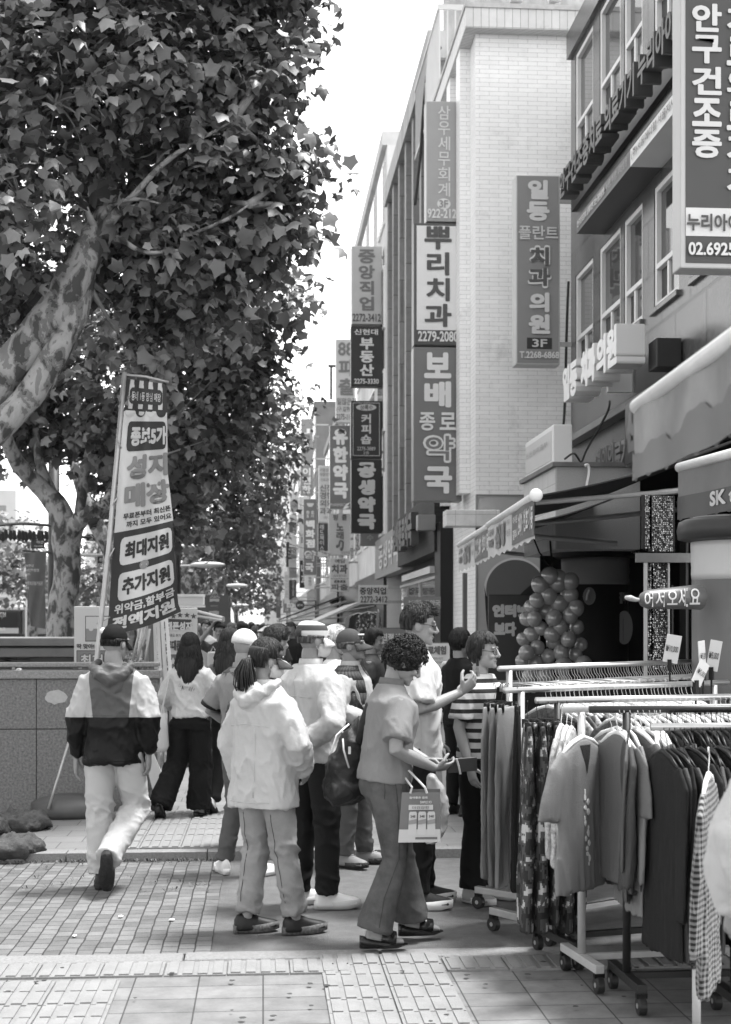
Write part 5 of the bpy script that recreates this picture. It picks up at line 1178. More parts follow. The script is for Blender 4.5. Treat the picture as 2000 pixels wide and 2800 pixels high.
person('woman with waist-long wavy black hair, white cropped blouse and wide black trousers, walking away', at(520, 12.0, .055), R(-8), 1.56, 1.0, (R(-6), 0, 0),
       arms=dict(L=[(-.24, -.01, 1.12), (-.20, .14, 1.0)], R=[(.255, .0, 1.13), (.24, .15, 1.02)]),
       legs=dict(L=[(-.13, .05, .50), (-.25, -.16, .13), (.05, .55)], R=[(.10, .03, .49), (.075, .03, .085), (-.3, 0)]),
       top=dict(mat=cloth('white_blouse', .43, .7, .2, 120), hem=.93, ease=.03, sleeve='long', sw=.062, fold=.016, name='blouse'), bottom=dict(mat=BLACKC, w=(.10, .105, .112), waist=1.04, fold=.014), shoes=dict(mat=SKH, style='sandal'), hair='long', hmat=HB, female=True, skin=.38, seed=3)
person('woman with long dark hair and dark trousers half hidden behind the white cap man', at(628, 12.3, .055), R(-12), 1.60, .95, (R(-10), 0, 0),
       legs=dict(L=[(-.10, .06, .5), (-.13, -.14, .13), (0, .7)], R=[(.09, .05, .5), (.10, .12, .085), (0, 0)]), top=dict(mat=cloth('grey_blouse', .13), hem=.92, sleeve='long'), bottom=dict(mat=cloth('dark_slacks', .018), w=(.088, .08, .078)), shoes=dict(mat=SKW, sole=SOLE_B), hair='long', hmat=HD, female=True, skin=.32, lod=1, seed=4)
person('man in a plain white cap and grey short-sleeved shirt, seen from behind', at(668, 9.6), R(-38), 1.66, 1.02, (R(-14), R(6), 0),
       arms=dict(L=[(-.285, -.03, 1.12), (-.16, .16, .98)], R=[(.255, .04, 1.12), (.14, .22, 1.0)]),
       legs=dict(L=[(-.11, .04, .49), (-.15, -.03, .085), (.9, 0)], R=[(.10, .03, .49), (.11, .0, .085), (-.2, 0)]),
       top=dict(mat=cloth('grey_polo', .22, .85, .2, 200), hem=.86, ease=.03, sleeve='short', sw=.068, fold=.012, name='shirt', band=cloth('black_trim', .015)), collar=cloth('grey_polo', .22), vest=dict(mat=cloth('grey_gilet', .11), open=True),
       bottom=dict(mat=cloth('grey_trousers', .10), w=(.09, .07, .06)), shoes=dict(mat=SKW, sole=SKW), hair='none', cap=dict(mat=cloth('white_cap', .56, .8, .2, 100)), glasses=True, skin=.32, lod=0, seed=5)
person('ponytailed woman in a white hooded jacket, faded jeans and dark visor', at(722, 7.75), R(-42), 1.61, 1.04, (R(-22), R(8), 0),
       arms=dict(L=[(-.235, -.03, 1.10), (-.215, .03, .86)], R=[(.275, -.02, 1.10), (.16, .17, .93)]),
       legs=dict(L=[(-.10, .05, .49), (-.115, -.02, .085), (-.55, 0)], R=[(.105, .06, .49), (.135, .12, .085), (-.5, .0)]),
       top=dict(mat=JK_WHITE, hem=.735, ease=.042, flare=.02, sleeve='long', sw=.070, cuff=.75, fold=.012, fs=(9, 9, 4.2), name='jacket', waist=.135), hood=JK_WHITE, collar=JK_WHITE,
       bottom=dict(mat=DENIM_L, w=(.092, .08, .070), len=.93, fold=.016), shoes=dict(mat=SKH, sole=M('sole_patterned', .10, .6, .8, 60), thick=.03), hair='pony', hmat=HD, cap=dict(mat=cloth('visor', .06), style='visor', brim=.10), mask=True, female=True, skin=.32, seed=6)
def capz(): return zones('banded_cap', [(0, .50), (1.630, .06), (1.662, .48)], .8)
person('man in a banded white flat-topped cap, white jacket and dark trousers, hands behind his back', at(855, 8.5), R(-50), 1.72, 1.04, (R(-18), R(3), 0),
       arms=dict(L=[(-.25, -.10, 1.10), (-.03, -.20, .96)], R=[(.275, -.09, 1.10), (.05, -.205, .93)]), palms=dict(L=(0, -1, 0), R=(0, -1, 0)),
       legs=dict(L=[(-.10, .02, .49), (-.12, .0, .085), (-.3, 0)], R=[(.105, .02, .49), (.10, .03, .085), (-.62, 0)]),
       top=dict(mat=cloth('white_jacket', .40, .5, .12, 90), hem=.86, ease=.04, sleeve='long', sw=.07, fold=.015, fs=(9, 9, 4), name='jacket', waist=.14), collar=cloth('white_jacket', .40),
       bottom=dict(mat=DARKT, w=(.095, .078, .070), fold=.010), shoes=dict(mat=SKW, sole=M('sole_pale', .5, .6), thick=.03), hair='crop', hmat=HG, cap=dict(mat=capz(), style='army', brim=.06, brim_mat=cloth('cap_brim', .5), strap=True), mask=True, skin=.27, seed=7)
person('person with brown hair showing only between the visor and the banded cap', at(752, 10.4, .055), R(-30), 1.63, 1.0, (R(-20), R(10), 0), top=dict(mat=cloth('light_grey_top', .35), hem=.85, sleeve='long'), bottom=dict(mat=cloth('grey_slacks', .07)), shoes=dict(mat=SKH, sole=SOLE_B), hair='short', hmat=HD, lod=1, seed=8)
person('man in a dark baseball cap and dark gilet over a pale polo, facing right', at(962, 10.0), R(-118), 1.66, 1.05, (R(18), R(-2), 0),
       arms=dict(L=[(-.24, .02, 1.12), (-.15, .22, 1.06)], R=[(.245, .02, 1.12), (.17, .20, 1.04)]), legs=dict(L=[(-.09, .04, .49), (-.10, .06, .085), (.4, 0)], R=[(.10, .02, .49), (.11, .0, .085), (-.2, 0)]),
       top=dict(mat=cloth('pale_polo', .36), hem=.86, ease=.025, sleeve='long', sw=.064), collar=cloth('pale_polo', .36), vest=dict(mat=cloth('dark_gilet', .045, .6), open=True), bottom=dict(mat=cloth('mid_slacks', .08)), shoes=dict(mat=M('shoe_grey', .22, .6), sole=SOLE_B, laces=M('laces', .4)),
       hair='crop', hmat=HG, cap=dict(mat=cloth('dark_cap', .055), mark=[(.02, .075, .022, .006)]), skin=.27, seed=9)
person('white-haired man behind the dark cap, looking right', at(916, 11.0, .055), R(-95), 1.62, 1.0, (0, 0, 0), top=dict(mat=cloth('white_shirt', .6), hem=.85, sleeve='short'), bottom=dict(mat=cloth('slacks_dark', .03)), shoes=dict(mat=SKH, sole=SOLE_B), hair='short', hmat=HW, skin=.32, lod=1, seed=10, glasses=False)
TEE = cloth('heather_polo', .19, .85, .25, 220)
pw = person('curly-haired woman in a grey polo and flared jeans, looking down at her phone', at(1052, 7.45), R(-78), 1.63, 1.10, (R(-6), R(34), 0), lean=.10,
       arms=dict(L=[(-.215, .10, 1.10), (-.07, .27, 1.00)], R=[(.240, -.01, 1.09), (.10, .255, .975)]), palms=dict(L=(.3, 0, -1), R=(-.6, 0, .8)), hdirs=dict(R=Vector((-.25, 1, .05)), L=Vector((.2, 1, 0))), curls=(.8, .75),
       legs=dict(L=[(-.10, .13, .49), (-.12, .19, .11), (.0, 0)], R=[(.10, .03, .49), (.12, -.10, .11), (-.1, 0)]),
       top=dict(mat=TEE, hem=.90, ease=.022, sleeve='short', sw=.064, fold=.009, bust=.05, belly=.035, name='polo_shirt', waist=.13), collar=cloth('heather_dark', .12),
       bottom=dict(mat=DENIM, w=(.094, .070, .098), waist=1.0, fold=.006), shoes=dict(mat=M('sandal_black', .012, .25), style='wedge'), hair='curly', hmat=HC, female=True, skin=.32, seed=11)
pt_ = person('tall man in glasses and a white T-shirt, holding up a small object', at(1136, 8.55), R(-88), 1.82, 1.02, (R(-4), R(10), 0),
       arms=dict(L=[(-.215, .04, 1.12), (-.14, .12, .90)], R=[(.235, -.01, 1.10), (.14, .235, 1.20)]), palms=dict(R=(-.7, -.2, .5)), hdirs=dict(R=Vector((-.1, .75, .6))), curls=(.5, .95),
       legs=dict(L=[(-.09, .06, .49), (-.10, .06, .085), (.1, 0)], R=[(.095, .03, .49), (.105, .0, .085), (-.1, 0)]),
       top=dict(mat=cloth('white_tee', .46, .85, .2, 200), hem=.80, ease=.035, sleeve='short', sw=.078, fold=.013, name='t_shirt', waist=.135), bottom=dict(mat=DARKT, w=(.09, .075, .066)), shoes=dict(mat=M('shoe_dark_knit', .03, .8, .3, 90), sole=SKW, thick=.03), hair='short', hmat=HD, glasses=True, skin=.32, seed=12)
def stripe(t, N, L, sp, cur):
    w_ = N.new('ShaderNodeMath'); w_.operation = 'MULTIPLY_ADD'; L(sp.outputs[2], w_.inputs[0]); w_.inputs[1].default_value = 1 / .062; w_.inputs[2].default_value = .35
    f_ = N.new('ShaderNodeMath'); f_.operation = 'FRACT'; L(w_.outputs[0], f_.inputs[0])
    c = N.new('ShaderNodeMath'); c.operation = 'GREATER_THAN'; c.inputs[1].default_value = .58; L(f_.outputs[0], c.inputs[0])
    mx = N.new('ShaderNodeMix'); mx.data_type = 'RGBA'; L(c.outputs[0], mx.inputs[0]); L(cur, mx.inputs[6]); mx.inputs[7].default_value = (.02, .02, .02, 1); return mx.outputs[2]
STR = zones('striped_knit', [(0, .46), (.2, .46)], .85, 2, stripe)
ps = person('woman in glasses and a black and white striped top behind the clothes rack', at(1318, 8.75), R(-132), 1.64, 1.06, (R(14), R(3), 0),
       arms=dict(R=[(.215, -.03, 1.10), (.215, .05, .86)], L=[(-.215, -.03, 1.10), (-.20, .05, .86)]), legs=dict(R=[(.10, .03, .49), (.14, .02, .085), (-.2, 0)], L=[(-.09, .03, .49), (-.09, .05, .085), (0, 0)]),
       top=dict(mat=STR, hem=.89, ease=.028, sleeve='short', sw=.072, fold=.008, bust=.03, belly=.02, name='striped_top'), bottom=dict(mat=BLACKC, w=(.10, .088, .086), fold=.008), shoes=dict(mat=M('shoe_beige', .36, .7), sole=SKW, laces=WHITE), hair='bob', hmat=HD, glasses=True, female=True, skin=.38, seed=13)
person('woman in black with dark hair tied up, standing by the white wall corner', at(1258, 12.2, .055), R(-55), 1.60, 1.0, (R(-10), 0, 0), top=dict(mat=BLACKC, hem=.85, sleeve='long'), bottom=dict(mat=BLACKC), shoes=dict(mat=SKH, sole=SOLE_B), hair='bob', hmat=HB, female=True, skin=.27, lod=1, seed=14)
person('person in a loose white shirt cut off by the right edge, close to the camera', at(2290, 3.75), R(20), 1.72, 1.1, (0, 0, 0), arms=dict(L=[(-.30, -.02, 1.13), (-.24, .10, .93)]), top=dict(mat=cloth('loose_white_shirt', .48, .8, .15, 150), hem=.82, ease=.05, sleeve='long', sw=.085, fold=.016), bottom=dict(mat=cloth('dark_grey_trousers', .03)), shoes=dict(mat=SKH, sole=SOLE_B), hair='short', seed=15, lod=0)
# --- stitched seams, traced onto the cloth by rays from outside
from mathutils.bvhtree import BVHTree
def seam(P, part, side, lines, r=.0022, mat=None, name='seam'):
    g_ = next(c for c in P.children if c.name.split('.')[0] == part); T = BVHTree.FromPolygons([v.co[:] for v in g_.data.vertices], [tuple(q.vertices) for q in g_.data.polygons]); D = Vector(side)
    for pts in lines:
        hit = []
        for i in range(len(pts) - 1):
            for k in range(6):
                q = Vector(pts[i]).lerp(Vector(pts[i + 1]), k / 6); h_ = T.ray_cast(q - D * .6, D)
                if h_[0]: hit.append(h_[0] - D * .0008)
        if len(hit) > 2:
            o = obj(name, MB().tube(hit, r, 5), mat or g_.data.materials[0], g_, smooth=True, local=True)
STITCH = M('stitching', .03, .8); PALE_ST = M('pale_stitching', .42, .8)
byl = {o['label']: o for o in COL.objects if o.name.startswith('person') and 'label' in o}
def who(s_): return next(o for k, o in byl.items() if s_ in k)
_p5, _p6, _p1 = who('ponytailed'), who('banded white flat'), who('walking man seen')
seam(_p5, 'jacket', (0, 1, 0), [[(-.17, -.1, 1.20), (0, -.1, 1.215), (.17, -.1, 1.20)], [(.06, -.1, 1.19), (.065, -.1, 1.0), (.06, -.1, .76)], [(-.18, -.1, .775), (0, -.1, .77), (.18, -.1, .775)]], .0032)
seam(_p5, 'trousers', (0, 1, 0), [[(-.10, -.1, .70), (-.105, -.1, .45), (-.115, -.1, .13)], [(.105, -.1, .70), (.115, -.1, .45), (.13, -.1, .13)]], .002, STITCH)
seam(pw, 'trousers', (-1, 0, 0), [[(.1, .0, .96), (.1, .02, .75), (.1, .03, .5), (.12, -.06, .3), (.12, -.10, .12)], [(.1, -.05, .95), (.1, -.055, .80)], [(.1, .05, .96), (.1, .045, .86)]], .0022, STITCH)
seam(_p6, 'jacket', (0, 1, 0), [[(0, -.1, 1.38), (0, -.1, 1.1), (0, -.1, .9)], [(-.16, -.1, .90), (0, -.1, .895), (.16, -.1, .90)], [(-.15, -.1, 1.24), (0, -.1, 1.25), (.15, -.1, 1.24)]], .0028)
seam(_p1, 'jacket', (0, 1, 0), [[(-.18, -.1, .835), (0, -.1, .83), (.18, -.1, .835)], [(-.15, -.1, 1.12), (0, -.1, 1.118), (.15, -.1, 1.12)]], .0035)
seam(_p1, 'trousers', (0, 1, 0), [[(0, -.1, .86), (0, -.1, .78), (0, -.1, .72)], [(-.16, -.1, .84), (-.12, -.1, .83), (-.06, -.1, .83)], [(.06, -.1, .83), (.12, -.1, .83), (.16, -.1, .84)]], .002, PALE_ST)
seam(pt_, 't_shirt', (-1, 0, 0), [[(.1, .0, 1.1), (.1, .01, .95), (.1, .01, .83)]], .002)
# --- the crowd further down the pavement
crowd = [
 ('man in a pale polo holding a phone to his ear by the street signs', 564, 25, 170, 1.72, .34, .05, 'short', None, dict(R=[(.26, .0, 1.14), (.12, .10, 1.52)]), HB),
 ('young cyclist in a dark T-shirt with one hand on his hair', 603, 19.5, 160, 1.66, .035, .03, 'short', None, dict(R=[(.30, .05, 1.42), (.11, .06, 1.64)], L=[(-.25, .1, 1.15), (-.2, .3, 1.0)]), HB),
 ('man in a dark cap and dark vest behind the cyclist', 632, 24, 175, 1.68, .05, .04, 'crop', .06, None, HB),
 ('person in a white cap just right of the dark-capped man', 645, 29, 180, 1.62, .2, .05, 'crop', .7, None, HB),
 ('man in a black cap and black shirt seen from behind in the crowd', 660, 22, 5, 1.70, .02, .03, 'crop', .02, None, HB),
 ('person with dark hair directly left of the white parasol', 688, 33, 0, 1.70, .12, .04, 'short', None, None, HB),
 ('fair-haired person in the middle of the crowd', 699, 30, 10, 1.62, .4, .1, 'short', None, None, HG),
 ('person in grey just under the tip of the white parasol', 716, 27, -5, 1.64, .16, .04, 'short', None, None, HB),
 ('dark-haired woman in front of the parasol, facing away', 734, 24, 0, 1.60, .06, .03, 'bob', None, None, HB),
 ('person with short black hair behind the banded cap', 752, 21, 10, 1.60, .05, .03, 'short', None, None, HB),
 ('woman facing the camera beneath the white parasol', 770, 26, 178, 1.62, .3, .05, 'bob', None, dict(R=[(.24, .1, 1.15), (.12, .2, 1.3)]), HB),
 ('man in a black jacket facing the camera right of the parasol', 797, 23, 170, 1.68, .015, .03, 'short', None, None, HB),
 ('person in a dark hat between the banded cap and the white-haired man', 888, 15, -160, 1.62, .05, .04, 'crop', .05, None, HB),
 ('woman with black hair behind the dark cap brim', 1018, 14, -100, 1.60, .04, .03, 'bob', None, None, HB),
 ('person in a dark coat far off on the left side of the crowd', 672, 46, 0, 1.70, .04, .03, 'short', None, None, HB),
 ('person in white far off in the crowd', 706, 44, 180, 1.66, .6, .1, 'short', None, None, HB),
 ('tiny dark figure in the distant crowd left of centre', 684, 58, 0, 1.70, .05, .03, 'short', None, None, HB),
 ('tiny pale figure in the distant crowd', 722, 60, 180, 1.66, .45, .1, 'short', None, None, HB),
 ('distant person in a hat near the far shop awnings', 745, 50, 0, 1.66, .1, .05, 'crop', .5, None, HB),
 ('distant person beside the far kerb trees', 655, 55, 0, 1.68, .08, .04, 'short', None, None, HB),
]
for i, (lab, px, d, fa, hh_, tg_, bg_, hr, cp, ar, hm3) in enumerate(crowd):
    person(lab, at(px, d, .055), R(fa), hh_, 1.0, (R(random.uniform(-20, 20)), R(random.uniform(-4, 10)), 0), arms=ar, top=dict(mat=cloth('crowd_%03d' % int(tg_ * 1000), tg_), hem=.86, sleeve='short' if i % 2 else 'long', fold=.01), bottom=dict(mat=cloth('crowd_%03d' % int(bg_ * 1000), bg_)), shoes=dict(mat=SKH, sole=SOLE_B), hair=hr, hmat=hm3, cap=dict(mat=cloth('crowd_cap_%02d' % int(cp * 100), cp)) if cp else None, lod=1 if d < 22 else 2, group='people in the crowd down the pavement', seed=30 + i, skin=.27 if i % 3 else .32)
# beyond about sixty metres the crowd is one mass
cm_ = MB(); rr = random.Random(5)
for i in range(170):
    d = 62 + 90 * rr.random() ** 1.3; x = rr.uniform(-1.9, 2.2); hh_ = rr.uniform(1.5, 1.78); z = .055
    cm_.loft([[(x + a, d + b, c) for a, b, c in ell(z + zz * hh_, rx, ry, 0, 0, 8)] for zz, rx, ry in ((0, .1, .08), (.3, .15, .1), (.5, .18, .12), (.7, .2, .13), (.82, .21, .12), (.86, .07, .07))]); cm_.ball((x, d, z + hh_ * .93), (.085, .1, .12), 8, 6)
obj('crowd', cm_, M('crowd_clothes', .10, .8, .9, 1.1, vlo=.015), kind='stuff', smooth=True)
# ------------------------------------------------------------------ things carried
def hold(P, p): return P.matrix_basis @ Vector(p)
ph = Vector(hold(pw, (.075, .40, .985)))
t = thing('phone_wallet', 'dark flip phone case held by the curly-haired woman', 'phone', ph - Vector((0, 0, .04)))
Mp = Matrix.Translation(ph) @ Matrix.Rotation(R(-4), 4, 'Y') @ Matrix.Rotation(R(12), 4, 'X')
m = MB(); m.box((-.055, -.008, -.038), (.10, .004, .038)); obj('case', xf(m, Mp), M('phone_leather', .035, .35), t, bevel=.004)
m = MB(); m.box((-.052, .005, -.035), (.097, .010, .035)); obj('screen', xf(m, Mp), M('screen_glass', .02, .1), t)
m = MB(); m.tube([(-.01, -.012, .04), (.0, -.016, .0), (.008, -.016, -.045)], .006, 8); obj('strap', xf(m, Mp), M('pale_strap', .4, .6), t)
b0 = onY(1082, 2165, 7.28); b1 = onY(1193, 2300, 7.28); bw_, bh_ = (b1.x - b0.x), (b0.z - b1.z)
t = thing('paper_bag', 'grey printed paper carrier bag hanging from the curly-haired woman\'s hand', 'bag', ((b0.x + b1.x) / 2, 7.3, b1.z))
m = MB(); Pq = [(0, 0), (1, 0), (1.02, 1), (-.1, 1)]
fr = [Vector((b0.x + u * bw_ * .93 + .03, 7.25, b0.z - v * bh_)) for u, v in Pq]
bk = [p + Vector((.015, .10, .005)) for p in fr]
m.add(fr + bk, [(0, 3, 2, 1), (4, 5, 6, 7), (0, 4, 7, 3), (1, 2, 6, 5), (3, 7, 6, 2)]); obj('bag_body', m, M('bag_paper', .16, .5, .1, 8), t)
def bagp(u, v, off=.004): return fr[0].lerp(fr[1], u).lerp(fr[3].lerp(fr[2], u), v) + Vector((0, -off, 0))
m = MB(); m.add([bagp(0, .74), bagp(1, .74), bagp(1, 1), bagp(0, 1)], [(0, 3, 2, 1)]); obj('pale_band', m, M('bag_white', .5, .5), t)
for k in range(3):
    u0 = .22 + k * .23; m = MB()
    m.slab([bagp(u0 + a * .195, v, .006) for a, v in ((0, .42), (.12, .385), (.88, .385), (1, .42), (1, .83), (.88, .86), (.12, .86), (0, .83))], (0, .002, 0)); c_ = obj('can_print', m, M('can_print', .52, .4), t)
    m = MB(); m.slab([bagp(u0 + a * .195, v, .009) for a, v in ((.0, .56), (1, .53), (1, .62), (0, .64))], (0, .002, 0)); obj('can_band', m, M('can_band', .26, .4), c_)
    m = MB(); put_text(m, '348', bagp(u0 + .03, .45, .011), (1, 0, 0), (0, 0, -1), bw_ * .12, bh_ * .05); obj('lettering', m, grey(.06), c_)
m = MB(); m.slab([bagp(a, v, .006) for a, v in ((.2, .25), (.82, .25), (.82, .35), (.2, .35))], (0, .002, 0)); obj('banner_print', m, M('can_print', .52, .4), t)
m = MB(); put_text(m, '더건강한', bagp(.28, .27, .009), (1, 0, 0), (0, 0, -1), bw_ * .42, bh_ * .06); obj('lettering', m, grey(.2), t)
m = MB(); put_text(m, '몸애좋은 음료', bagp(.2, .08, .005), (1, 0, 0), (0, 0, -1), bw_ * .45, bh_ * .045); put_text(m, 'SIMPLE X3', bagp(.48, .17, .005), (1, 0, 0), (0, 0, -1), bw_ * .28, bh_ * .05); obj('lettering', m, grey(.62), t)
m = MB(); m.slab([bagp(a, v, .006) for a, v in ((.4, .895), (.92, .895), (.92, .94), (.4, .94))], (0, .002, 0)); obj('print_bar', m, grey(.14), t)
hp = onY(1112, 2112, 7.3)
m = MB(); m.tube([bagp(.22, 0.02), bagp(.24, -.1) + Vector((.004, 0, 0)), hp + Vector((-.012, -.01, -.02)), hp], .006, 6); obj('handle', m, M('bag_handle', .5, .6), t)
m = MB(); m.tube([bagp(.66, 0.02), bagp(.60, -.1), hp + Vector((.012, 0, .01)), hp], .006, 6); obj('handle', m, M('bag_handle', .5, .6), t)
# backpack slung over her shoulder
def B(px, py, y): return onY(px, py, y)
t = thing('backpack', 'black backpack hanging off the curly-haired woman\'s shoulder', 'backpack', B(945, 2205, 7.75))
m = MB()
for (px, py, rx, rz, dy) in ((985, 2010, .05, .11, .02), (965, 2060, .09, .14, 0), (948, 2110, .115, .14, 0), (945, 2150, .125, .10, 0), (925, 2170, .07, .07, -.03)):
    m.ball(B(px, py, 7.72 + dy), (rx, .11, rz), 18, 12)
m.ball(B(940, 2160, 7.66), (.10, .08, .075), 16, 10)
me2 = remesh(m, 'bag_body', .011, 2); folds(me2, .014, (10, 10, 10), 77)
o = obj('bag_body', me2, M('black_nylon', .008, .5, .2, 20, .3, 200), None, smooth=True); o.parent = t; o.matrix_parent_inverse = Matrix.Translation(-Vector(t.location))
m = MB(); m.tube([B(905, 2060, 7.6), B(921, 2010, 7.6), B(955, 1980, 7.63)], .005, 6); obj('zip_piping', m, WHITE, t, smooth=True)
m = MB(); m.tube([B(955, 2100, 7.585), B(940, 2050, 7.585), B(938, 2020, 7.6)], .005, 6); obj('zip_piping', m, LIGHT, t, smooth=True)
m = MB(); m.tube([B(1035, 1905, 7.42), B(1008, 1930, 7.40), B(992, 1975, 7.45), B(980, 2030, 7.6)], [(.02, .006)] * 4, 8, up=(1, 0, 0)); obj('shoulder_strap', m, M('strap_web', .02, .7), t, smooth=True)
m = MB(); m.box(tuple(B(953, 2062, 7.57)), tuple(Vector(B(960, 2042, 7.57)) + Vector((0, .012, 0)))); obj('buckle', m, STEEL, t)
# plastic bag of the tall man, object in his hand
t = thing('plastic_bag', 'translucent white plastic bag hanging behind the paper bag', 'bag', onY(1205, 2310, 8.2))
m = MB()
m.loft([[Vector((c.x + a * w_, 8.25 + b * .05, c.z)) for a, b in [(math.cos(q), math.sin(q)) for q in [2 * math.pi * i / 14 for i in range(14)]]] for c, w_ in ((onY(1183, 2120, 8.2), .015), (onY(1193, 2160, 8.2), .06), (onY(1200, 2230, 8.2), .075), (onY(1195, 2280, 8.2), .06), (onY(1178, 2310, 8.2), .03))])
me2 = remesh(m, 'bag_body', .012, 2); folds(me2, .012, (12, 12, 9), 90); me2.materials.clear(); o = obj('bag_body', me2, M('plastic_film', .55, .3, trans=.35), None, smooth=True); o.parent = t; o.matrix_parent_inverse = Matrix.Translation(-Vector(t.location))
p = hold(pt_, (.105, .335, 1.285))
t = thing('small_bottle', 'small dark object held up between the tall man\'s fingers', 'bottle', p)
m = MB(); m.tube([p, p + Vector((0, 0, .06))], .014, 10); obj('body', m, M('bottle_pattern', .2, .4, .8, 60), t); m = MB(); m.tube([p + Vector((0, 0, .061)), p + Vector((0, 0, .105))], .009, 10); obj('cap', m, BLACK, t)
t = thing('tote_bag', 'pale tote bag carried on the left of the long-haired woman', 'bag', B(435, 2055, 12))
m = MB(); m.loft([[(c.x + a * w_, 12.0 + b * .04, c.z) for a, b in [(math.cos(q), math.sin(q)) for q in [2 * math.pi * i / 12 for i in range(12)]]] for c, w_ in ((B(445, 1950, 12), .03), (B(440, 1990, 12), .06), (B(435, 2040, 12), .085), (B(433, 2055, 12), .07))]); obj('bag_body', m, cloth('tote_canvas', .42), t, smooth=True)
m = MB(); m.tube([B(440, 1955, 11.98), B(455, 1890, 11.98), B(462, 1850, 12.0)], .008, 6); obj('handle', m, cloth('tote_canvas', .42), t)
# ------------------------------------------------------------------ clothes rails and garments
def rack(label, p0, ang, L, hz, mat, mat2, post=.12):
    """wheeled clothes rail: p0 = ground point under its left end, ang = direction of the bar"""
    t = thing('clothes_rack', label, 'clothes rack', (p0[0], p0[1], 0), 'wheeled clothes racks', ang)
    m = MB(); m.tube([(-post, 0, hz), (L + post, 0, hz)], .0165, 12); obj('bar', m, mat, t, smooth=True, local=True)
    for x in (0, L):
        m = MB(); m.tube([(x, 0, .13), (x, 0, hz - .012)], .019, 12); obj('post', m, mat2, t, smooth=True, local=True)
        m = MB(); m.box((x - .022, -.24, .095), (x + .022, .24, .135)); f_ = obj('foot', m, mat2, t, local=True, bevel=.004)
        for y in (-.225, .225):
            m = MB(); m.tube([(x - .018, y, .042), (x + .018, y, .042)], .040, 18); w_ = obj('caster', m, M('caster_rubber', .015, .5), t, local=True, bevel=.006)
            m = MB(); m.tube([(x - .0195, y, .042), (x + .0195, y, .042)], .012, 10); obj('hub', m, GALV, w_, local=True)
            m = MB(); m.box((x - .024, y - .012, .075), (x + .024, y + .012, .096)); obj('fork', m, BLACK, w_, local=True)
    m = MB(); m.box((.022, -.014, .105), (L - .022, .014, .133)); obj('base_bar', m, mat2, t, local=True); return t
def gmesh(kind, seed):
    """garment hanging at the origin from a hook at z = 0; its width runs along X"""
    m = MB(); rr = random.Random(seed); th = .026
    if kind in ('tee', 'top', 'long'):
        ln_ = {'tee': .70, 'top': .74, 'long': .86}[kind]
        m.loft([ell(-z, rx, ry, 0, 0, 20, 2.2) for z, rx, ry in ((.085, .06, .012), (.10, .09, .016), (.135, .19, .020), (.19, .225, .026), (.30, .222, th), (.45, .222, th * 1.1), (ln_ - .1, .235, th * 1.25), (ln_, .24, th * 1.35))])
        for s_ in (-1, 1):
            if kind == 'tee': m.tube([(s_ * .17, 0, -.15), (s_ * .235, 0, -.22), (s_ * .275, .01, -.34), (s_ * .28, .015, -.40)], [(.045, .018), (.075, .024), (.085, .026), (.092, .026)], 14, up=(1, 0, 0))
            else: m.tube([(s_ * .17, 0, -.15), (s_ * .235, 0, -.22), (s_ * .262, .012, -.42), (s_ * .262, .02, -.66), (s_ * .258, .02, -.70)], [(.045, .018), (.065, .022), (.058, .024), (.048, .022), (.044, .020)], 14, up=(1, 0, 0))
        v = .010
    else:                                                    # trousers hung from the waistband
        lg = {'pants': 1.02, 'camo': 1.12}[kind]
        m.loft([ell(-z, rx, ry, 0, 0, 20, 2.3) for z, rx, ry in ((.10, .19, .020), (.16, .195, .026), (.28, .215, .032), (.36, .22, .032))])
        for s_ in (-1, 1): m.tube([(s_ * .10, 0, -.24), (s_ * .105, 0, -.36), (s_ * .108, .006, -.62), (s_ * .11, .01, -lg)], [(.10, .028), (.112, .034), (.098, .036), (.088, .038)], 16, up=(1, 0, 0))
        v = .010
    me = remesh(m, kind, v, 2, .5)
    folds(me, .016 if kind != 'tee' else .011, (9, 9, 1.6), seed * 3 + 1, lambda x, y, z: min(1, max(.15, (-z - .12) / .4))); me.shade_smooth()
    return me
def hanger_mesh(kind):
    m = MB(); m.tube([(.0, .0, -.10), (0, 0, -.055), (.018, 0, -.035), (.026, 0, -.008), (.014, 0, .019), (-.010, 0, .021), (-.021, 0, .004)], .0022, 6)
    if kind == 'clip':
        m.tube([(-.16, 0, -.085), (0, 0, -.075), (.16, 0, -.085)], .004, 6)
        for s_ in (-1, 1): m.box((s_ * .13 - .012, -.024, -.125), (s_ * .13 + .012, .024, -.08))
    else: m.tube([(-.20, 0, -.142), (-.10, 0, -.098), (0, 0, -.078), (.10, 0, -.098), (.20, 0, -.142)], [.007, .011, .012, .011, .007], 8)
    return m.mesh('hanger', smooth=True)
GM = {k: [gmesh(k, 10 * i + j) for j in range(n)] for i, (k, n) in enumerate((('tee', 3), ('top', 3), ('long', 3), ('pants', 3), ('camo', 2)))}
HGM = {'clip': hanger_mesh('clip'), 'bow': hanger_mesh('bow')}
for me in list(HGM.values()) + [x for l in GM.values() for x in l]: me.materials.clear(); me.materials.append(BLACK)
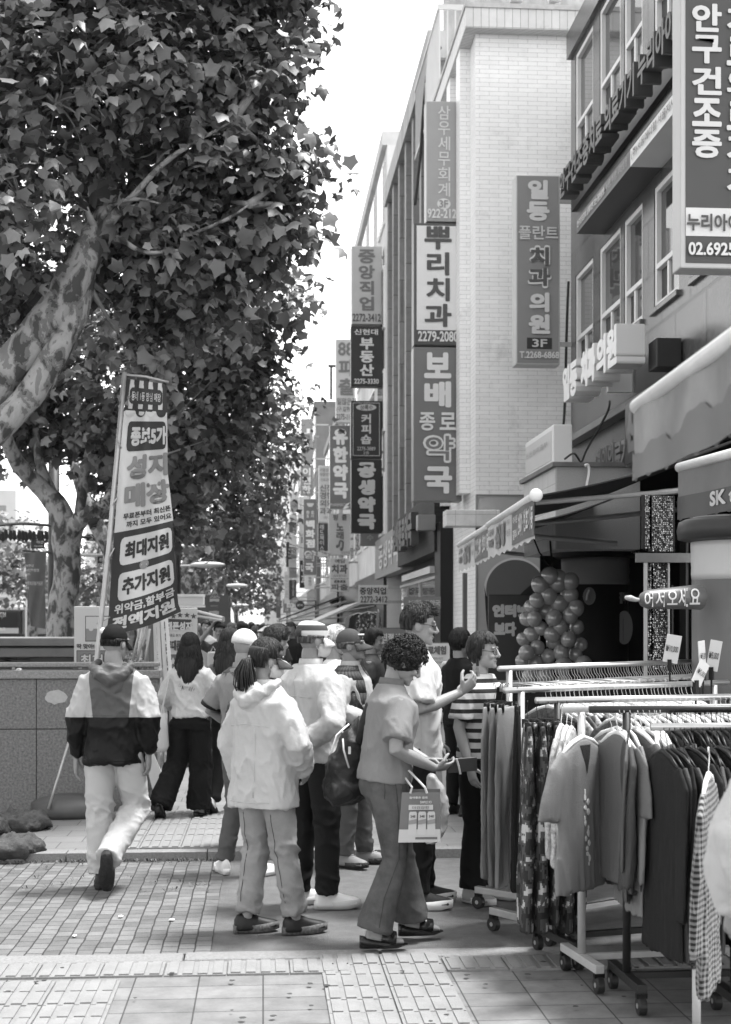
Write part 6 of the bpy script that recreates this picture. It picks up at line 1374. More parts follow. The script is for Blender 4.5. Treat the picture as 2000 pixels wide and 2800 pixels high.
def garment(kind, mat, p, rz, label, group, hang='bow', hmat=None, i=0, name=None):
    nm = name or {'tee': 't_shirt', 'top': 'long_sleeved_top', 'long': 'long_tunic', 'pants': 'trousers', 'camo': 'camouflage_trousers'}[kind]
    me = GM[kind][i % len(GM[kind])]; o = bpy.data.objects.new(nm, me); COL.objects.link(o); o.location = p; o.rotation_euler = (0, 0, rz)
    o.material_slots[0].link = 'OBJECT'; o.material_slots[0].material = mat; tag(o, label, 'clothes', group)
    o.scale = (rg.uniform(.93, 1.05), rg.uniform(.5, 1.0), rg.uniform(.93, 1.08))
    h_ = bpy.data.objects.new('hanger', HGM[hang]); COL.objects.link(h_); h_.parent = o; h_.material_slots[0].link = 'OBJECT'; h_.material_slots[0].material = hmat or M('white_hanger', .6, .4)
    return o
def camo_mat(name, a, b_, c, sc=34):
    m = bpy.data.materials.new(name); m.use_nodes = True; t = m.node_tree; N = t.nodes; L = t.links.new; b = N['Principled BSDF']; b.inputs['Roughness'].default_value = .85
    tc = N.new('ShaderNodeTexCoord'); q = N.new('ShaderNodeVectorMath'); q.operation = 'SNAP'; q.inputs[1].default_value = (1 / 90,) * 3
    L(tc.outputs['Object'], q.inputs[0]); n = N.new('ShaderNodeTexNoise'); n.inputs['Scale'].default_value = sc * .5; n.inputs['Detail'].default_value = 3; L(q.outputs[0], n.inputs['Vector'])
    cr = N.new('ShaderNodeValToRGB'); e = cr.color_ramp; e.interpolation = 'CONSTANT'; e.elements[0].color = (a, a, a, 1); e.elements[1].position = .48; e.elements[1].color = (b_, b_, b_, 1); x = e.elements.new(.60); x.color = (c, c, c, 1); L(n.outputs[0], cr.inputs[0]); L(cr.outputs[0], b.inputs['Base Color']); return m
CAMO = camo_mat('camouflage', .012, .06, .40); FLOR = M('floral_cloth', .42, .8, .55, 45, .2, 200, vlo=.12); FLORD = M('dark_floral', .10, .8, .95, 40, vlo=.012)
def check_mat():
    m = bpy.data.materials.new('checked_cloth'); m.use_nodes = True; t = m.node_tree; N = t.nodes; L = t.links.new; b = N['Principled BSDF']; b.inputs['Roughness'].default_value = .85
    tc = N.new('ShaderNodeTexCoord'); sp = N.new('ShaderNodeSeparateXYZ'); L(tc.outputs['Object'], sp.inputs[0]); fs = []
    for ax in (0, 2):
        mu = N.new('ShaderNodeMath'); mu.operation = 'MULTIPLY'; mu.inputs[1].default_value = 1 / .021; L(sp.outputs[ax], mu.inputs[0]); f = N.new('ShaderNodeMath'); f.operation = 'FRACT'; L(mu.outputs[0], f.inputs[0])
        g_ = N.new('ShaderNodeMath'); g_.operation = 'GREATER_THAN'; g_.inputs[1].default_value = .5; L(f.outputs[0], g_.inputs[0]); fs.append(g_)
    a = N.new('ShaderNodeMath'); a.operation = 'ADD'; L(fs[0].outputs[0], a.inputs[0]); L(fs[1].outputs[0], a.inputs[1])
    r = N.new('ShaderNodeMapRange'); r.inputs[2].default_value = 2; r.inputs[3].default_value = .01; r.inputs[4].default_value = .26; L(a.outputs[0], r.inputs[0]); L(r.outputs[0], b.inputs['Base Color']); return m
CHK = check_mat(); STRG = zones('striped_tee', [(-2, .4), (-1.9, .4)], .85, 2, stripe)
LG_ = M('rack_light_grey', .40, .45, .15, 8); BK_ = M('rack_black', .02, .4, .2, 10)
def gnd(px, d): p = W(px, HZ, d); return Vector((p.x, p.y, 0))
RK = {}
def lay(key, label, pxl, dl, pxr, dr, hz, mat, mat2, post):
    a, b = gnd(pxl, dl), gnd(pxr, dr); v = b - a; L = v.length; ang = math.atan2(v.y, v.x); u = v / L
    RK[key] = (a, u, L, hz, ang); r_ = rack(label, a + u * post, ang, L - 2 * post, hz, mat, mat2, post); return r_
lay('A', 'rearmost rack packed with thick-hooked hangers, its chrome bar highest', 1365, 8.2, 2075, 10.6, 1.43, STEEL, GALV, .10)
lay('B', 'rack with the light trousers clipped at its chrome bar end, second from the back', 1380, 7.55, 1990, 8.6, 1.335, STEEL, GALV, .12)
lay('C', 'middle rack of patterned shirts with a chrome bar', 1466, 7.1, 2050, 7.5, 1.305, STEEL, BK_, .12)
lay('D', 'pale grey rack whose front post stands bare below the grey T-shirt', 1541, 6.68, 2250, 6.95, 1.285, LG_, LG_, .09)
lay('E', 'black rack with a bare black post and casters nearest the camera', 1612, 6.33, 2330, 6.45, 1.305, BK_, BK_, .17)
lay('F', 'light-barred rack of dark tops at the right edge', 1780, 5.95, 2450, 6.05, 1.255, STEEL, BK_, .36)
def on(key, px):
    """point on that rack's bar seen at photo column px"""
    a, u, L, hz, ang = RK[key]; r = ray(px, HZ); r = Vector((r.x, r.y, 0)); M2 = Matrix(((u.x, -r.x), (u.y, -r.y))); s_ = M2.inverted() @ Vector((-a.x, -a.y)); return Vector((a.x + u.x * s_[0], a.y + u.y * s_[0], hz + .004)), s_[0]
rg = random.Random(3)
def fill(key, s0, s1, step, pick, group, hang='bow', hm=None):
    a, u, L, hz, ang = RK[key]; s_ = s0; i = 0
    while s_ < min(s1, L - .05):
        kind, mat, lab, hm2 = pick(i); p = a + u * s_; garment(kind, mat, (p.x, p.y, hz + .004 - .021), ang + R(90) + rg.uniform(-.16, .16), lab, group, hang, hm2 or hm, rg.randrange(3)); s_ += step * rg.uniform(.8, 1.2); i += 1
CG = {g_: cloth('garment_%03d' % int(g_ * 1000), g_ * (.45 if g_ < .05 else .9), .85, .25, 160) for g_ in (.012, .02, .03, .045, .07, .10, .14, .17, .20, .26, .34, .5)}
# A: trousers, pale ones at the left end, then dark
fill('A', .20, 2.6, 0.030, lambda i: ('pants', CG[(.012, .02, .03, .012, .02)[i % 5]], 'dark trousers hanging tightly packed on the rearmost rack', None), 'dark trousers on the rearmost rack', 'clip', GALV)
for i, px in enumerate((1352, 1372, 1392)):
    p = gnd(px, 7.95 - i * .02); garment('pants', CG[(.26, .20, .26)[i]], (p.x, p.y, 1.335), R(62), ('leftmost of the pale grey trousers clipped at the rack end', 'middle of the pale grey trousers clipped at the rack end', 'rightmost of the pale grey trousers clipped at the rack end')[i], 'pale trousers at the rack end', 'clip', BLACK, i)
garment('pants', CG[.012], tuple(on('B', 1415)[0]), R(80), 'black trousers between the pale trousers and the camouflage ones', None, 'clip', BLACK, 1)
fill('B', .32, 1.5, 0.035, lambda i: ('top', (FLORD, FLOR, CG[.02], FLORD)[i % 4], 'patterned top crowded on the second rack from the back', None), 'patterned tops on the second rack')
# C: camouflage trousers first, patterned shirts after
for i, px in enumerate((1443, 1470, 1497, 1522, 1546)):
    p, s_ = on('C', px); garment('camo', CAMO, (p.x, p.y, 1.285), RK['C'][4] + R(68 + 6 * i), ('first camouflage trousers, nearest the pale trousers', 'second camouflage trousers from the pale trousers', 'camouflage trousers in the middle of their row', 'camouflage trousers just left of the flowered shirts', 'camouflage trousers half hidden under the flowered shirts')[i], 'camouflage trousers', 'clip', BLACK, i)
fill('C', .45, 1.6, 0.035, lambda i: ('long', (FLORD, CG[.02], FLORD, CAMO)[i % 4], 'dark patterned tunic hanging on the middle rack', None), 'dark tunics on the middle rack')
# D: flowered shirts, the grey T-shirt, then a row of plain greys
fl = [(1535, 6.92), (1550, 6.88), (1563, 6.86)]
for i, (px, d) in enumerate(fl):
    p = gnd(px, d); garment('top', FLOR, (p.x, p.y, 1.27), R(70), ('leftmost flowered pale shirt beside the camouflage trousers', 'middle flowered pale shirt of three', 'flowered pale shirt right behind the grey T-shirt')[i], 'flowered shirts', 'bow', None, i)
p = gnd(1592, 6.42)
ts = garment('tee', CG[.20], (p.x, p.y, 1.262), R(50), 'mid grey V-neck T-shirt with a white paw-like print, facing out', None, 'bow', None, 0)
ts.scale = (1, 1, 1.1)
from mathutils.bvhtree import BVHTree
BT = BVHTree.FromPolygons([v.co[:] for v in ts.data.vertices], [tuple(q.vertices) for q in ts.data.polygons])
def onshirt(x, z, off=.0025):
    h_ = BT.ray_cast(Vector((x, -.3, z)), Vector((0, 1, 0))); return (h_[0] + Vector((0, -off, 0))) if h_[0] else Vector((x, -.03, z))
m = MB(); rr = random.Random(4)
def tq(x, z): return onshirt(x, z)
for k in range(15):
    zz = -.30 - k * .021; x = -.01 + rr.uniform(-.022, .022); w_ = rr.uniform(.006, .017); hh_ = rr.uniform(.008, .018)
    m.slab([tq(x + w_ * math.cos(q) * rr.uniform(.75, 1.1), zz + hh_ * math.sin(q) * rr.uniform(.8, 1.1)) for q in [2 * math.pi * j / 8 for j in range(8)]], (0, .002, 0))
obj('white_print', m, M('white_print', .6, .7), ts, local=True)
m = MB(); m.slab([onshirt(-.05, -.11), onshirt(0, -.11), onshirt(.05, -.11), onshirt(.025, -.165), onshirt(.0, -.225), onshirt(-.025, -.165)], (0, .002, 0)); obj('neck_opening', m, CG[.045], ts, local=True)
pl = [.17, .20, .14, .10, .17, .26, .20, .10, .07]
fill('D', .24, .62, 0.025, lambda i: ('tee' if i % 3 else 'top', CG[pl[i % 9]], 'plain grey short top in the row behind the grey T-shirt', M('white_hanger', .6, .4)), 'plain grey tops on the pale grey rack')
p, s_ = on('D', 1738); garment('tee', STRG, (p.x, p.y, 1.27), R(80), 'black and white striped T-shirt among the grey tops', None, 'bow', None, 1)
fill('D', .66, 1.25, 0.031, lambda i: ('top', CG[(.10, .03, .14, .02)[i % 4]], 'plain dark top on the far half of the pale grey rack', M('white_hanger', .6, .4)), 'dark tops on the pale grey rack')
# E: long tops on the black rack
fill('E', .13, .32, 0.028, lambda i: (('tee', 'top', 'long', 'tee')[i % 4], CG[(.14, .07, .20, .10, .045, .17)[i % 6]], 'plain grey top by the bare black post', None), 'long grey tops by the black post')
p, s_ = on('E', 1722); garment('long', CG[.10], (p.x, p.y, 1.288), R(72), 'long dark grey top hanging lowest beside the white one', None, 'bow', BLACK, 1)
p, s_ = on('E', 1795); garment('long', CG[.5], (p.x, p.y, 1.288), R(76), 'single white long top among the dark ones', None, 'bow', WHITE, 2)
fill('E', .36, 1.2, 0.022, lambda i: ('long', CG[(.012, .07, .02, .045, .10, .012, .03)[i % 7]], 'dark long top packed on the black rack', BLACK), 'dark long tops on the black rack')
fill('F', .05, 1.1, 0.025, lambda i: (('long', 'top')[i % 3 == 2], CG[(.03, .07, .012, .10, .02, .045, .14, .012)[i % 8]], 'dark top on the light-barred rack at the right edge', BLACK), 'dark tops on the right edge rack')
p = gnd(1938, 5.35); garment('long', CHK, (p.x, p.y, 1.20), R(66), 'black and white checked shirt hanging in front at the right edge', None, 'bow', WHITE, 1)
p = gnd(1905, 5.7); solo('stand_post', MB().tube([(p.x, p.y, 0), (p.x, p.y, .30)], .018, 10), LG_, 'pale post rising behind the checked shirt', 'post', smooth=True)
# extra bare hooks along the chrome bars
# price cards
def card(label, x0, y0, x1, y1, d, txt, tilt):
    a = onY(x0, y0, d); b = onY(x1, y1, d); w_, h_ = b.x - a.x, a.z - b.z; c = ((a.x + b.x) / 2, d, b.z)
    t = thing('price_card', label, 'price card', c, 'price cards above the racks', tilt[0]); ry = Matrix.Rotation(tilt[1], 4, 'Y')
    obj('card', xf(MB().box((-w_ / 2, -.002, 0), (w_ / 2, .002, h_)), ry), M('card_white', .52, .5), t, local=True)
    m = MB(); put_text(m, txt, (-w_ * .42, -.0045, h_ * .62), (1, 0, 0), (0, 0, -1), w_ * .84, h_ * .26, False, .012); obj('lettering', xf(m, ry), grey(.04), t, local=True)
    m = MB(); m.box((-.012, -.012, -.05), (.012, .012, .02)); m.tube([(0, 0, -.04), (0, 0, -.16)], .006, 6); obj('clip_stand', m, BLACK, t, local=True); return t
card('white price card reading 10,000 standing on the rear rack', 1812, 1735, 1852, 1812, 8.6, '₩10,000', (R(-28), R(10)))
card('left one of two overlapping 5,000 won cards at the right edge', 1908, 1752, 1938, 1836, 7.6, '₩5,000', (R(38), R(-6)))
card('right one of two overlapping 5,000 won cards at the right edge', 1930, 1750, 1962, 1834, 7.62, '₩5,000', (R(-35), R(10)))
card('tilted price card leaning low between the other two', 1884, 1800, 1922, 1870, 7.5, '₩5,000', (R(30), R(32)))
# ------------------------------------------------------------------ left side: stairway wall, banner, placards, far road
def lpart(name, mb, mat, t, **k): return obj(name, mb, mat, t, **k)
YW = 12.6
xr_ = onY(432, 2200, YW).x; zt = onY(200, 1856, YW).z
t = thing('stairway_wall', 'low speckled granite wall of the underground stairway at the left edge', 'wall', (-3.0, YW, .05))
GR = M('wall_granite', .19, .75, .55, 48, .35, 120)
xj = [-5.2, onY(100, 2000, YW).x, onY(345, 2000, YW).x, xr_]; zj = onY(100, 1994, YW).z
for i in range(3):
    for k, (z0, z1) in enumerate(((.05, zj - .004), (zj + .004, zt - .002))):
        m = MB(); m.box((xj[i] + .003, YW, z0), (xj[i + 1] - .003, YW + .3, z1)); lpart('granite_panel', m, GR, t, bevel=.004)
m = MB(); m.box((-5.2, YW + .02, .06), (xr_ - .02, YW + .28, zt - .01)); lpart('wall_core', m, M('joint_grey', .08, .8), t)
m = MB(); m.box((-5.2, YW - .03, zt), (xr_ + .02, YW + .34, zt + .075)); lpart('coping', m, M('coping_granite', .24, .6, .4, 60), t, bevel=.01)
m = MB(); m.box((-5.2, YW + .05, zt + .10), (xr_, YW + .30, zt + .14)); lpart('ledge', m, M('coping_granite', .24, .6, .4, 60), t, bevel=.01)
m = MB(); p = onY(155, 1906, YW); rr = random.Random(9); m.slab([(p.x + .105 * math.cos(q) * rr.uniform(.8, 1.1), YW - .004, p.z + .068 * math.sin(q) * rr.uniform(.75, 1.1)) for q in [2 * math.pi * j / 18 for j in range(18)]], (0, .003, 0)); lpart('plaster_patch', m, M('plaster_patch', .42, .8, .15, 20), t)
t = thing('hand_rail', 'steel handrail with round finials along the top of the granite wall', 'handrail', (-3, YW, zt))
m = MB(); z = onY(100, 1838, YW + .1).z; m.tube([(-5.2, YW + .1, z), (xr_ - .05, YW + .1, z)], .024, 12); lpart('rail', m, STEEL, t, smooth=True)
for px in (57, 330):
    p = onY(px, 1840, YW + .1); m = MB(); m.ball((p.x, YW + .02, z), .042, 14, 10); lpart('finial', m, STEEL, t, smooth=True)
    m = MB(); m.tube([(p.x - .06, YW + .1, zt + .1), (p.x - .06, YW + .1, z)], .015, 8); lpart('rail_post', m, STEEL, t)
# boulders and planting at the wall foot
for i, (px, py, rx, rz) in enumerate(((50, 2240, .25, .10), (35, 2300, .22, .075), (-70, 2255, .25, .11))):
    p = G(px, py + 30, .05); m = MB(); m.ball((p.x, p.y, .05 + rz * .5), (rx, .22, rz), 22, 14); me = remesh(m, 'boulder', .02, 1); folds(me, .05, (3, 3, 5), 60 + i); folds(me, .018, (11, 11, 14), 80 + i)
    o = bpy.data.objects.new('boulder', me); COL.objects.link(o); me.materials.clear(); me.materials.append(M('boulder_stone', .06, .85, .5, 14, .6, 40)); tag(o, ('large dark flat boulder at the foot of the granite wall', 'lower flat boulder in front of the large one', 'boulder cut off by the left edge')[i], 'rock', 'boulders by the wall')
# dark utility cabinet roof behind the wall
t = thing('utility_cabinet', 'long dark metal cabinet with louvres behind the granite wall', 'cabinet', (-2.9, 14.5, .05))
a, b = onY(-60, 1775, 14.3), onY(200, 1822, 14.3); zz = onY(0, 1758, 14.3).z
m = MB(); m.box((a.x, 14.3, .05), (b.x, 15.6, zz - .03)); lpart('body', m, M('cabinet_dark', .035, .5, .2, 4), t, bevel=.01)
m = MB(); m.box((a.x, 14.22, zz - .03), (b.x + .05, 15.7, zz + .05)); m.box((a.x, 14.25, zz - .14), (b.x + .03, 14.298, zz - .05)); lpart('roof', m, M('cabinet_roof', .14, .4, .2, 5), t, bevel=.008)
for px in (15, 30, 65):
    for k in range(3):
        p = onY(px, 1797 + k * 7, 14.3); m = MB(); m.obox((p.x, 14.29, p.z), (.055, 0, 0), (0, .012, .006), (0, .0, .006)); lpart('louvre', m, M('cabinet_dark', .035, .5), t)
# feather banner on a leaning pole with a water-filled base
FB = M('flag_cloth_white', .50, .75, .06, 5, .15, 200); FD = M('flag_cloth_dark', .035, .75, .15, 6); FGm = M('flag_print_grey', .20, .75)
t = thing('banner_flag', 'tall leaning advertising flag with grey and white Korean slogans on a steel pole', 'flag', G(235, 2225, .05))
def FP(px, py, d=12.2): return onY(px, py, d)
m = MB(); m.tube([FP(237, 2195), FP(262, 1830), FP(300, 1480), FP(341, 1018)], .021, 12); lpart('pole', m, GALV, t, smooth=True)
m = MB(); m.tube([FP(341, 1024), FP(400, 1030), FP(462, 1045)], .011, 8); lpart('top_arm', m, GALV, t, smooth=True)
Lp = [(348, 1036), (336, 1160), (325, 1290), (316, 1420), (306, 1550), (297, 1690), (290, 1738)]
Rp = [(455, 1050), (458, 1160), (459, 1290), (474, 1420), (478, 1530), (488, 1650), (496, 1672)]
def curve(P_, v):
    y_ = P_[0][1] + (P_[-1][1] - P_[0][1]) * v; i = 0
    while i < len(P_) - 2 and P_[i + 1][1] < y_: i += 1
    f_ = (y_ - P_[i][1]) / (P_[i + 1][1] - P_[i][1]); return (P_[i][0] * (1 - f_) + P_[i + 1][0] * f_, P_[i][1] * (1 - f_) + P_[i + 1][1] * f_)
def flag(u, v, off=0.0):
    """u 0..1 left to right, v 0..1 top to bottom; the cloth billows and its free edge curls back"""
    a, b = curve(Lp, v), curve(Rp, v); px = a[0] + (b[0] - a[0]) * u; py = a[1] + (b[1] - a[1]) * u + math.sin(u * math.pi) * 10 * v ** 3
    d = 12.2 + .05 * math.sin(u * 5 + v * 9) * (.3 + v) + .03 * math.sin(u * 11 - v * 6) + (.32 * max(0, u - .80)) - off
    return onY(px, py, d)
def flag_poly(m, pts, off, th=.002):
    m.add([flag(u, v, off) for u, v in pts], [tuple(range(len(pts)))])
def fgrid(u0, v0, u1, v1, off=0, nu=18, nv=24):
    m = MB(); m.add([flag(u0 + (u1 - u0) * i / nu, v0 + (v1 - v0) * j / nv, off) for j in range(nv + 1) for i in range(nu + 1)], [(j * (nu + 1) + i, j * (nu + 1) + i + 1, (j + 1) * (nu + 1) + i + 1, (j + 1) * (nu + 1) + i) for j in range(nv) for i in range(nu)]); return m
lpart('flag_top', fgrid(0, 0, 1, .125, 0, 18, 8), FD, t, smooth=True)
lpart('flag_middle', fgrid(0, .125, 1, .60, 0, 18, 24), FB, t, smooth=True)
lpart('flag_bottom', fgrid(0, .60, 1, 1, 0, 18, 24), FD, t, smooth=True)
def rrect(u0, v0, u1, v1, off, r=.05):
    nu, nv = 14, 5; m = MB(); P_ = []
    for j in range(nv + 1):
        for i in range(nu + 1):
            u, v = u0 + (u1 - u0) * i / nu, v0 + (v1 - v0) * j / nv
            if j in (0, nv) and i in (0, nu): u += .02 * (1 if i == 0 else -1); v += .006 * (1 if j == 0 else -1)
            P_.append(flag(u, v, off))
    m.add(P_, [(j * (nu + 1) + i, j * (nu + 1) + i + 1, (j + 1) * (nu + 1) + i + 1, (j + 1) * (nu + 1) + i) for j in range(nv) for i in range(nu)]); return m
for k in range(4): lpart('scallop', rrect(.08 + k * .235, .0 if k else .0, .08 + k * .235 + .12, .115, .004), FB, t, smooth=True)
for k in range(4):
    m = MB(); u0 = .03 + k * .24; m.add([flag(u0 + .115 + .115 * math.cos(q), .122 + .026 * max(0, math.sin(q)), .003) for q in [math.pi * j / 12 for j in range(13)]], [tuple(range(13))]); lpart('scallop', m, (FB, FD)[k % 2], t)
lpart('text_panel', rrect(.10, .03, .90, .095, .007), FD, t, smooth=True); lpart('text_panel', rrect(.12, .165, .97, .285, .004), FD, t, smooth=True)
lpart('text_panel', rrect(.12, .625, .97, .735, .004), FB, t, smooth=True); lpart('text_panel', rrect(.12, .765, .97, .875, .004), FB, t, smooth=True)
def ftext(s_, u0, v0, u1, v1, mat, bold=.04, off=.010):
    m = MB(); put_text(m, s_, (0, 0, 0), (1, 0, 0), (0, 1, 0), 1, 1, False, bold, 0.0)
    m2 = MB(); m2.v = [tuple(flag(u0 + p[0] * (u1 - u0), v0 + p[1] * (v1 - v0), off)) for p in m.v]; m2.f = m.f; lpart('lettering', m2, mat, t)
ftext('동네 1등 양심 매장', .15, .045, .86, .082, FB, .02, .013); ftext('종로5가', .2, .185, .98, .265, FB, .05)
ftext('성지', .16, .30, 1.0, .40, FGm, .05, .006); ftext('매장', .14, .415, 1.0, .515, FGm, .05, .006)
ftext('무료폰부터 최신폰', .14, .53, .98, .555, FD, .03, .006); ftext('까지 모두 있어요', .2, .563, .98, .588, FD, .03, .006)
ftext('최대지원', .2, .645, .92, .715, FD, .045); ftext('추가지원', .18, .785, .92, .855, FD, .045)
ftext('위약금,할부금', .08, .885, .96, .925, FB, .03); ftext('전액지원', .06, .933, .95, .985, FB, .045)
m = MB(); m.add([flag(.52 + .075 * math.cos(q), .75 + .018 * math.sin(q), .012) for q in [2 * math.pi * j / 16 for j in range(16)]], [tuple(range(16))]); lpart('plus_badge', m, FGm, t)
ftext('+', .475, .739, .565, .761, FB, .06, .016)
for v, px, py in ((.27, 327, 1190), (.46, 315, 1380), (.66, 297, 1540), (.93, 272, 1700)):
    q = flag(.02, v); m = MB(); c = FP(px - 8, py + 6); m.tube([q, (q + c) / 2 + Vector((0, -.03, .0)), c], .006, 6); lpart('tie', m, GALV, t)
c = G(205, 2218, .05); m = MB(); m.loft([ell(z, r, r * .9, c.x, 12.3, 26) for z, r in ((.055, .30), (.09, .33), (.17, .325), (.21, .25), (.235, .13))]); lpart('base_tank', m, M('base_plastic', .09, .5, .2, 6), t, smooth=True)
m = MB(); m.tube([onY(133, 2212, 12.0), onY(188, 2030, 12.25)], .012, 8); solo('prop_stick', m, GALV, 'thin steel stick leaning from the flag base', 'stick', smooth=True)
# placards behind the walking man
def board(label, px0, py0, px1, py1, Y, face, border, texts, name='poster_board', depth=.04, extra=None, legs=True, z0=.055, cat='poster board'):
    a, b = onY(px0, py0, Y), onY(px1, py1, Y); t_ = thing(name, label, cat, ((a.x + b.x) / 2, Y, z0)); kx, kz = (b.x - a.x) / (px1 - px0), (a.z - b.z) / (py1 - py0)
    def P(px, py): return Vector((a.x + (px - px0) * kx, Y, a.z - (py - py0) * kz))
    m = MB(); m.box((a.x, Y, b.z), (b.x, Y + depth, a.z)); lpart('frame', m, grey(border), t_, bevel=.005)
    m = MB(); p, q = P(px0 + 2, py0 + 2), P(px1 - 2, py1 - 2); m.box((p.x, Y - .005, q.z), (q.x, Y + .002, p.z)); lpart('poster', m, grey(face), t_)
    if legs:
        for xx in (a.x + .05, b.x - .05): m = MB(); m.tube([(xx, Y + depth + .01, z0), (xx, Y + depth + .01, b.z + .2)], .014, 8); lpart('leg', m, GALV, t_)
    for tx in texts:
        m = MB(); put_text(m, tx[0], P(tx[1], tx[2]) + Vector((0, -.010, 0)), (1, 0, 0), (0, 0, -1), (tx[3] - tx[1]) * kx, (tx[4] - tx[2]) * kz, len(tx) > 6 and tx[6] == 'v', tx[7] if len(tx) > 7 else .035); lpart('lettering', m, grey(tx[5]), t_)
    if extra: extra(t_, P, Y)
    return t_
def exj(t_, P, Y):
    def q(a, b, c, d, g_, o): p, r = P(a, b), P(c, d); m = MB(); m.box((p.x, Y - o - .002, r.z), (r.x, Y - o, p.z)); lpart('print', m, grey(g_), t_, bevel=.0)
    q(234, 1684, 300, 1754, .03, .006); q(236, 1686, 298, 1752, .24, .009); q(236, 1686, 298, 1719, .55, .012)
    for px, py in ((250, 1719), (284, 1700)): m = MB(); c = P(px, py); disc(m, (c.x, Y - .016, c.z), .022, .022, .002); lpart('print', m, grey(.55), t_)
    q(210, 1778, 330, 1820, .03, .006); q(212, 1780, 328, 1818, .20, .009)
    m = MB(); put_text(m, '최저가', P(219, 1787) + Vector((0, -.014, 0)), (1, 0, 0), (0, 0, -1), (P(320, 0) - P(219, 0)).x, .115, False, .06); lpart('lettering', m, grey(.04), t_)
    m = MB(); put_text(m, '최저가', P(221, 1789) + Vector((0, -.018, 0)), (1, 0, 0), (0, 0, -1), (P(318, 0) - P(221, 0)).x, .102, False, .03); lpart('lettering', m, grey(.58), t_)
board('white placard with a jigsaw-piece drawing behind the steel flag pole', 203, 1658, 335, 1824, 13.4, .56, .5, [('딱 맞아!', 211, 1760, 259, 1774, .04)], extra=exj)
def exs(t_, P, Y):
    for k, px in enumerate((475, 493, 512, 530)):
        c = P(px, 1682 + (3 if k in (0, 3) else 0)); m = MB(); m.slab([(c.x + (.03 if j % 2 == 0 else .013) * math.sin(j * math.pi / 5), Y - .012, c.z + (.03 if j % 2 == 0 else .013) * math.cos(j * math.pi / 5)) for j in range(10)], (0, .004, 0)); lpart('star', m, grey(.06), t_)
    m = MB(); q = [P(a, b) for a, b in ((458, 1692), (524, 1694), (526, 1712), (506, 1722), (458, 1720))]; m.slab([(p.x, Y - .008, p.z) for p in q], (0, .002, 0)); lpart('print', m, grey(.05), t_)
    m = MB(); p, r = P(456, 1789), P(537, 1830); m.box((p.x, Y - .009, r.z), (r.x, Y - .007, p.z)); lpart('print', m, grey(.12), t_)
    m = MB(); c = P(474, 1809); m.slab([(c.x + (.045 if j % 2 == 0 else .019) * math.sin(j * math.pi / 5), Y - .014, c.z + (.045 if j % 2 == 0 else .019) * math.cos(j * math.pi / 5)) for j in range(10)], (0, .004, 0)); lpart('star', m, grey(.55), t_)
board('pale placard with four stars and block letters beside the long-haired woman', 452, 1662, 540, 1835, 13.9, .50, .45, [('대폰성지', 455, 1700, 525, 1724, .55, 'h', .05), ('만족도 후기 1위!', 459, 1733, 510, 1742, .05, 'h', .01), ('휴대폰매장', 456, 1750, 524, 1779, .06, 'h', .045)], extra=exs)
def strip(label, pts, Y, face, texts):
    """narrow leaning cloth banner: four photo corners"""
    P_ = [onY(a, b, Y + dy) for (a, b), dy in zip(pts, (0, .05, .05, 0))]; t_ = thing('strip_banner', label, 'banner', (P_[3].x, Y, .055), 'leaning strip banners')
    m = MB(); m.add([p for p in P_] + [p + Vector((0, .015, 0)) for p in P_], [(0, 1, 2, 3), (7, 6, 5, 4), (0, 4, 5, 1), (1, 5, 6, 2), (2, 6, 7, 3), (3, 7, 4, 0)]); lpart('cloth', m, grey(face), t_)
    for s_, u0, v0, u1, v1, g_, bold in texts:
        mm = MB(); put_text(mm, s_, (0, 0, 0), (1, 0, 0), (0, 1, 0), u1 - u0, v1 - v0, True, bold, 0.0)
        m2 = MB(); m2.v = [tuple((P_[0].lerp(P_[1], u0 + p[0])).lerp(P_[3].lerp(P_[2], u0 + p[0]), v0 + p[1]) + Vector((0, -.012, 0))) for p in mm.v]; m2.f = mm.f; lpart('lettering', m2, grey(g_), t_)
    m = MB(); m.tube([onY(pts[0][0], pts[0][1] - 12, Y + .04), (onY(pts[3][0], 0, Y + .04).x, Y + .04, .06)], .014, 8); lpart('pole', m, GALV, t_); return t_
strip('white strip banner with bold black letters leaning beside the four-star placard', [(438, 1672), (458, 1668), (478, 1925), (452, 1935)], 13.2, .52, [('휴대폰성지매장', .15, .10, .9, .95, .04, .05)])
strip('narrow pale strip banner with handwriting left of the bold-lettered strip', [(418, 1675), (434, 1672), (452, 1985), (428, 1995)], 13.0, .42, [('여기는성지입니다', .3, .12, .8, .9, .08, .0)])
strip('dark edged strip banner nearest the flag', [(406, 1690), (417, 1688), (428, 2000), (410, 2005)], 12.95, .10, [])
for i, (p0, p1) in enumerate((((395, 1672), (352, 1850)), ((402, 1690), (368, 1845)), ((410, 1720), (392, 1850)))):
    m = MB(); m.tube([onY(*p0, 12.9), onY(*p1, 13.0)], .011, 8); solo('flag_stick', m, GALV, ('longest of three thin sticks leaning behind the flag hem', 'middle of three thin sticks leaning behind the flag hem', 'shortest of three thin sticks by the dark strip banner')[i], 'stick', 'leaning sticks', smooth=True)
t = thing('a_frame_stand', 'pale folding stand behind the legs of the walking man', 'stand', G(415, 2210, .055))
for i, (p0, p1) in enumerate((((392, 2060), (432, 2215)), ((400, 2050), (452, 2190)), ((376, 2075), (388, 2200)))):
    m = MB(); a, b = onY(*p0, 12.5), onY(*p1, 12.45); m.slab([a, a + Vector((.05, 0, 0)), b + Vector((.07, 0, 0)), b], (0, .03, 0)); lpart('leg', m, LIGHT, t)
m = MB(); c = G(450, 2195, .055); m.ball((c.x, 12.5, .16), (.13, .13, .11), 16, 10); solo('base_weight', m, M('weight_plastic', .05, .5), 'dark round weight between the walking man and the long-haired woman', 'weight', smooth=True)
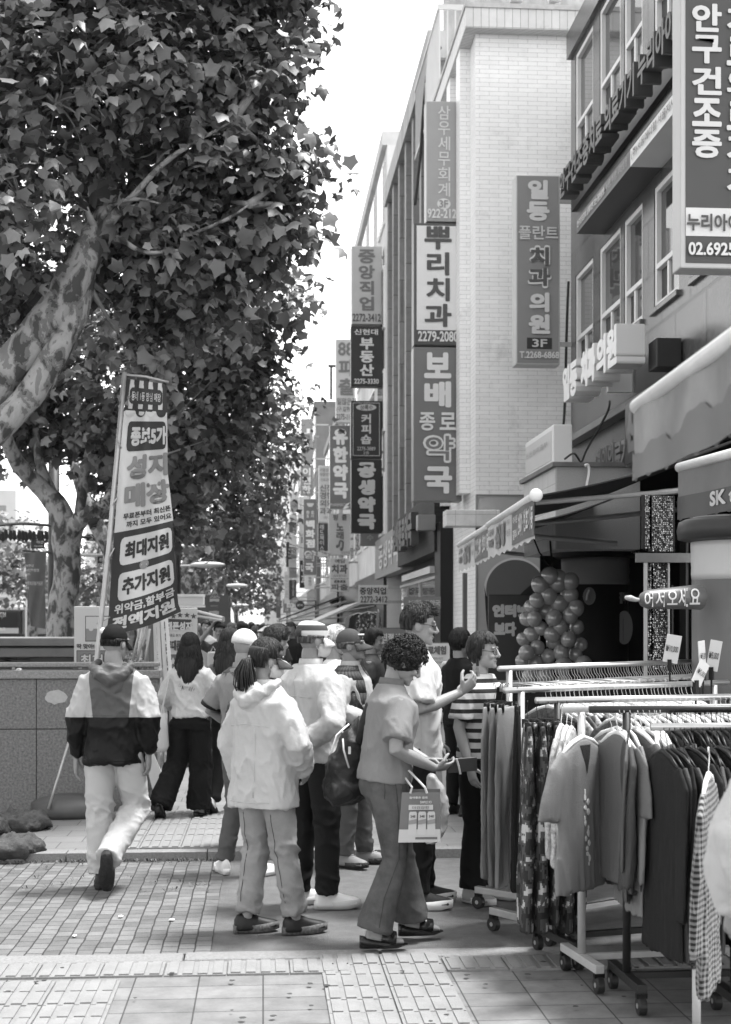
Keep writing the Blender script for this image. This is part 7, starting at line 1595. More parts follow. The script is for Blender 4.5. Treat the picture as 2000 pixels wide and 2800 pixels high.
V, Fs = leaves([(tuple(onY(368, 1822, 13.3)), .11), (tuple(onY(352, 1835, 13.3)), .08)], .05, 7, 71, True, 4, .03)
t = thing('potted_shrub', 'small leafy shrub by the flag pole behind the wall', 'shrub', onY(368, 1845, 13.3)); obj('foliage', tri_mesh('foliage', V - np.array(org(t)), Fs), LEAF, t)
m = MB(); p = onY(368, 1845, 13.3); m.tube([(p.x, 13.3, .06), (p.x, 13.3, p.z + .05)], .02, 6); obj('stem', m, M('twig_bark', .22, .8, .3, 8), t)
# kiosk with a roller canopy
t = thing('kiosk', 'street kiosk with a white roller canopy box behind the four-star placard', 'kiosk', (onY(500, 1640, 16).x, 16.5, .05))
a, b = onY(440, 1627, 16), onY(557, 1658, 16)
m = MB(); m.box((a.x, 16, b.z), (b.x, 16.35, a.z)); lpart('canopy_box', m, M('canopy_white', .55, .5), t, bevel=.02)
m = MB(); m.box((a.x - .05, 15.98, b.z - .012), (b.x + .02, 16.0, b.z + .01)); m.box((a.x - .05, 15.98, a.z - .02), (b.x + .02, 16.0, a.z + .01)); lpart('trim', m, STEEL, t)
m = MB(); m.box((a.x + .05, 16.36, .06), (b.x - .15, 18, a.z - .05)); lpart('body', m, M('kiosk_dark', .05, .6, .3, 3), t)
for k in range(2):
    m = MB(); m.tube([onY(540, 1672 + k * 12, 15.9), onY(612, 1690 + k * 6, 15.2)], .018, 8); lpart('canopy_arm', m, GALV, t)
# traffic signs on one post
t = thing('traffic_sign_post', 'post carrying a triangular cycle sign, a round sign and plates', 'traffic sign', (onY(588, 0, 30).x, 30, .055))
c = onY(588, 1634, 30); m = MB(); m.tube([(c.x, 30.06, .06), (c.x, 30.06, onY(588, 1606, 30).z)], .035, 10); lpart('post', m, GALV, t)
tri = [onY(588, 1606, 30), onY(606, 1637, 30), onY(570, 1637, 30)]
m = MB(); m.slab(tri, (0, .02, 0)); lpart('triangle_rim', m, grey(.12), t); cc = (tri[0] + tri[1] + tri[2]) / 3
m = MB(); m.slab([cc + (p - cc) * .78 + Vector((0, -.006, 0)) for p in tri], (0, .004, 0)); lpart('triangle_face', m, grey(.5), t)
m = MB()
for px in (581, 595):
    q = onY(px, 1630, 29.985); m.tube([(q.x + .028 * math.cos(k), 29.985, q.z + .028 * math.sin(k)) for k in [2 * math.pi * j / 12 for j in range(13)]], .005, 5)
for a_, b_ in (((581, 1630), (587, 1624)), ((587, 1624), (593, 1624)), ((593, 1624), (595, 1630)), ((587, 1624), (588, 1630)), ((588, 1630), (593, 1624))): m.tube([onY(*a_, 29.985), onY(*b_, 29.985)], .005, 5)
lpart('bicycle_symbol', m, grey(.03), t)
def plate(x0, y0, x1, y1, g_, s_=None, tg_=.05):
    a, b = onY(x0, y0, 30), onY(x1, y1, 30); m = MB(); m.box((a.x, 30, b.z), (b.x, 30.015, a.z)); lpart('plate', m, grey(g_), t)
    if s_: m = MB(); put_text(m, s_, (a.x + .03, 29.992, a.z - .03), (1, 0, 0), (0, 0, -1), b.x - a.x - .06, a.z - b.z - .06, False, .01); lpart('lettering', m, grey(tg_), t)
plate(574, 1637, 600, 1645, .55, '자전거주의')
c = onY(586, 1657, 30); m = MB(); disc(m, (c.x, 29.99, c.z), .102, .102, .02); lpart('round_face', m, grey(.09), t); m = MB(); put_text(m, '보행자우선', (c.x - .07, 29.985, c.z + .02), (1, 0, 0), (0, 0, -1), .14, .035, False, .01); lpart('lettering', m, grey(.5), t)
plate(572, 1671, 599, 1680, .5, '자전거 보행자'); plate(572, 1684, 598, 1697, .5, '겸용도로')
a, b = onY(568, 1709, 34), onY(586, 1721, 34); t = thing('shoe_repair_booth', 'dark booth with a small white sign behind the cyclist', 'booth', ((a.x + b.x) / 2, 34.5, .055))
m = MB(); m.box((a.x - .25, 34.05, .06), (b.x + .35, 36, 2.4)); lpart('body', m, M('booth_dark', .08, .5, .2, 3), t); m = MB(); m.box((a.x, 34, b.z), (b.x, 34.03, a.z)); lpart('sign', m, grey(.55), t)
m = MB(); put_text(m, '구두수선', (a.x + .02, 33.99, a.z - .02), (1, 0, 0), (0, 0, -1), b.x - a.x - .04, (a.z - b.z) * .6); lpart('lettering', m, grey(.1), t)
# street lamps and the signal mast
def lamp(label, d, px0, py0, px1, py1):
    a, b = onY(px0, py0, d), onY(px1, py1, d); t_ = thing('street_lamp', label, 'street lamp', (a.x, d, .055), 'street lamps along the kerb')
    m = MB(); m.tube([(a.x, d, .06), (a.x, d, a.z + .6)], [.09, .05], 10); lpart('post', m, M('lamp_post_dark', .06, .5), t_)
    m = MB(); m.tube([(a.x, d, a.z), b], .03, 8); lpart('arm', m, GALV, t_); v = (b - Vector((a.x, d, a.z))).normalized()
    m = MB(); m.ball(b - v * .1 + Vector((0, 0, .01)), (.42, .14, .075), 16, 8); lpart('lamp_head', m, LIGHT, t_, smooth=True)
lamp('street lamp with its lit-side arm just right of the banner edge', 30, 484, 1498, 520, 1498); lamp('street lamp arm reaching right over the kiosk', 34, 488, 1548, 580, 1545); lamp('street lamp arm above the triangular sign', 52, 618, 1601, 655, 1602); lamp('small distant street lamp below the tree crowns', 70, 646, 1655, 664, 1656)
t = thing('signal_mast', 'horizontal mast with a traffic signal seen between trunk and flag pole', 'traffic signal', (onY(148, 0, 29).x, 29, -.13))
x0 = onY(148, 0, 29).x; m = MB(); m.tube([(x0, 29, -.13), (x0, 29, onY(148, 1190, 29).z)], [.13, .11], 12); lpart('post', m, M('mast_dark', .03, .5), t, smooth=True)
a, b = onY(150, 1516, 29), onY(290, 1519, 29); m = MB(); m.tube([a, b], .035, 8); lpart('arm', m, GALV, t)
p, q = onY(268, 1522, 28.9), onY(288, 1540, 28.9); m = MB(); m.box((p.x, 28.85, q.z), (q.x, 29.1, p.z)); sg = lpart('signal_box', m, BLACK, t, bevel=.01); m = MB(); c = (p + q) / 2; m.ball((c.x, 28.86, c.z), (.05, .02, .05), 12, 8); lpart('lens', m, M('signal_lens', .2, .2), sg)
# direction boards, street pennant, wires, bus, stop shelter, far blocks
def road_board(label, x0, y0, x1, y1, d, rows):
    a, b = onY(x0, y0, d), onY(x1, y1, d); t_ = thing('direction_sign', label, 'road sign', ((a.x + b.x) / 2, d, b.z), 'dark direction signs over the road'); m = MB(); m.box((a.x, d, b.z), (b.x, d + .05, a.z)); lpart('board', m, grey(.025), t_, bevel=.02)
    for s_, u, v, u2, v2 in rows: m = MB(); put_text(m, s_, (a.x + (b.x - a.x) * u, d - .012, a.z - (a.z - b.z) * v), (1, 0, 0), (0, 0, -1), (b.x - a.x) * (u2 - u), (a.z - b.z) * (v2 - v), False, .01); lpart('lettering', m, grey(.55), t_)
    m = MB(); m.tube([(b.x, d + .08, (a.z + b.z) / 2), (onY(148, 0, 29).x, 29.0, (a.z + b.z) / 2)], .03, 6); lpart('arm', m, DARK, t_)
road_board('dark direction sign cut by the left fork of the pale trunk', 84, 1460, 122, 1500, 29.5, [('현대', .3, .12, .95, .38), ('아산', .45, .44, .95, .68), ('Hyundai', .3, .78, .9, .9)])
road_board('small dark direction sign right of the forked trunk', 236, 1460, 264, 1479, 29.5, [('승', .3, .1, .7, .9)])
t = thing('street_pennant', 'tall grey commemorative pennant with pale writing left of the pale trunk', 'pennant', (onY(95, 0, 28).x, 28, 1))
Pn = [onY(66, 1512, 28), onY(126, 1508, 28.1), onY(124, 1720, 28.1), onY(84, 1712, 28)]
m = MB(); n_ = 10; m.add([(Pn[0].lerp(Pn[1], i / n_)).lerp(Pn[3].lerp(Pn[2], i / n_), j / 14) + Vector((0, .06 * math.sin(i * .8 + j * .5), 0)) for j in range(15) for i in range(n_ + 1)], [(j * 11 + i, j * 11 + i + 1, (j + 1) * 11 + i + 1, (j + 1) * 11 + i) for j in range(14) for i in range(n_)]); o = lpart('cloth', m, M('pennant_cloth', .10, .8, .1, 4), t, smooth=True)
for s_, y0, y1, x1 in (('38주년', 1543, 1550, 92), ('10민주항쟁', 1555, 1563, 106), ('기념식', 1566, 1574, 82), ('민주화운동기념관', 1590, 1600, 116), ('광장', 1604, 1611, 80)):
    a = onY(70, y0, 27.88); m = MB(); put_text(m, s_, a, (1, 0, 0), (0, 0, -1), (x1 - 70) / F * 28, (y1 - y0) / F * 28, False, .005); lpart('lettering', m, grey(.42), t)
m = MB(); m.tube([onY(64, 1506, 28.05), (onY(146, 0, 29).x, 29, onY(128, 1505, 28).z)], .02, 6); lpart('arm', m, DARK, t)
t = thing('city_bus', 'dark city bus seen from the rear on the road at the left edge', 'bus', (onY(25, 0, 92).x, 95, -.13))
x0, x1, z1 = onY(-32, 0, 92).x, onY(56, 0, 92).x, onY(0, 1657, 92).z
m = MB(); m.box((x0, 92, .25), (x1, 103, z1 - .25)); lpart('body', m, M('bus_paint', .025, .6, .1, 2, spec=.1), t, bevel=.1)
m = MB(); m.box((x0 + .05, 92.1, z1 - .26), (x1 + .45, 103, z1)); lpart('roof', m, LIGHT, t, bevel=.06)
m = MB(); m.box((x0 + .15, 91.97, z1 - 1.35), (x1 - .15, 91.999, z1 - .45)); lpart('rear_window', m, M('bus_window', .012, .5, spec=.1), t)
m = MB(); m.box((x0 + .2, 91.95, z1 - 1.75), (x1 - .1, 91.99, z1 - 1.4)); lpart('panel', m, grey(.35), t); m = MB(); m.box((x1, 92.5, 1.1), (x1 + .4, 102, z1 - .3)); lpart('side_window', m, GLASS, t)
for s_, a_, b_, c_, d_ in (('9301', -4, 1674, 16, 1687), ('BUS', -2, 1716, 15, 1724)): p, q = onY(a_, b_, 91.94), onY(c_, d_, 91.94); m = MB(); put_text(m, s_, p, (1, 0, 0), (0, 0, -1), q.x - p.x, p.z - q.z); lpart('lettering', m, grey(.6), t)
for xx in (x0 + .3, x1 - .3): m = MB(); m.tube([(xx - .13, 94, .35), (xx + .13, 94, .35)], .46, 18); lpart('wheel', m, BLACK, t)
t = thing('bus_shelter', 'white framed glass stop shelter in the middle of the road, left of the pennant', 'bus shelter', (onY(30, 0, 62).x, 62, -.13))
m = MB(); a, b = onY(-80, 1567, 62), onY(70, 1590, 62); m.box((a.x, 62, b.z - .1), (b.x, 64, b.z)); m.box((a.x, 62, a.z - .1), (b.x, 64, a.z)); lpart('roof', m, LIGHT, t)
for k in range(0, 6, 5): m = MB(); xx = a.x + (b.x - a.x) * k / 5; m.box((xx - .03, 62.1, -.13), (xx + .03, 62.2, a.z - .1)); lpart('post', m, LIGHT, t)
m = MB(); p = onY(0, 1618, 62); m.box((a.x, 62, p.z - .12), (b.x, 62.1, p.z)); lpart('rail', m, LIGHT, t); 
m = MB(); p, q = onY(24, 1605, 61.9), onY(58, 1615, 61.9); m.box((p.x, 61.9, q.z), (q.x, 61.98, p.z)); lpart('display', m, BLACK, t)
def block(label, px0, px1, top, d, g_, nx, nz):
    a, b = onY(px0, top, d), onY(px1, top, d); t_ = thing('office_block', label, 'building', ((a.x + b.x) / 2, d + 8, -.13)); m = MB(); m.box((a.x, d, -.13), (b.x, d + 16, a.z)); lpart('wall', m, M('block_%d' % int(g_ * 100), g_, .8, .1, .3), t_)
    for j in range(nz):
        m = MB(); z = 4 + (a.z - 5) * j / nz; m.box((a.x + 1, d - .05, z), (b.x - 1, d, z + (a.z - 5) / nz * .5)); lpart('window_band', m, M('far_glass', .25, .2), t_)
block('pale office block far across the road at the left edge', -260, 44, 1338, 150, .62, 4, 9); block('pale apartment block far across the road right of the trunk', 235, 420, 1400, 190, .62, 5, 12); block('far low block between trunk and banner', 44, 235, 1560, 170, .5, 5, 4)
def wire(label, pts, r=.008, name='overhead_wire', grp='overhead wires'):
    m = MB(); p_, q_ = wig(pts, [r] * len(pts), 8, 0); m.tube(p_, q_, 5); return solo(name, m, M('wire_black', .015, .6), label, 'wire', grp)
wire('upper overhead wire crossing from the trees to the sign row', [onY(540, 1350, 34), onY(700, 1440, 36), onY(800, 1490, 40), onY(905, 1515, 46)]); wire('lower overhead wire sagging from the trees to the black framed sign', [onY(560, 1400, 34), onY(740, 1500, 40), onY(782, 1524, 50), onY(905, 1534, 46)])
wire('thick overhead cable above the road at the far left', [onY(-40, 1438, 27), onY(60, 1432, 27.5), onY(150, 1438, 29)], .03)
m = MB()
for k in range(16): q = onY(-40 + k * 11 + random.uniform(-3, 3), 1450 + random.uniform(-4, 3), 27 + k * .1); m.slab([q, q + Vector((.05, 0, -.02)), q + Vector((.07, 0, -.16)), q + Vector((.02, 0, -.22)), q + Vector((-.03, 0, -.14))], (0, .02, 0))
solo('leaf_garland', m, M('dark_leaf_fabric', .02, .7), 'garland of dark hanging leaves under the thick cable', 'garland')
# ------------------------------------------------------------------ shop under the stone building: awnings, balloons, inflatables
AWN = M('awning_dark', .03, .75, .25, 4, .1, 80); VAL = M('valance_pale', .50, .7, .1, 6)
def awning(label, pa, pb, zf, wall_x, wall_z, mat, vh, vtexts, vmat=VAL, vband=None, rod=.035):
    """canopy between its front bar pa-pb (ground-plane points) and the wall; valance hangs from the bar"""
    t_ = thing('shop_awning', label, 'awning', ((pa[0] + pb[0]) / 2, (pa[1] + pb[1]) / 2, zf))
    A, B = Vector((pa[0], pa[1], zf)), Vector((pb[0], pb[1], zf)); Cw, Dw = Vector((wall_x, pb[1], wall_z)), Vector((wall_x, pa[1], wall_z)); m = MB(); nu, nv = 10, 8; V_ = []
    for j in range(nv + 1):
        for i in range(nu + 1):
            p = (A.lerp(B, i / nu)).lerp(Dw.lerp(Cw, i / nu), j / nv); p.z -= .07 * math.sin(math.pi * j / nv) * (1 + .3 * math.sin(i * 1.3)); V_.append(p)
    fs = [(j * (nu + 1) + i, j * (nu + 1) + i + 1, (j + 1) * (nu + 1) + i + 1, (j + 1) * (nu + 1) + i) for j in range(nv) for i in range(nu)]
    m.add(V_, fs); o = lpart('canopy', m, mat, t_, smooth=True); q = o.modifiers.new('solid', 'SOLIDIFY'); q.thickness = .012
    m = MB(); m.tube([A, B], rod, 14); lpart('front_bar', m, M('awning_bar_white', .62, .35, .1, 10), t_, smooth=True)
    for f_ in (.06, .94):
        m = MB(); a = A.lerp(B, f_); w_ = Dw.lerp(Cw, f_); e = a.lerp(w_, .5) + Vector((0, 0, -.28)); m.tube([a + Vector((.03, 0, -.04)), e], .022, 8); m.tube([e, w_ + Vector((0, 0, -.5))], .026, 8); lpart('folding_arm', m, GALV, t_)
    m = MB(); u = (B - A); L = u.length; n_ = Vector((-u.y, u.x, 0)).normalized(); n_ = -n_ if n_.x > 0 else n_
    def VP_(s_, z): return A + u * s_ + n_ * (.006 * math.sin(s_ * 17) + .005 * math.sin(s_ * 7.3 + 1) + .004) + Vector((0, 0, -rod * .6 - z))
    nn = 72; m.add([VP_(i / nn, vh * j / 3 + (.012 * math.sin(i * .7) if j == 3 else 0)) for j in range(4) for i in range(nn + 1)], [(j * (nn + 1) + i, j * (nn + 1) + i + 1, (j + 1) * (nn + 1) + i + 1, (j + 1) * (nn + 1) + i) for j in range(3) for i in range(nn)])
    va = lpart('valance', m, vmat, t_, smooth=True)
    if vband: 
        for s0, z0, s1, z1, g_ in vband: m = MB(); m.add([VP_(s0 + (s1 - s0) * i / 48, z + (.018 * math.sin(i * .43) + .014 * math.sin(i * .15) + .006 * math.sin(i * 1.3) if z == z0 and s1 - s0 > .99 and z0 == .125 else 0)) + n_ * .006 for z in (z0, z1) for i in range(49)], [(i, i + 1, 49 + i + 1, 49 + i) for i in range(48)]); lpart('print', m, grey(g_), va)
    for s_, s0, z0, s1, z1, g_, bold in vtexts:
        mm = MB(); put_text(mm, s_, (0, 0, 0), (1, 0, 0), (0, 1, 0), s1 - s0, z1 - z0, False, bold, 0); m2 = MB(); m2.v = [tuple(VP_(s0 + p[0], z0 + p[1]) + n_ * .012) for p in mm.v]; m2.f = mm.f; lpart('lettering', m2, grey(g_), va)
    return t_
# s runs from the far end (left in the picture) to the near end
VT = [('요금제', .05, .05, .17, .12, .06, .02), ('무료개통', .05, .15, .17, .24, .06, .04), ('삼성', .2, .04, .44, .27, .16, .06), ('최신폰특가', .46, .05, .55, .1, .08, .0), ('지원금', .46, .14, .55, .2, .08, .0), ('아이폰', .60, .05, .70, .12, .6, .03), ('갤럭시', .60, .17, .70, .26, .6, .03), ('초특가', .72, .06, .83, .26, .6, .04), ('번호이동', .85, .05, .99, .24, .6, .04)]
VBD = [(.57, .0, 1.0, .30, .09)]
pF, pM, pN = W(1256, HZ, 18.4), W(1342, HZ, 14.75), W(1464, HZ, 11.4)
awning('far dark awning with a printed valance, beside the white brick corner', (pF.x, pF.y), (pM.x, pM.y + .05), 2.72, 3.75, 3.05, AWN, .33, VT, vband=VBD)
awning('dark awning with a printed valance and white end cap over the phone shop', (pM.x - .02, pM.y), (pN.x, pN.y), 2.72, XN, 3.38, AWN, .33, VT, vband=VBD)
m = MB(); e = Vector((pN.x, pN.y - .04, 2.72)); m.ball(e, (.055, .035, .055), 14, 10); solo('awning_end_cap', m, WHITE, 'white rounded end cap on the near end of the dark awning bar', 'end cap', smooth=True)
# nearest awnings at the right edge
pa, pb = W(1742, HZ, 4.5), W(2120, HZ, 3.1)
awning('nearest awning, pale with a stained sagging valance and a bright metal bar', (pa.x, pa.y), (pb.x, pb.y), 2.372, 2.6, 3.0, M('awning_pale_grey', .22, .7, .2, 5), .215, [], M('stained_vinyl', .19, .4, .4, 3.5), vband=[(0, .125, 1, .222, .09)], rod=.024)
pa, pb = W(1858, HZ, 10.1), W(2140, HZ, 8.6)
awning('dark awning with a lettered valance above the inflatable cup', (pa.x, pa.y), (pb.x, pb.y), 2.80, XN, 3.3, M('awning_pale_grey', .22, .7, .2, 5), .345, [('SK telecom', .345, .20, 1.0, .30, .5, .04)], M('valance_grey', .15, .7, .1, 5), vband=[(0, .19, 1, .35, .035)])
def exill(): pass
m = MB(); p = onX(1722, 1105, XN - .25); q = onX(1740, 1265, XN - .25); m.box((XN - .3, p.y - 2.6, q.z), (XN - .16, p.y, p.z)); t = thing('sequin_sign', 'dark sequinned sign panel with a bold letter behind the nearest awning', 'sign', (XN - .3, p.y - 1.3, q.z)); lpart('panel', m, M('sequin_dark', .06, .35, .9, 70, metal=.3), t)
m = MB(); put_text(m, '신규', (XN - .302, p.y - .12, p.z - .1), (0, -1, 0), (0, 0, -1), .9, p.z - q.z - .2, False, .09, .02); lpart('lettering', m, grey(.16), t)
# shop interior: dark sheet added to stand in for shade, bead curtains, door frame
def hang(label, x0, y0, x1, y1, d, mat, name='hanging_panel', cat='panel', grp=None):
    a, b = onY(x0, y0, d), onY(x1, y1, d); m = MB(); m.box((a.x, d, b.z), (b.x, d + .03, a.z)); return solo(name, m, mat, label, cat, grp)
hang('dark sheet added for the shade in the phone shop behind the balloons', 1478, 1410, 1720, 2120, 17.6, M('shade_backdrop', .006, .8, .3, 2, spec=.1), 'shade_backdrop', 'banner')
BEAD = M('bead_curtain', .10, .25, .95, 60, metal=.5, vlo=.004)
def beads(label, px0, px1, py0, py1, d, nx, nz):
    t_ = thing('bead_curtain', label, 'bead curtain', onY((px0 + px1) / 2, py1, d), 'glittering bead curtains'); a, b = onY(px0, py0, d), onY(px1, py1, d)
    m = MB(); m.box((a.x - .02, d + .03, b.z), (b.x + .02, d + .05, a.z)); lpart('backing', m, M('bead_backing', .01, .6), t_)
    m = MB(); rr = random.Random(int(px0))
    for i in range(nx):
        for j in range(nz):
            c = Vector((a.x + (b.x - a.x) * (i + .5) / nx, d + rr.uniform(-.005, .02), b.z + (a.z - b.z) * (j + .5) / nz)); r_ = min((b.x - a.x) / nx, (a.z - b.z) / nz) * .42; tl = Vector((rr.uniform(-.6, .6), -1, rr.uniform(-.6, .6))).normalized(); u = tl.orthogonal().normalized(); v = tl.cross(u)
            m.add([c + (u * math.cos(q) + v * math.sin(q)) * r_ for q in [math.pi * k / 3 for k in range(6)]], [(0, 1, 2, 3, 4, 5)])
    o = lpart('sequins', m, M('sequin', .30, .12, metal=.9), t_, kind='stuff'); return t_
beads('glittering sequin strip just left of the shop door frame', 1765, 1778, 1352, 1500, 10.9, 3, 34); beads('wide sequin curtain above the inflatable arm', 1784, 1842, 1355, 1508, 10.9, 12, 32); beads('sequin curtain around the inflatable arm, below the lintel', 1786, 1828, 1540, 1830, 10.9, 9, 60); beads('narrow sequin strip beside the door jamb under the lintel', 1772, 1783, 1540, 1830, 10.9, 2, 56)
hang('grey metal lintel between the upper and lower sequin curtains', 1740, 1512, 1900, 1538, 10.85, M('lintel_steel', .16, .35, .2, 8, metal=.6), 'door_lintel', 'lintel'); hang('pale door jamb left of the sequin curtains', 1763, 1538, 1771, 1860, 10.86, GALV, 'door_jamb', 'door jamb')
for i, (px, py0, py1) in enumerate(((1828, 1540, 1840), (1838, 1600, 1830), (1879, 1460, 1840))): hang(('thin steel strip right of the lower sequin curtain', 'second thin steel strip by the inflatable', 'dark door strip behind the inflatable cup')[i], px, py0, px + 4, py1, 10.88, (GALV, DARK, DARK)[i], 'door_strip', 'door strip', 'door strips')
def inflatable(label, cx, d, rpx, top, y_b, y_c, dark=False, texts=()):
    """inflatable advertising cup: tube body with a fat rounded rim"""
    c = onY(cx, 1700, d); r = rpx * d / F; t_ = thing('inflatable_cup', label, 'inflatable', (c.x, d, .055), 'inflatable advertising cups'); z = lambda y: onY(cx, y, d).z
    g1, g2, g3 = ((.40, .42, .12) if not dark else (.02, .16, .03))  # dark: cup colours lowered to carry the shade inside the shop
    def band(y0, y1, k0, k1, g_, nm):
        m = MB(); m.loft([ell(z(y0) + (z(y1) - z(y0)) * i / 6, r * (k0 + (k1 - k0) * i / 6) * (1 + .01 * math.sin(i * 3)), r * (k0 + (k1 - k0) * i / 6), c.x, d, 40) for i in range(7)]); lpart(nm, m, M('inflatable_%d_%d' % (int(g_ * 100), dark), g_, .45, .06, 3, spec=.15 if dark else .4), t_, smooth=True)
    band(top, y_b - 62, .93, .95, .16 if not dark else .02, 'upper_tube')
    m = MB(); zz = [(z(y_b), .95), (z(y_b) + .01, 1.14), (z(y_b - 8), 1.24), (z(y_b - 32), 1.26), (z(y_b - 54), 1.22), (z(y_b - 62), 1.1), (z(y_b - 63), .9)]; m.loft([ell(q, r * k, r * k, c.x, d, 44) for q, k in zz]); o = lpart('rim', m, M('inflatable_rim_%d' % dark, .03 if not dark else .006, .45, .1, 3, spec=.3 if not dark else .1), t_, smooth=True)
    band(y_b, y_c, .98, .96, g2, 'white_band'); m = MB(); m.loft([ell(zq, r * k, r * k, c.x, d, 40) for zq, k in ((.06, .9), (.5, .95), (z(y_c) * .6, .95), (z(y_c), .957))]); lpart('lower_tube', m, M('inflatable_low_%d' % dark, g3 if not dark else .01, .45, .06, 3, spec=.3 if not dark else .1), t_, smooth=True)
    for s_, x0, y0, x1, y1, g_, bold, k in texts:
        mm = MB(); put_text(mm, s_, (0, 0, 0), (1, 0, 0), (0, 0, 1), (x1 - x0) * d / F, z(y0) - z(y1), False, bold, 0); m2 = MB(); rad = r * k + .006
        for p in mm.v:
            ang = ((x0 - cx) * d / F + p[0]) / rad; m2.v.append((c.x + rad * math.sin(ang), d - rad * math.cos(ang), z(y0) - p[2]))
        m2.f = mm.f; lpart('lettering', m2, grey(g_), t_)
    return t_, c, r
t, c, r = inflatable('large inflatable cup with a fat dark rim cut off by the right edge', 2022, 9.4, 136, 1414, 1482, 1586, False, [('신', 1972, 1600, 2052, 1660, .62, .07, .96), ('기', 1972, 1692, 2050, 1750, .62, .07, .96), ('변', 1970, 1790, 2050, 1842, .62, .07, .96), ('이벤트', 1984, 1425, 2090, 1458, .62, .04, 1.27)])
# its tied arm with the welcome words
m = MB(); a, b = onY(1912, 1632, 9.15), onY(1752, 1640, 9.0); pts = [a, a.lerp(b, .2), a.lerp(b, .6), a.lerp(b, .88), a.lerp(b, .97), b + Vector((-.01, 0, 0))]; m.tube(pts, [.085, .078, .068, .062, .045, .012], 22); arm = lpart('arm', m, M('inflatable_arm', .10, .4, .08, 4), t, smooth=True)
m = MB(); q = b; m.tube([q, q + Vector((-.03, 0, .0)), q + Vector((-.07, -.01, .01)), q + Vector((-.10, -.01, .015))], [(.010, .010), (.014, .014), (.038, .02), (.03, .012)], 12); lpart('tied_end', m, M('tied_fabric', .34, .6, .2, 30), arm, smooth=True)
mm = MB(); put_text(mm, '어서오세요', (0, 0, 0), (1, 0, 0), (0, 0, 1), 1, 1, False, .012, 0); m2 = MB()
for p in mm.v:
    ax = b.lerp(a, .02 + .93 * p[0]); rr_ = .066 + .024 * p[0]; ang = (p[2] - .5) * 1.5; m2.v.append((ax.x, ax.y - (rr_ + .004) * math.cos(ang), ax.z - (rr_ + .004) * math.sin(ang)))
m2.f = mm.f; lpart('lettering', m2, grey(.58), arm)
t2, c2, r2 = inflatable('second inflatable cup standing in the dark inside the phone shop', 1628, 16.9, 96, 1405, 1528, 1600, True, [('SK', 1672, 1448, 1700, 1470, .28, .03, .99), ('0원', 1708, 1494, 1730, 1518, .3, .02, 1.27), ('갤럭시', 1676, 1620, 1716, 1652, .2, .05, .99), ('출고', 1690, 1686, 1710, 1752, .02, .06, 1.0)])
m = MB(); p = onY(1612, 1630, 16.9 - r2 - .02); disc(m, (p.x, p.y, p.z), .075, .105, .006); em = lpart('thumb_emblem', m, M('emblem_grey', .13, .5), t2); m = MB(); m.tube([(p.x - .03, p.y - .008, p.z - .05), (p.x - .02, p.y - .008, p.z + .02), (p.x, p.y - .008, p.z + .07)], .018, 8); lpart('thumb', m, M('emblem_thumb', .28, .5), em)
m = MB(); p = onY(1708, 1716, 16.9 - r2 * .8); disc(m, (p.x, p.y, p.z), .10, .20, .006); lpart('round_print', m, M('emblem_grey', .13, .5), t2)
# wall artwork panel, stand banner, corner bits
YA = 20.93
t = thing('wall_panel', 'large pale artwork panel with a big dark disc fixed to the white brick wall', 'panel', onY(1400, 1860, YA))
a, b = onY(1306, 1356, YA), onY(1560, 1880, YA); m = MB(); m.box((a.x, YA, b.z), (b.x, YA + .06, a.z)); lpart('board', m, M('panel_pale', .40, .5, .06, 2), t)
m = MB(); m.box((a.x - .02, YA - .02, b.z), (a.x, YA + .06, a.z + .02)); m.box((a.x, YA - .02, a.z), (b.x, YA + .06, a.z + .02)); lpart('frame', m, M('panel_frame', .2, .5), t)
c = onY(1410, 1612, YA); k_ = YA / F
for rr_, g_, o_ in ((88, .62, .006), (82, .10, .012)): m = MB(); disc(m, (c.x, YA - o_ - .003, c.z), rr_ * k_, rr_ * k_, .003, 48); lpart('disc', m, grey(g_), t)
m = MB(); m.slab([Vector((onY(px, py, YA).x, YA - .02, onY(px, py, YA).z)) for px, py in ((1324, 1600), (1330, 1628), (1345, 1648), (1372, 1650), (1410, 1650), (1425, 1622), (1450, 1600), (1480, 1592), (1492, 1620), (1470, 1700), (1420, 1830), (1350, 1830), (1330, 1700))], (0, .003, 0)); lpart('dark_shape', m, grey(.012), t)
m = MB(); m.tube([Vector((onY(px, py, YA).x, YA - .01, onY(px, py, YA).z)) for px, py in ((1338, 1450), (1330, 1442), (1327, 1420), (1328, 1402), (1334, 1395), (1343, 1397), (1348, 1407), (1360, 1408), (1380, 1408), (1386, 1397), (1396, 1394), (1405, 1400))], .008, 6); lpart('outline', m, BLACK, t)
board('dark stand banner with two lines of bold white letters beside the balloons', 1336, 1626, 1458, 1860, 17.0, .05, .02, [('인터넷', 1346, 1652, 1448, 1688, .58, 'h', .08), ('보다', 1350, 1700, 1412, 1740, .58, 'h', .08)], name='stand_banner', cat='banner stand')
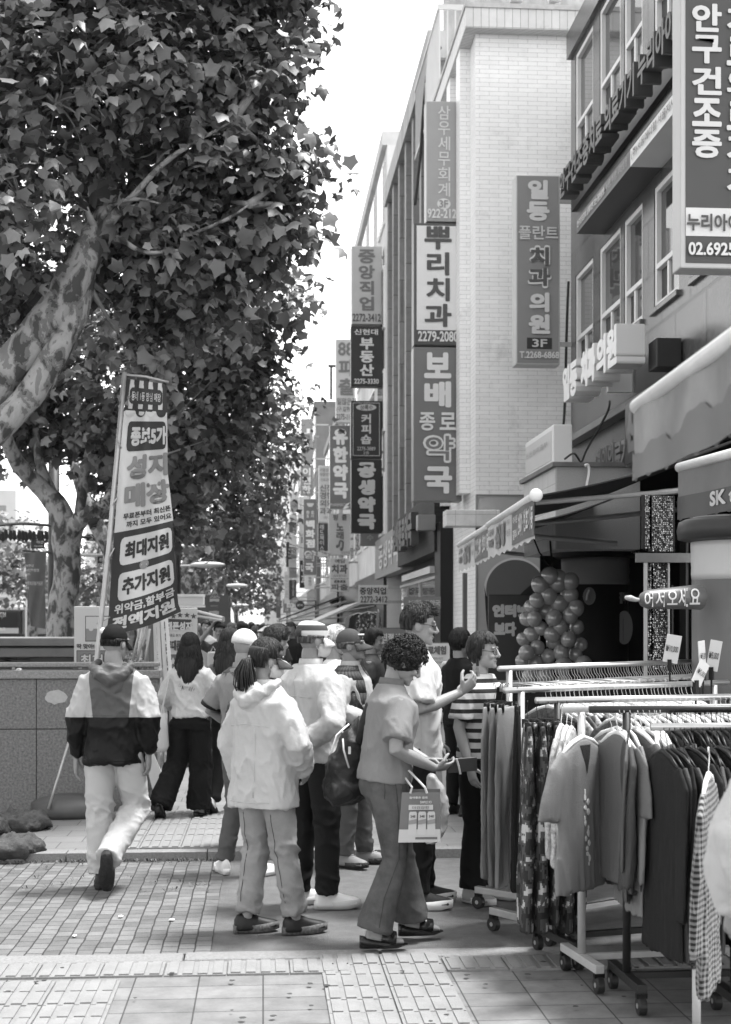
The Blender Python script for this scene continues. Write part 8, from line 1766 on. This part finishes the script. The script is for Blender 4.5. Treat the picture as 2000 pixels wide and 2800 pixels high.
# balloons
BAL = M('balloon_rubber', .24, .12, .06, 5, spec=.8, coat=.6); BALD = BAL
bm0 = MB(); bm0.ball((0, 0, 0), (1, 1, 1.08), 20, 14); bm0.tube([(0, 0, -1.05), (0, 0, -1.16)], [.05, .11], 8); BME = bm0.mesh('balloon', smooth=True); BME.materials.append(BAL)
def balloon(p, r, label, grp):
    o = bpy.data.objects.new('balloon', BME); COL.objects.link(o); o.location = p; o.scale = (r,) * 3; o.rotation_euler = (rg.uniform(-1, 1), rg.uniform(-1, 1), 0); tag(o, label, 'balloon', grp)
BL = [(1527, 1585, 26), (1560, 1590, 24), (1478, 1600, 24), (1505, 1575, 24), (1525, 1597, 24), (1500, 1630, 24), (1558, 1628, 24), (1470, 1642, 21), (1529, 1650, 24), (1575, 1663, 23), (1492, 1672, 20), (1455, 1660, 20), (1512, 1672, 20), (1560, 1682, 22), (1462, 1692, 21), (1440, 1692, 19), (1515, 1690, 22), (1530, 1715, 22), (1578, 1715, 20), (1480, 1718, 19), (1453, 1735, 20), (1510, 1735, 22), (1432, 1748, 18), (1515, 1755, 20), (1555, 1748, 22), (1470, 1770, 20), (1590, 1762, 18), (1440, 1785, 21), (1535, 1785, 22), (1575, 1790, 19), (1500, 1795, 20), (1465, 1812, 20), (1500, 1818, 18), (1428, 1808, 18), (1540, 1822, 24), (1597, 1818, 24), (1490, 1850, 24), (1450, 1850, 22), (1540, 1870, 24)]
for i, (px, py, r_) in enumerate(BL):
    d = 15.6 + (.10 if r_ < 21 else 0) + rg.uniform(-.03, .05); p = onY(px, py, d); balloon(p, r_ * d / F * 1.04, 'shiny grey balloon in the tall cluster under the dark awning', 'balloons of the tall cluster')
for i, (px, py, r_) in enumerate(((1180, 1835, 20), (1222, 1828, 20), (1240, 1860, 17), (1225, 1895, 19), (1195, 1905, 17), (1205, 1940, 19), (1190, 1975, 18), (1200, 1865, 18), (1180, 1885, 17))):
    p = onY(px, py, 12.8); balloon(p, r_ * 12.8 / F * 1.04, 'grey balloon in the small cluster behind the tall man', 'balloons of the small cluster')
m = MB(); m.tube([onY(1505, 1480, 15.9), onY(1510, 1540, 15.7), onY(1507, 1570, 15.7)], .012, 6); m.tube([onY(1460, 1472, 15.9), onY(1475, 1510, 15.8), onY(1502, 1545, 15.7)], .01, 6); solo('balloon_strings', m, BLACK, 'black cords hanging down to the tall balloon cluster', 'cord')
# promo stand, basket, notice boards by the pharmacy
board('white notice board about a free trial beside the small balloons', 1150, 1757, 1232, 1850, 13.6, .52, .02, [('무료체험', 1152, 1766, 1220, 1790, .1, 'h', .05), ('식약품안전처 허가', 1156, 1797, 1212, 1804, .05, 'h', .0), ('안구건조증 치료의료기기', 1156, 1808, 1220, 1815, .05, 'h', .0), ('누리아이', 1154, 1822, 1222, 1842, .06, 'h', .04)], name='notice_board')
board('grey board with pale letters behind the curly-haired woman', 1033, 1716, 1118, 1790, 19.0, .14, .03, [('친절상담', 1043, 1732, 1114, 1752, .55)], name='notice_board')
t = thing('promo_stand', 'cardboard promotion stand with hand-drawn letters below the small balloons', 'stand', G(1245, 2216, .055))
a, b = onY(1214, 1985, 12.6), onY(1262, 2200, 12.6); m = MB(); m.slab([a, onY(1258, 2000, 12.5), onY(1256, 2210, 12.4), onY(1224, 2190, 12.6)], (.0, .3, 0)); lpart('board', m, M('promo_card', .46, .6, .1, 8), t)
for s_, x0, y0, x1, y1, g_, bo_ in (('초저가', 1216, 2012, 1250, 2040, .12, .05), ('알뜰폰', 1220, 2055, 1252, 2090, .10, .05), ('상담', 1226, 2104, 1246, 2116, .06, .0)): p = onY(x0, y0, 12.38); m = MB(); put_text(m, s_, p, (1, 0, 0), (0, 0, -1), (x1 - x0) * 12.4 / F, (y1 - y0) * 12.4 / F, False, bo_); lpart('lettering', m, grey(g_), t)
m = MB(); p = onY(1236, 2160, 12.37); m.ball((p.x, p.y, p.z), (.045, .004, .09), 14, 10); lpart('portrait_print', m, grey(.05), t)
t = thing('promo_stand', 'second pale promotion card with vertical letters right of the hand-drawn one', 'stand', G(1270, 2200, .055)); m = MB(); m.slab([onY(1258, 2110, 12.5), onY(1290, 2110, 12.55), onY(1290, 2215, 12.55), onY(1258, 2205, 12.5)], (0, .25, 0)); lpart('board', m, M('promo_card', .46, .6, .1, 8), t); m = MB(); p = onY(1262, 2118, 12.47); put_text(m, '이벤트', p, (1, 0, 0), (0, 0, -1), .06, .27, True, .05); lpart('lettering', m, grey(.04), t)
t = thing('wire_basket', 'wire basket of small goods on the promotion stand', 'basket', onY(1240, 1985, 12.6)); m = MB(); a, b = onY(1210, 1912, 12.5), onY(1262, 1985, 12.5)
for k in range(7):
    z = b.z + (a.z - b.z) * k / 6; m.tube([(a.x, 12.5, z), (b.x, 12.5, z), (b.x, 12.75, z), (a.x, 12.75, z), (a.x, 12.5, z)], .003, 5)
for k in range(7): x_ = a.x + (b.x - a.x) * k / 6; m.tube([(x_, 12.5, a.z), (x_, 12.5, b.z), (x_, 12.75, b.z)], .003, 5)
lpart('wires', m, GALV, t); m = MB(); rr = random.Random(2)
for k in range(14): m.ball((rr.uniform(a.x + .02, b.x - .02), rr.uniform(12.53, 12.7), b.z + rr.uniform(.02, .12)), (.03, .025, .02), 8, 6)
lpart('packets', m, M('packet_mix', .25, .4, .8, 30), t, kind='stuff')
# clothes hung out at the shops further along
for i in range(9):
    p = onX(1035 - i * 9, 1740, 2.2 + (i % 3) * .2); garment(('top', 'long', 'pants')[i % 3], (FLORD, CG[.03], CG[.26], CAMO, CG[.012])[i % 5], (p.x, p.y, 2.05), R(90 + 20 * (i % 4)), 'garment hung outside the shops beyond the pharmacy', 'garments outside the far clothing shops', 'bow', GALV, i)
m = MB(); m.tube([onX(1040, 1725, 2.4), onX(940, 1725, 2.4)], .02, 8); 
q = onX(1040, 1725, 2.4); solo('hanging_rail', MB().tube([(2.3, q.y, 2.08), (2.3, q.y + 26, 2.08)], .02, 8), DARK, 'long dark rail of clothes outside the far clothing shops', 'rail')
# parasol over the crowd
c = onY(770, 1722, 25.5); t = thing('parasol', 'white parasol held up over the crowd', 'parasol', (c.x, 25.5, 1.2)); m = MB(); tp = Vector((c.x, 25.5, onY(770, 1706, 25.5).z)); n_ = 10
m.add([tp] + [Vector((c.x + .30 * math.cos(q), 25.5 + .30 * math.sin(q), tp.z - .04)) for q in [2 * math.pi * j / n_ for j in range(n_)]] + [Vector((c.x + .44 * math.cos(q), 25.5 + .44 * math.sin(q), tp.z - .13)) for q in [2 * math.pi * j / n_ for j in range(n_)]], [(0, 1 + j, 1 + (j + 1) % n_) for j in range(n_)] + [(1 + j, 11 + j, 11 + (j + 1) % n_, 1 + (j + 1) % n_) for j in range(n_)]); lpart('canopy', m, cloth('parasol', .5), t)
m = MB(); m.tube([(c.x, 25.5, 1.2), (c.x, 25.5, tp.z + .04)], .012, 6); lpart('shaft', m, GALV, t)
# bicycle and its bag under the cyclist
bx0 = onY(590, 1800, 18.9); t = thing('bicycle', 'bicycle ridden towards the camera beside the long-haired woman', 'bicycle', (bx0.x, 19.2, .055))
for y_ in (18.7, 19.75): m = MB(); m.tube([(bx0.x, y_ + .32 * math.cos(q), .055 + .33 + .32 * math.sin(q)) for q in [2 * math.pi * j / 20 for j in range(21)]], .016, 6); lpart('wheel', m, BLACK, t)
m = MB(); m.tube([(bx0.x, 18.7, .38), (bx0.x, 18.85, .95)], .016, 8); m.tube([(bx0.x, 18.82, .8), (bx0.x, 19.3, .4), (bx0.x, 19.75, .38)], .015, 8); m.tube([(bx0.x, 19.3, .4), (bx0.x, 19.4, .9)], .015, 8); lpart('frame', m, M('bike_frame', .15, .3), t); m = MB(); m.tube([(bx0.x - .26, 18.95, 1.04), (bx0.x, 18.86, .98), (bx0.x + .26, 18.95, 1.04)], .012, 8); lpart('handlebar', m, STEEL, t)
m = MB(); m.box((bx0.x - .08, 19.32, .9), (bx0.x + .08, 19.58, .96)); lpart('saddle', m, BLACK, t, bevel=.02)
a, b = onY(568, 1782, 18.55), onY(600, 1822, 18.55); t = thing('shopping_bag', 'white cloth bag hanging on the bicycle handlebar', 'bag', ((a.x + b.x) / 2, 18.6, b.z)); m = MB(); m.box((a.x, 18.5, b.z), (b.x, 18.62, a.z)); lpart('bag_body', m, cloth('bag_white', .5), t, bevel=.02); m = MB(); m.tube([(a.x + .04, 18.5, a.z), ((a.x + b.x) / 2, 18.5, a.z + .07), (b.x - .04, 18.5, a.z)], .006, 6); lpart('handle', m, cloth('bag_white', .5), t)
# cables on the white wall and stone facade
for i, pts in enumerate(([(1555, 770), (1550, 900), (1545, 1100), (1540, 1180)], [(1568, 760), (1566, 900), (1572, 1080), (1580, 1190)])): wire('%s black cable running down where the brick wall meets the stone facade' % ('thicker', 'thinner')[i], [onY(a_, b_, 19.85) for a_, b_ in pts], (.02, .012)[i], 'wall_cable', 'wall cables')
wire('loose cable tangle over the granite shop head', [onY(1545, 1255, 15.9), onY(1570, 1240, 15.6), onY(1590, 1262, 15.6), onY(1605, 1230, 15.3), onY(1660, 1130, 14.6), onY(1668, 1095, 14.5)], .012, 'wall_cable', 'wall cables')
wire('cable hanging beside the big sign stack', [onY(1266, 880, 21.9), onY(1272, 960, 21.9), onY(1290, 1020, 21.9), onY(1290, 1100, 21.9)], .014, 'wall_cable', 'wall cables')
wire('thick black cables looping from the roof down the pilasters', [onY(1205, 130, 25.6), onY(1172, 190, 26.2), onY(1160, 280, 26.5), onY(1150, 420, 26.6), onY(1135, 560, 26.6)], .03, 'wall_cable', 'wall cables')
wire('white curved pipe on top of the granite shop head', [onY(1605, 1330, 15.8), onY(1612, 1290, 15.8), onY(1608, 1272, 15.8), onY(1600, 1274, 15.8)], .018, 'vent_pipe', None).data.materials[0] = WHITE
# ------------------------------------------------------------------ haze over the far end of the street
hz = MB(); hz.box((-410, -70, -1.5), (410, 910, 45)); pass
hm = bpy.data.materials.new('haze'); hm.use_nodes = True; t_ = hm.node_tree; t_.nodes.remove(t_.nodes['Principled BSDF'])
pv = t_.nodes.new('ShaderNodeVolumePrincipled'); pv.inputs['Color'].default_value = (.95, .95, .95, 1); pv.inputs['Density'].default_value = .00015; pv.inputs['Anisotropy'].default_value = .2
t_.links.new(pv.outputs[0], t_.nodes['Material Output'].inputs['Volume']); obj('haze', hz, hm, kind='stuff')
# ------------------------------------------------------------------ tidy up
bpy.data.objects.remove(TO)
bpy.data.scenes.remove(SCR)
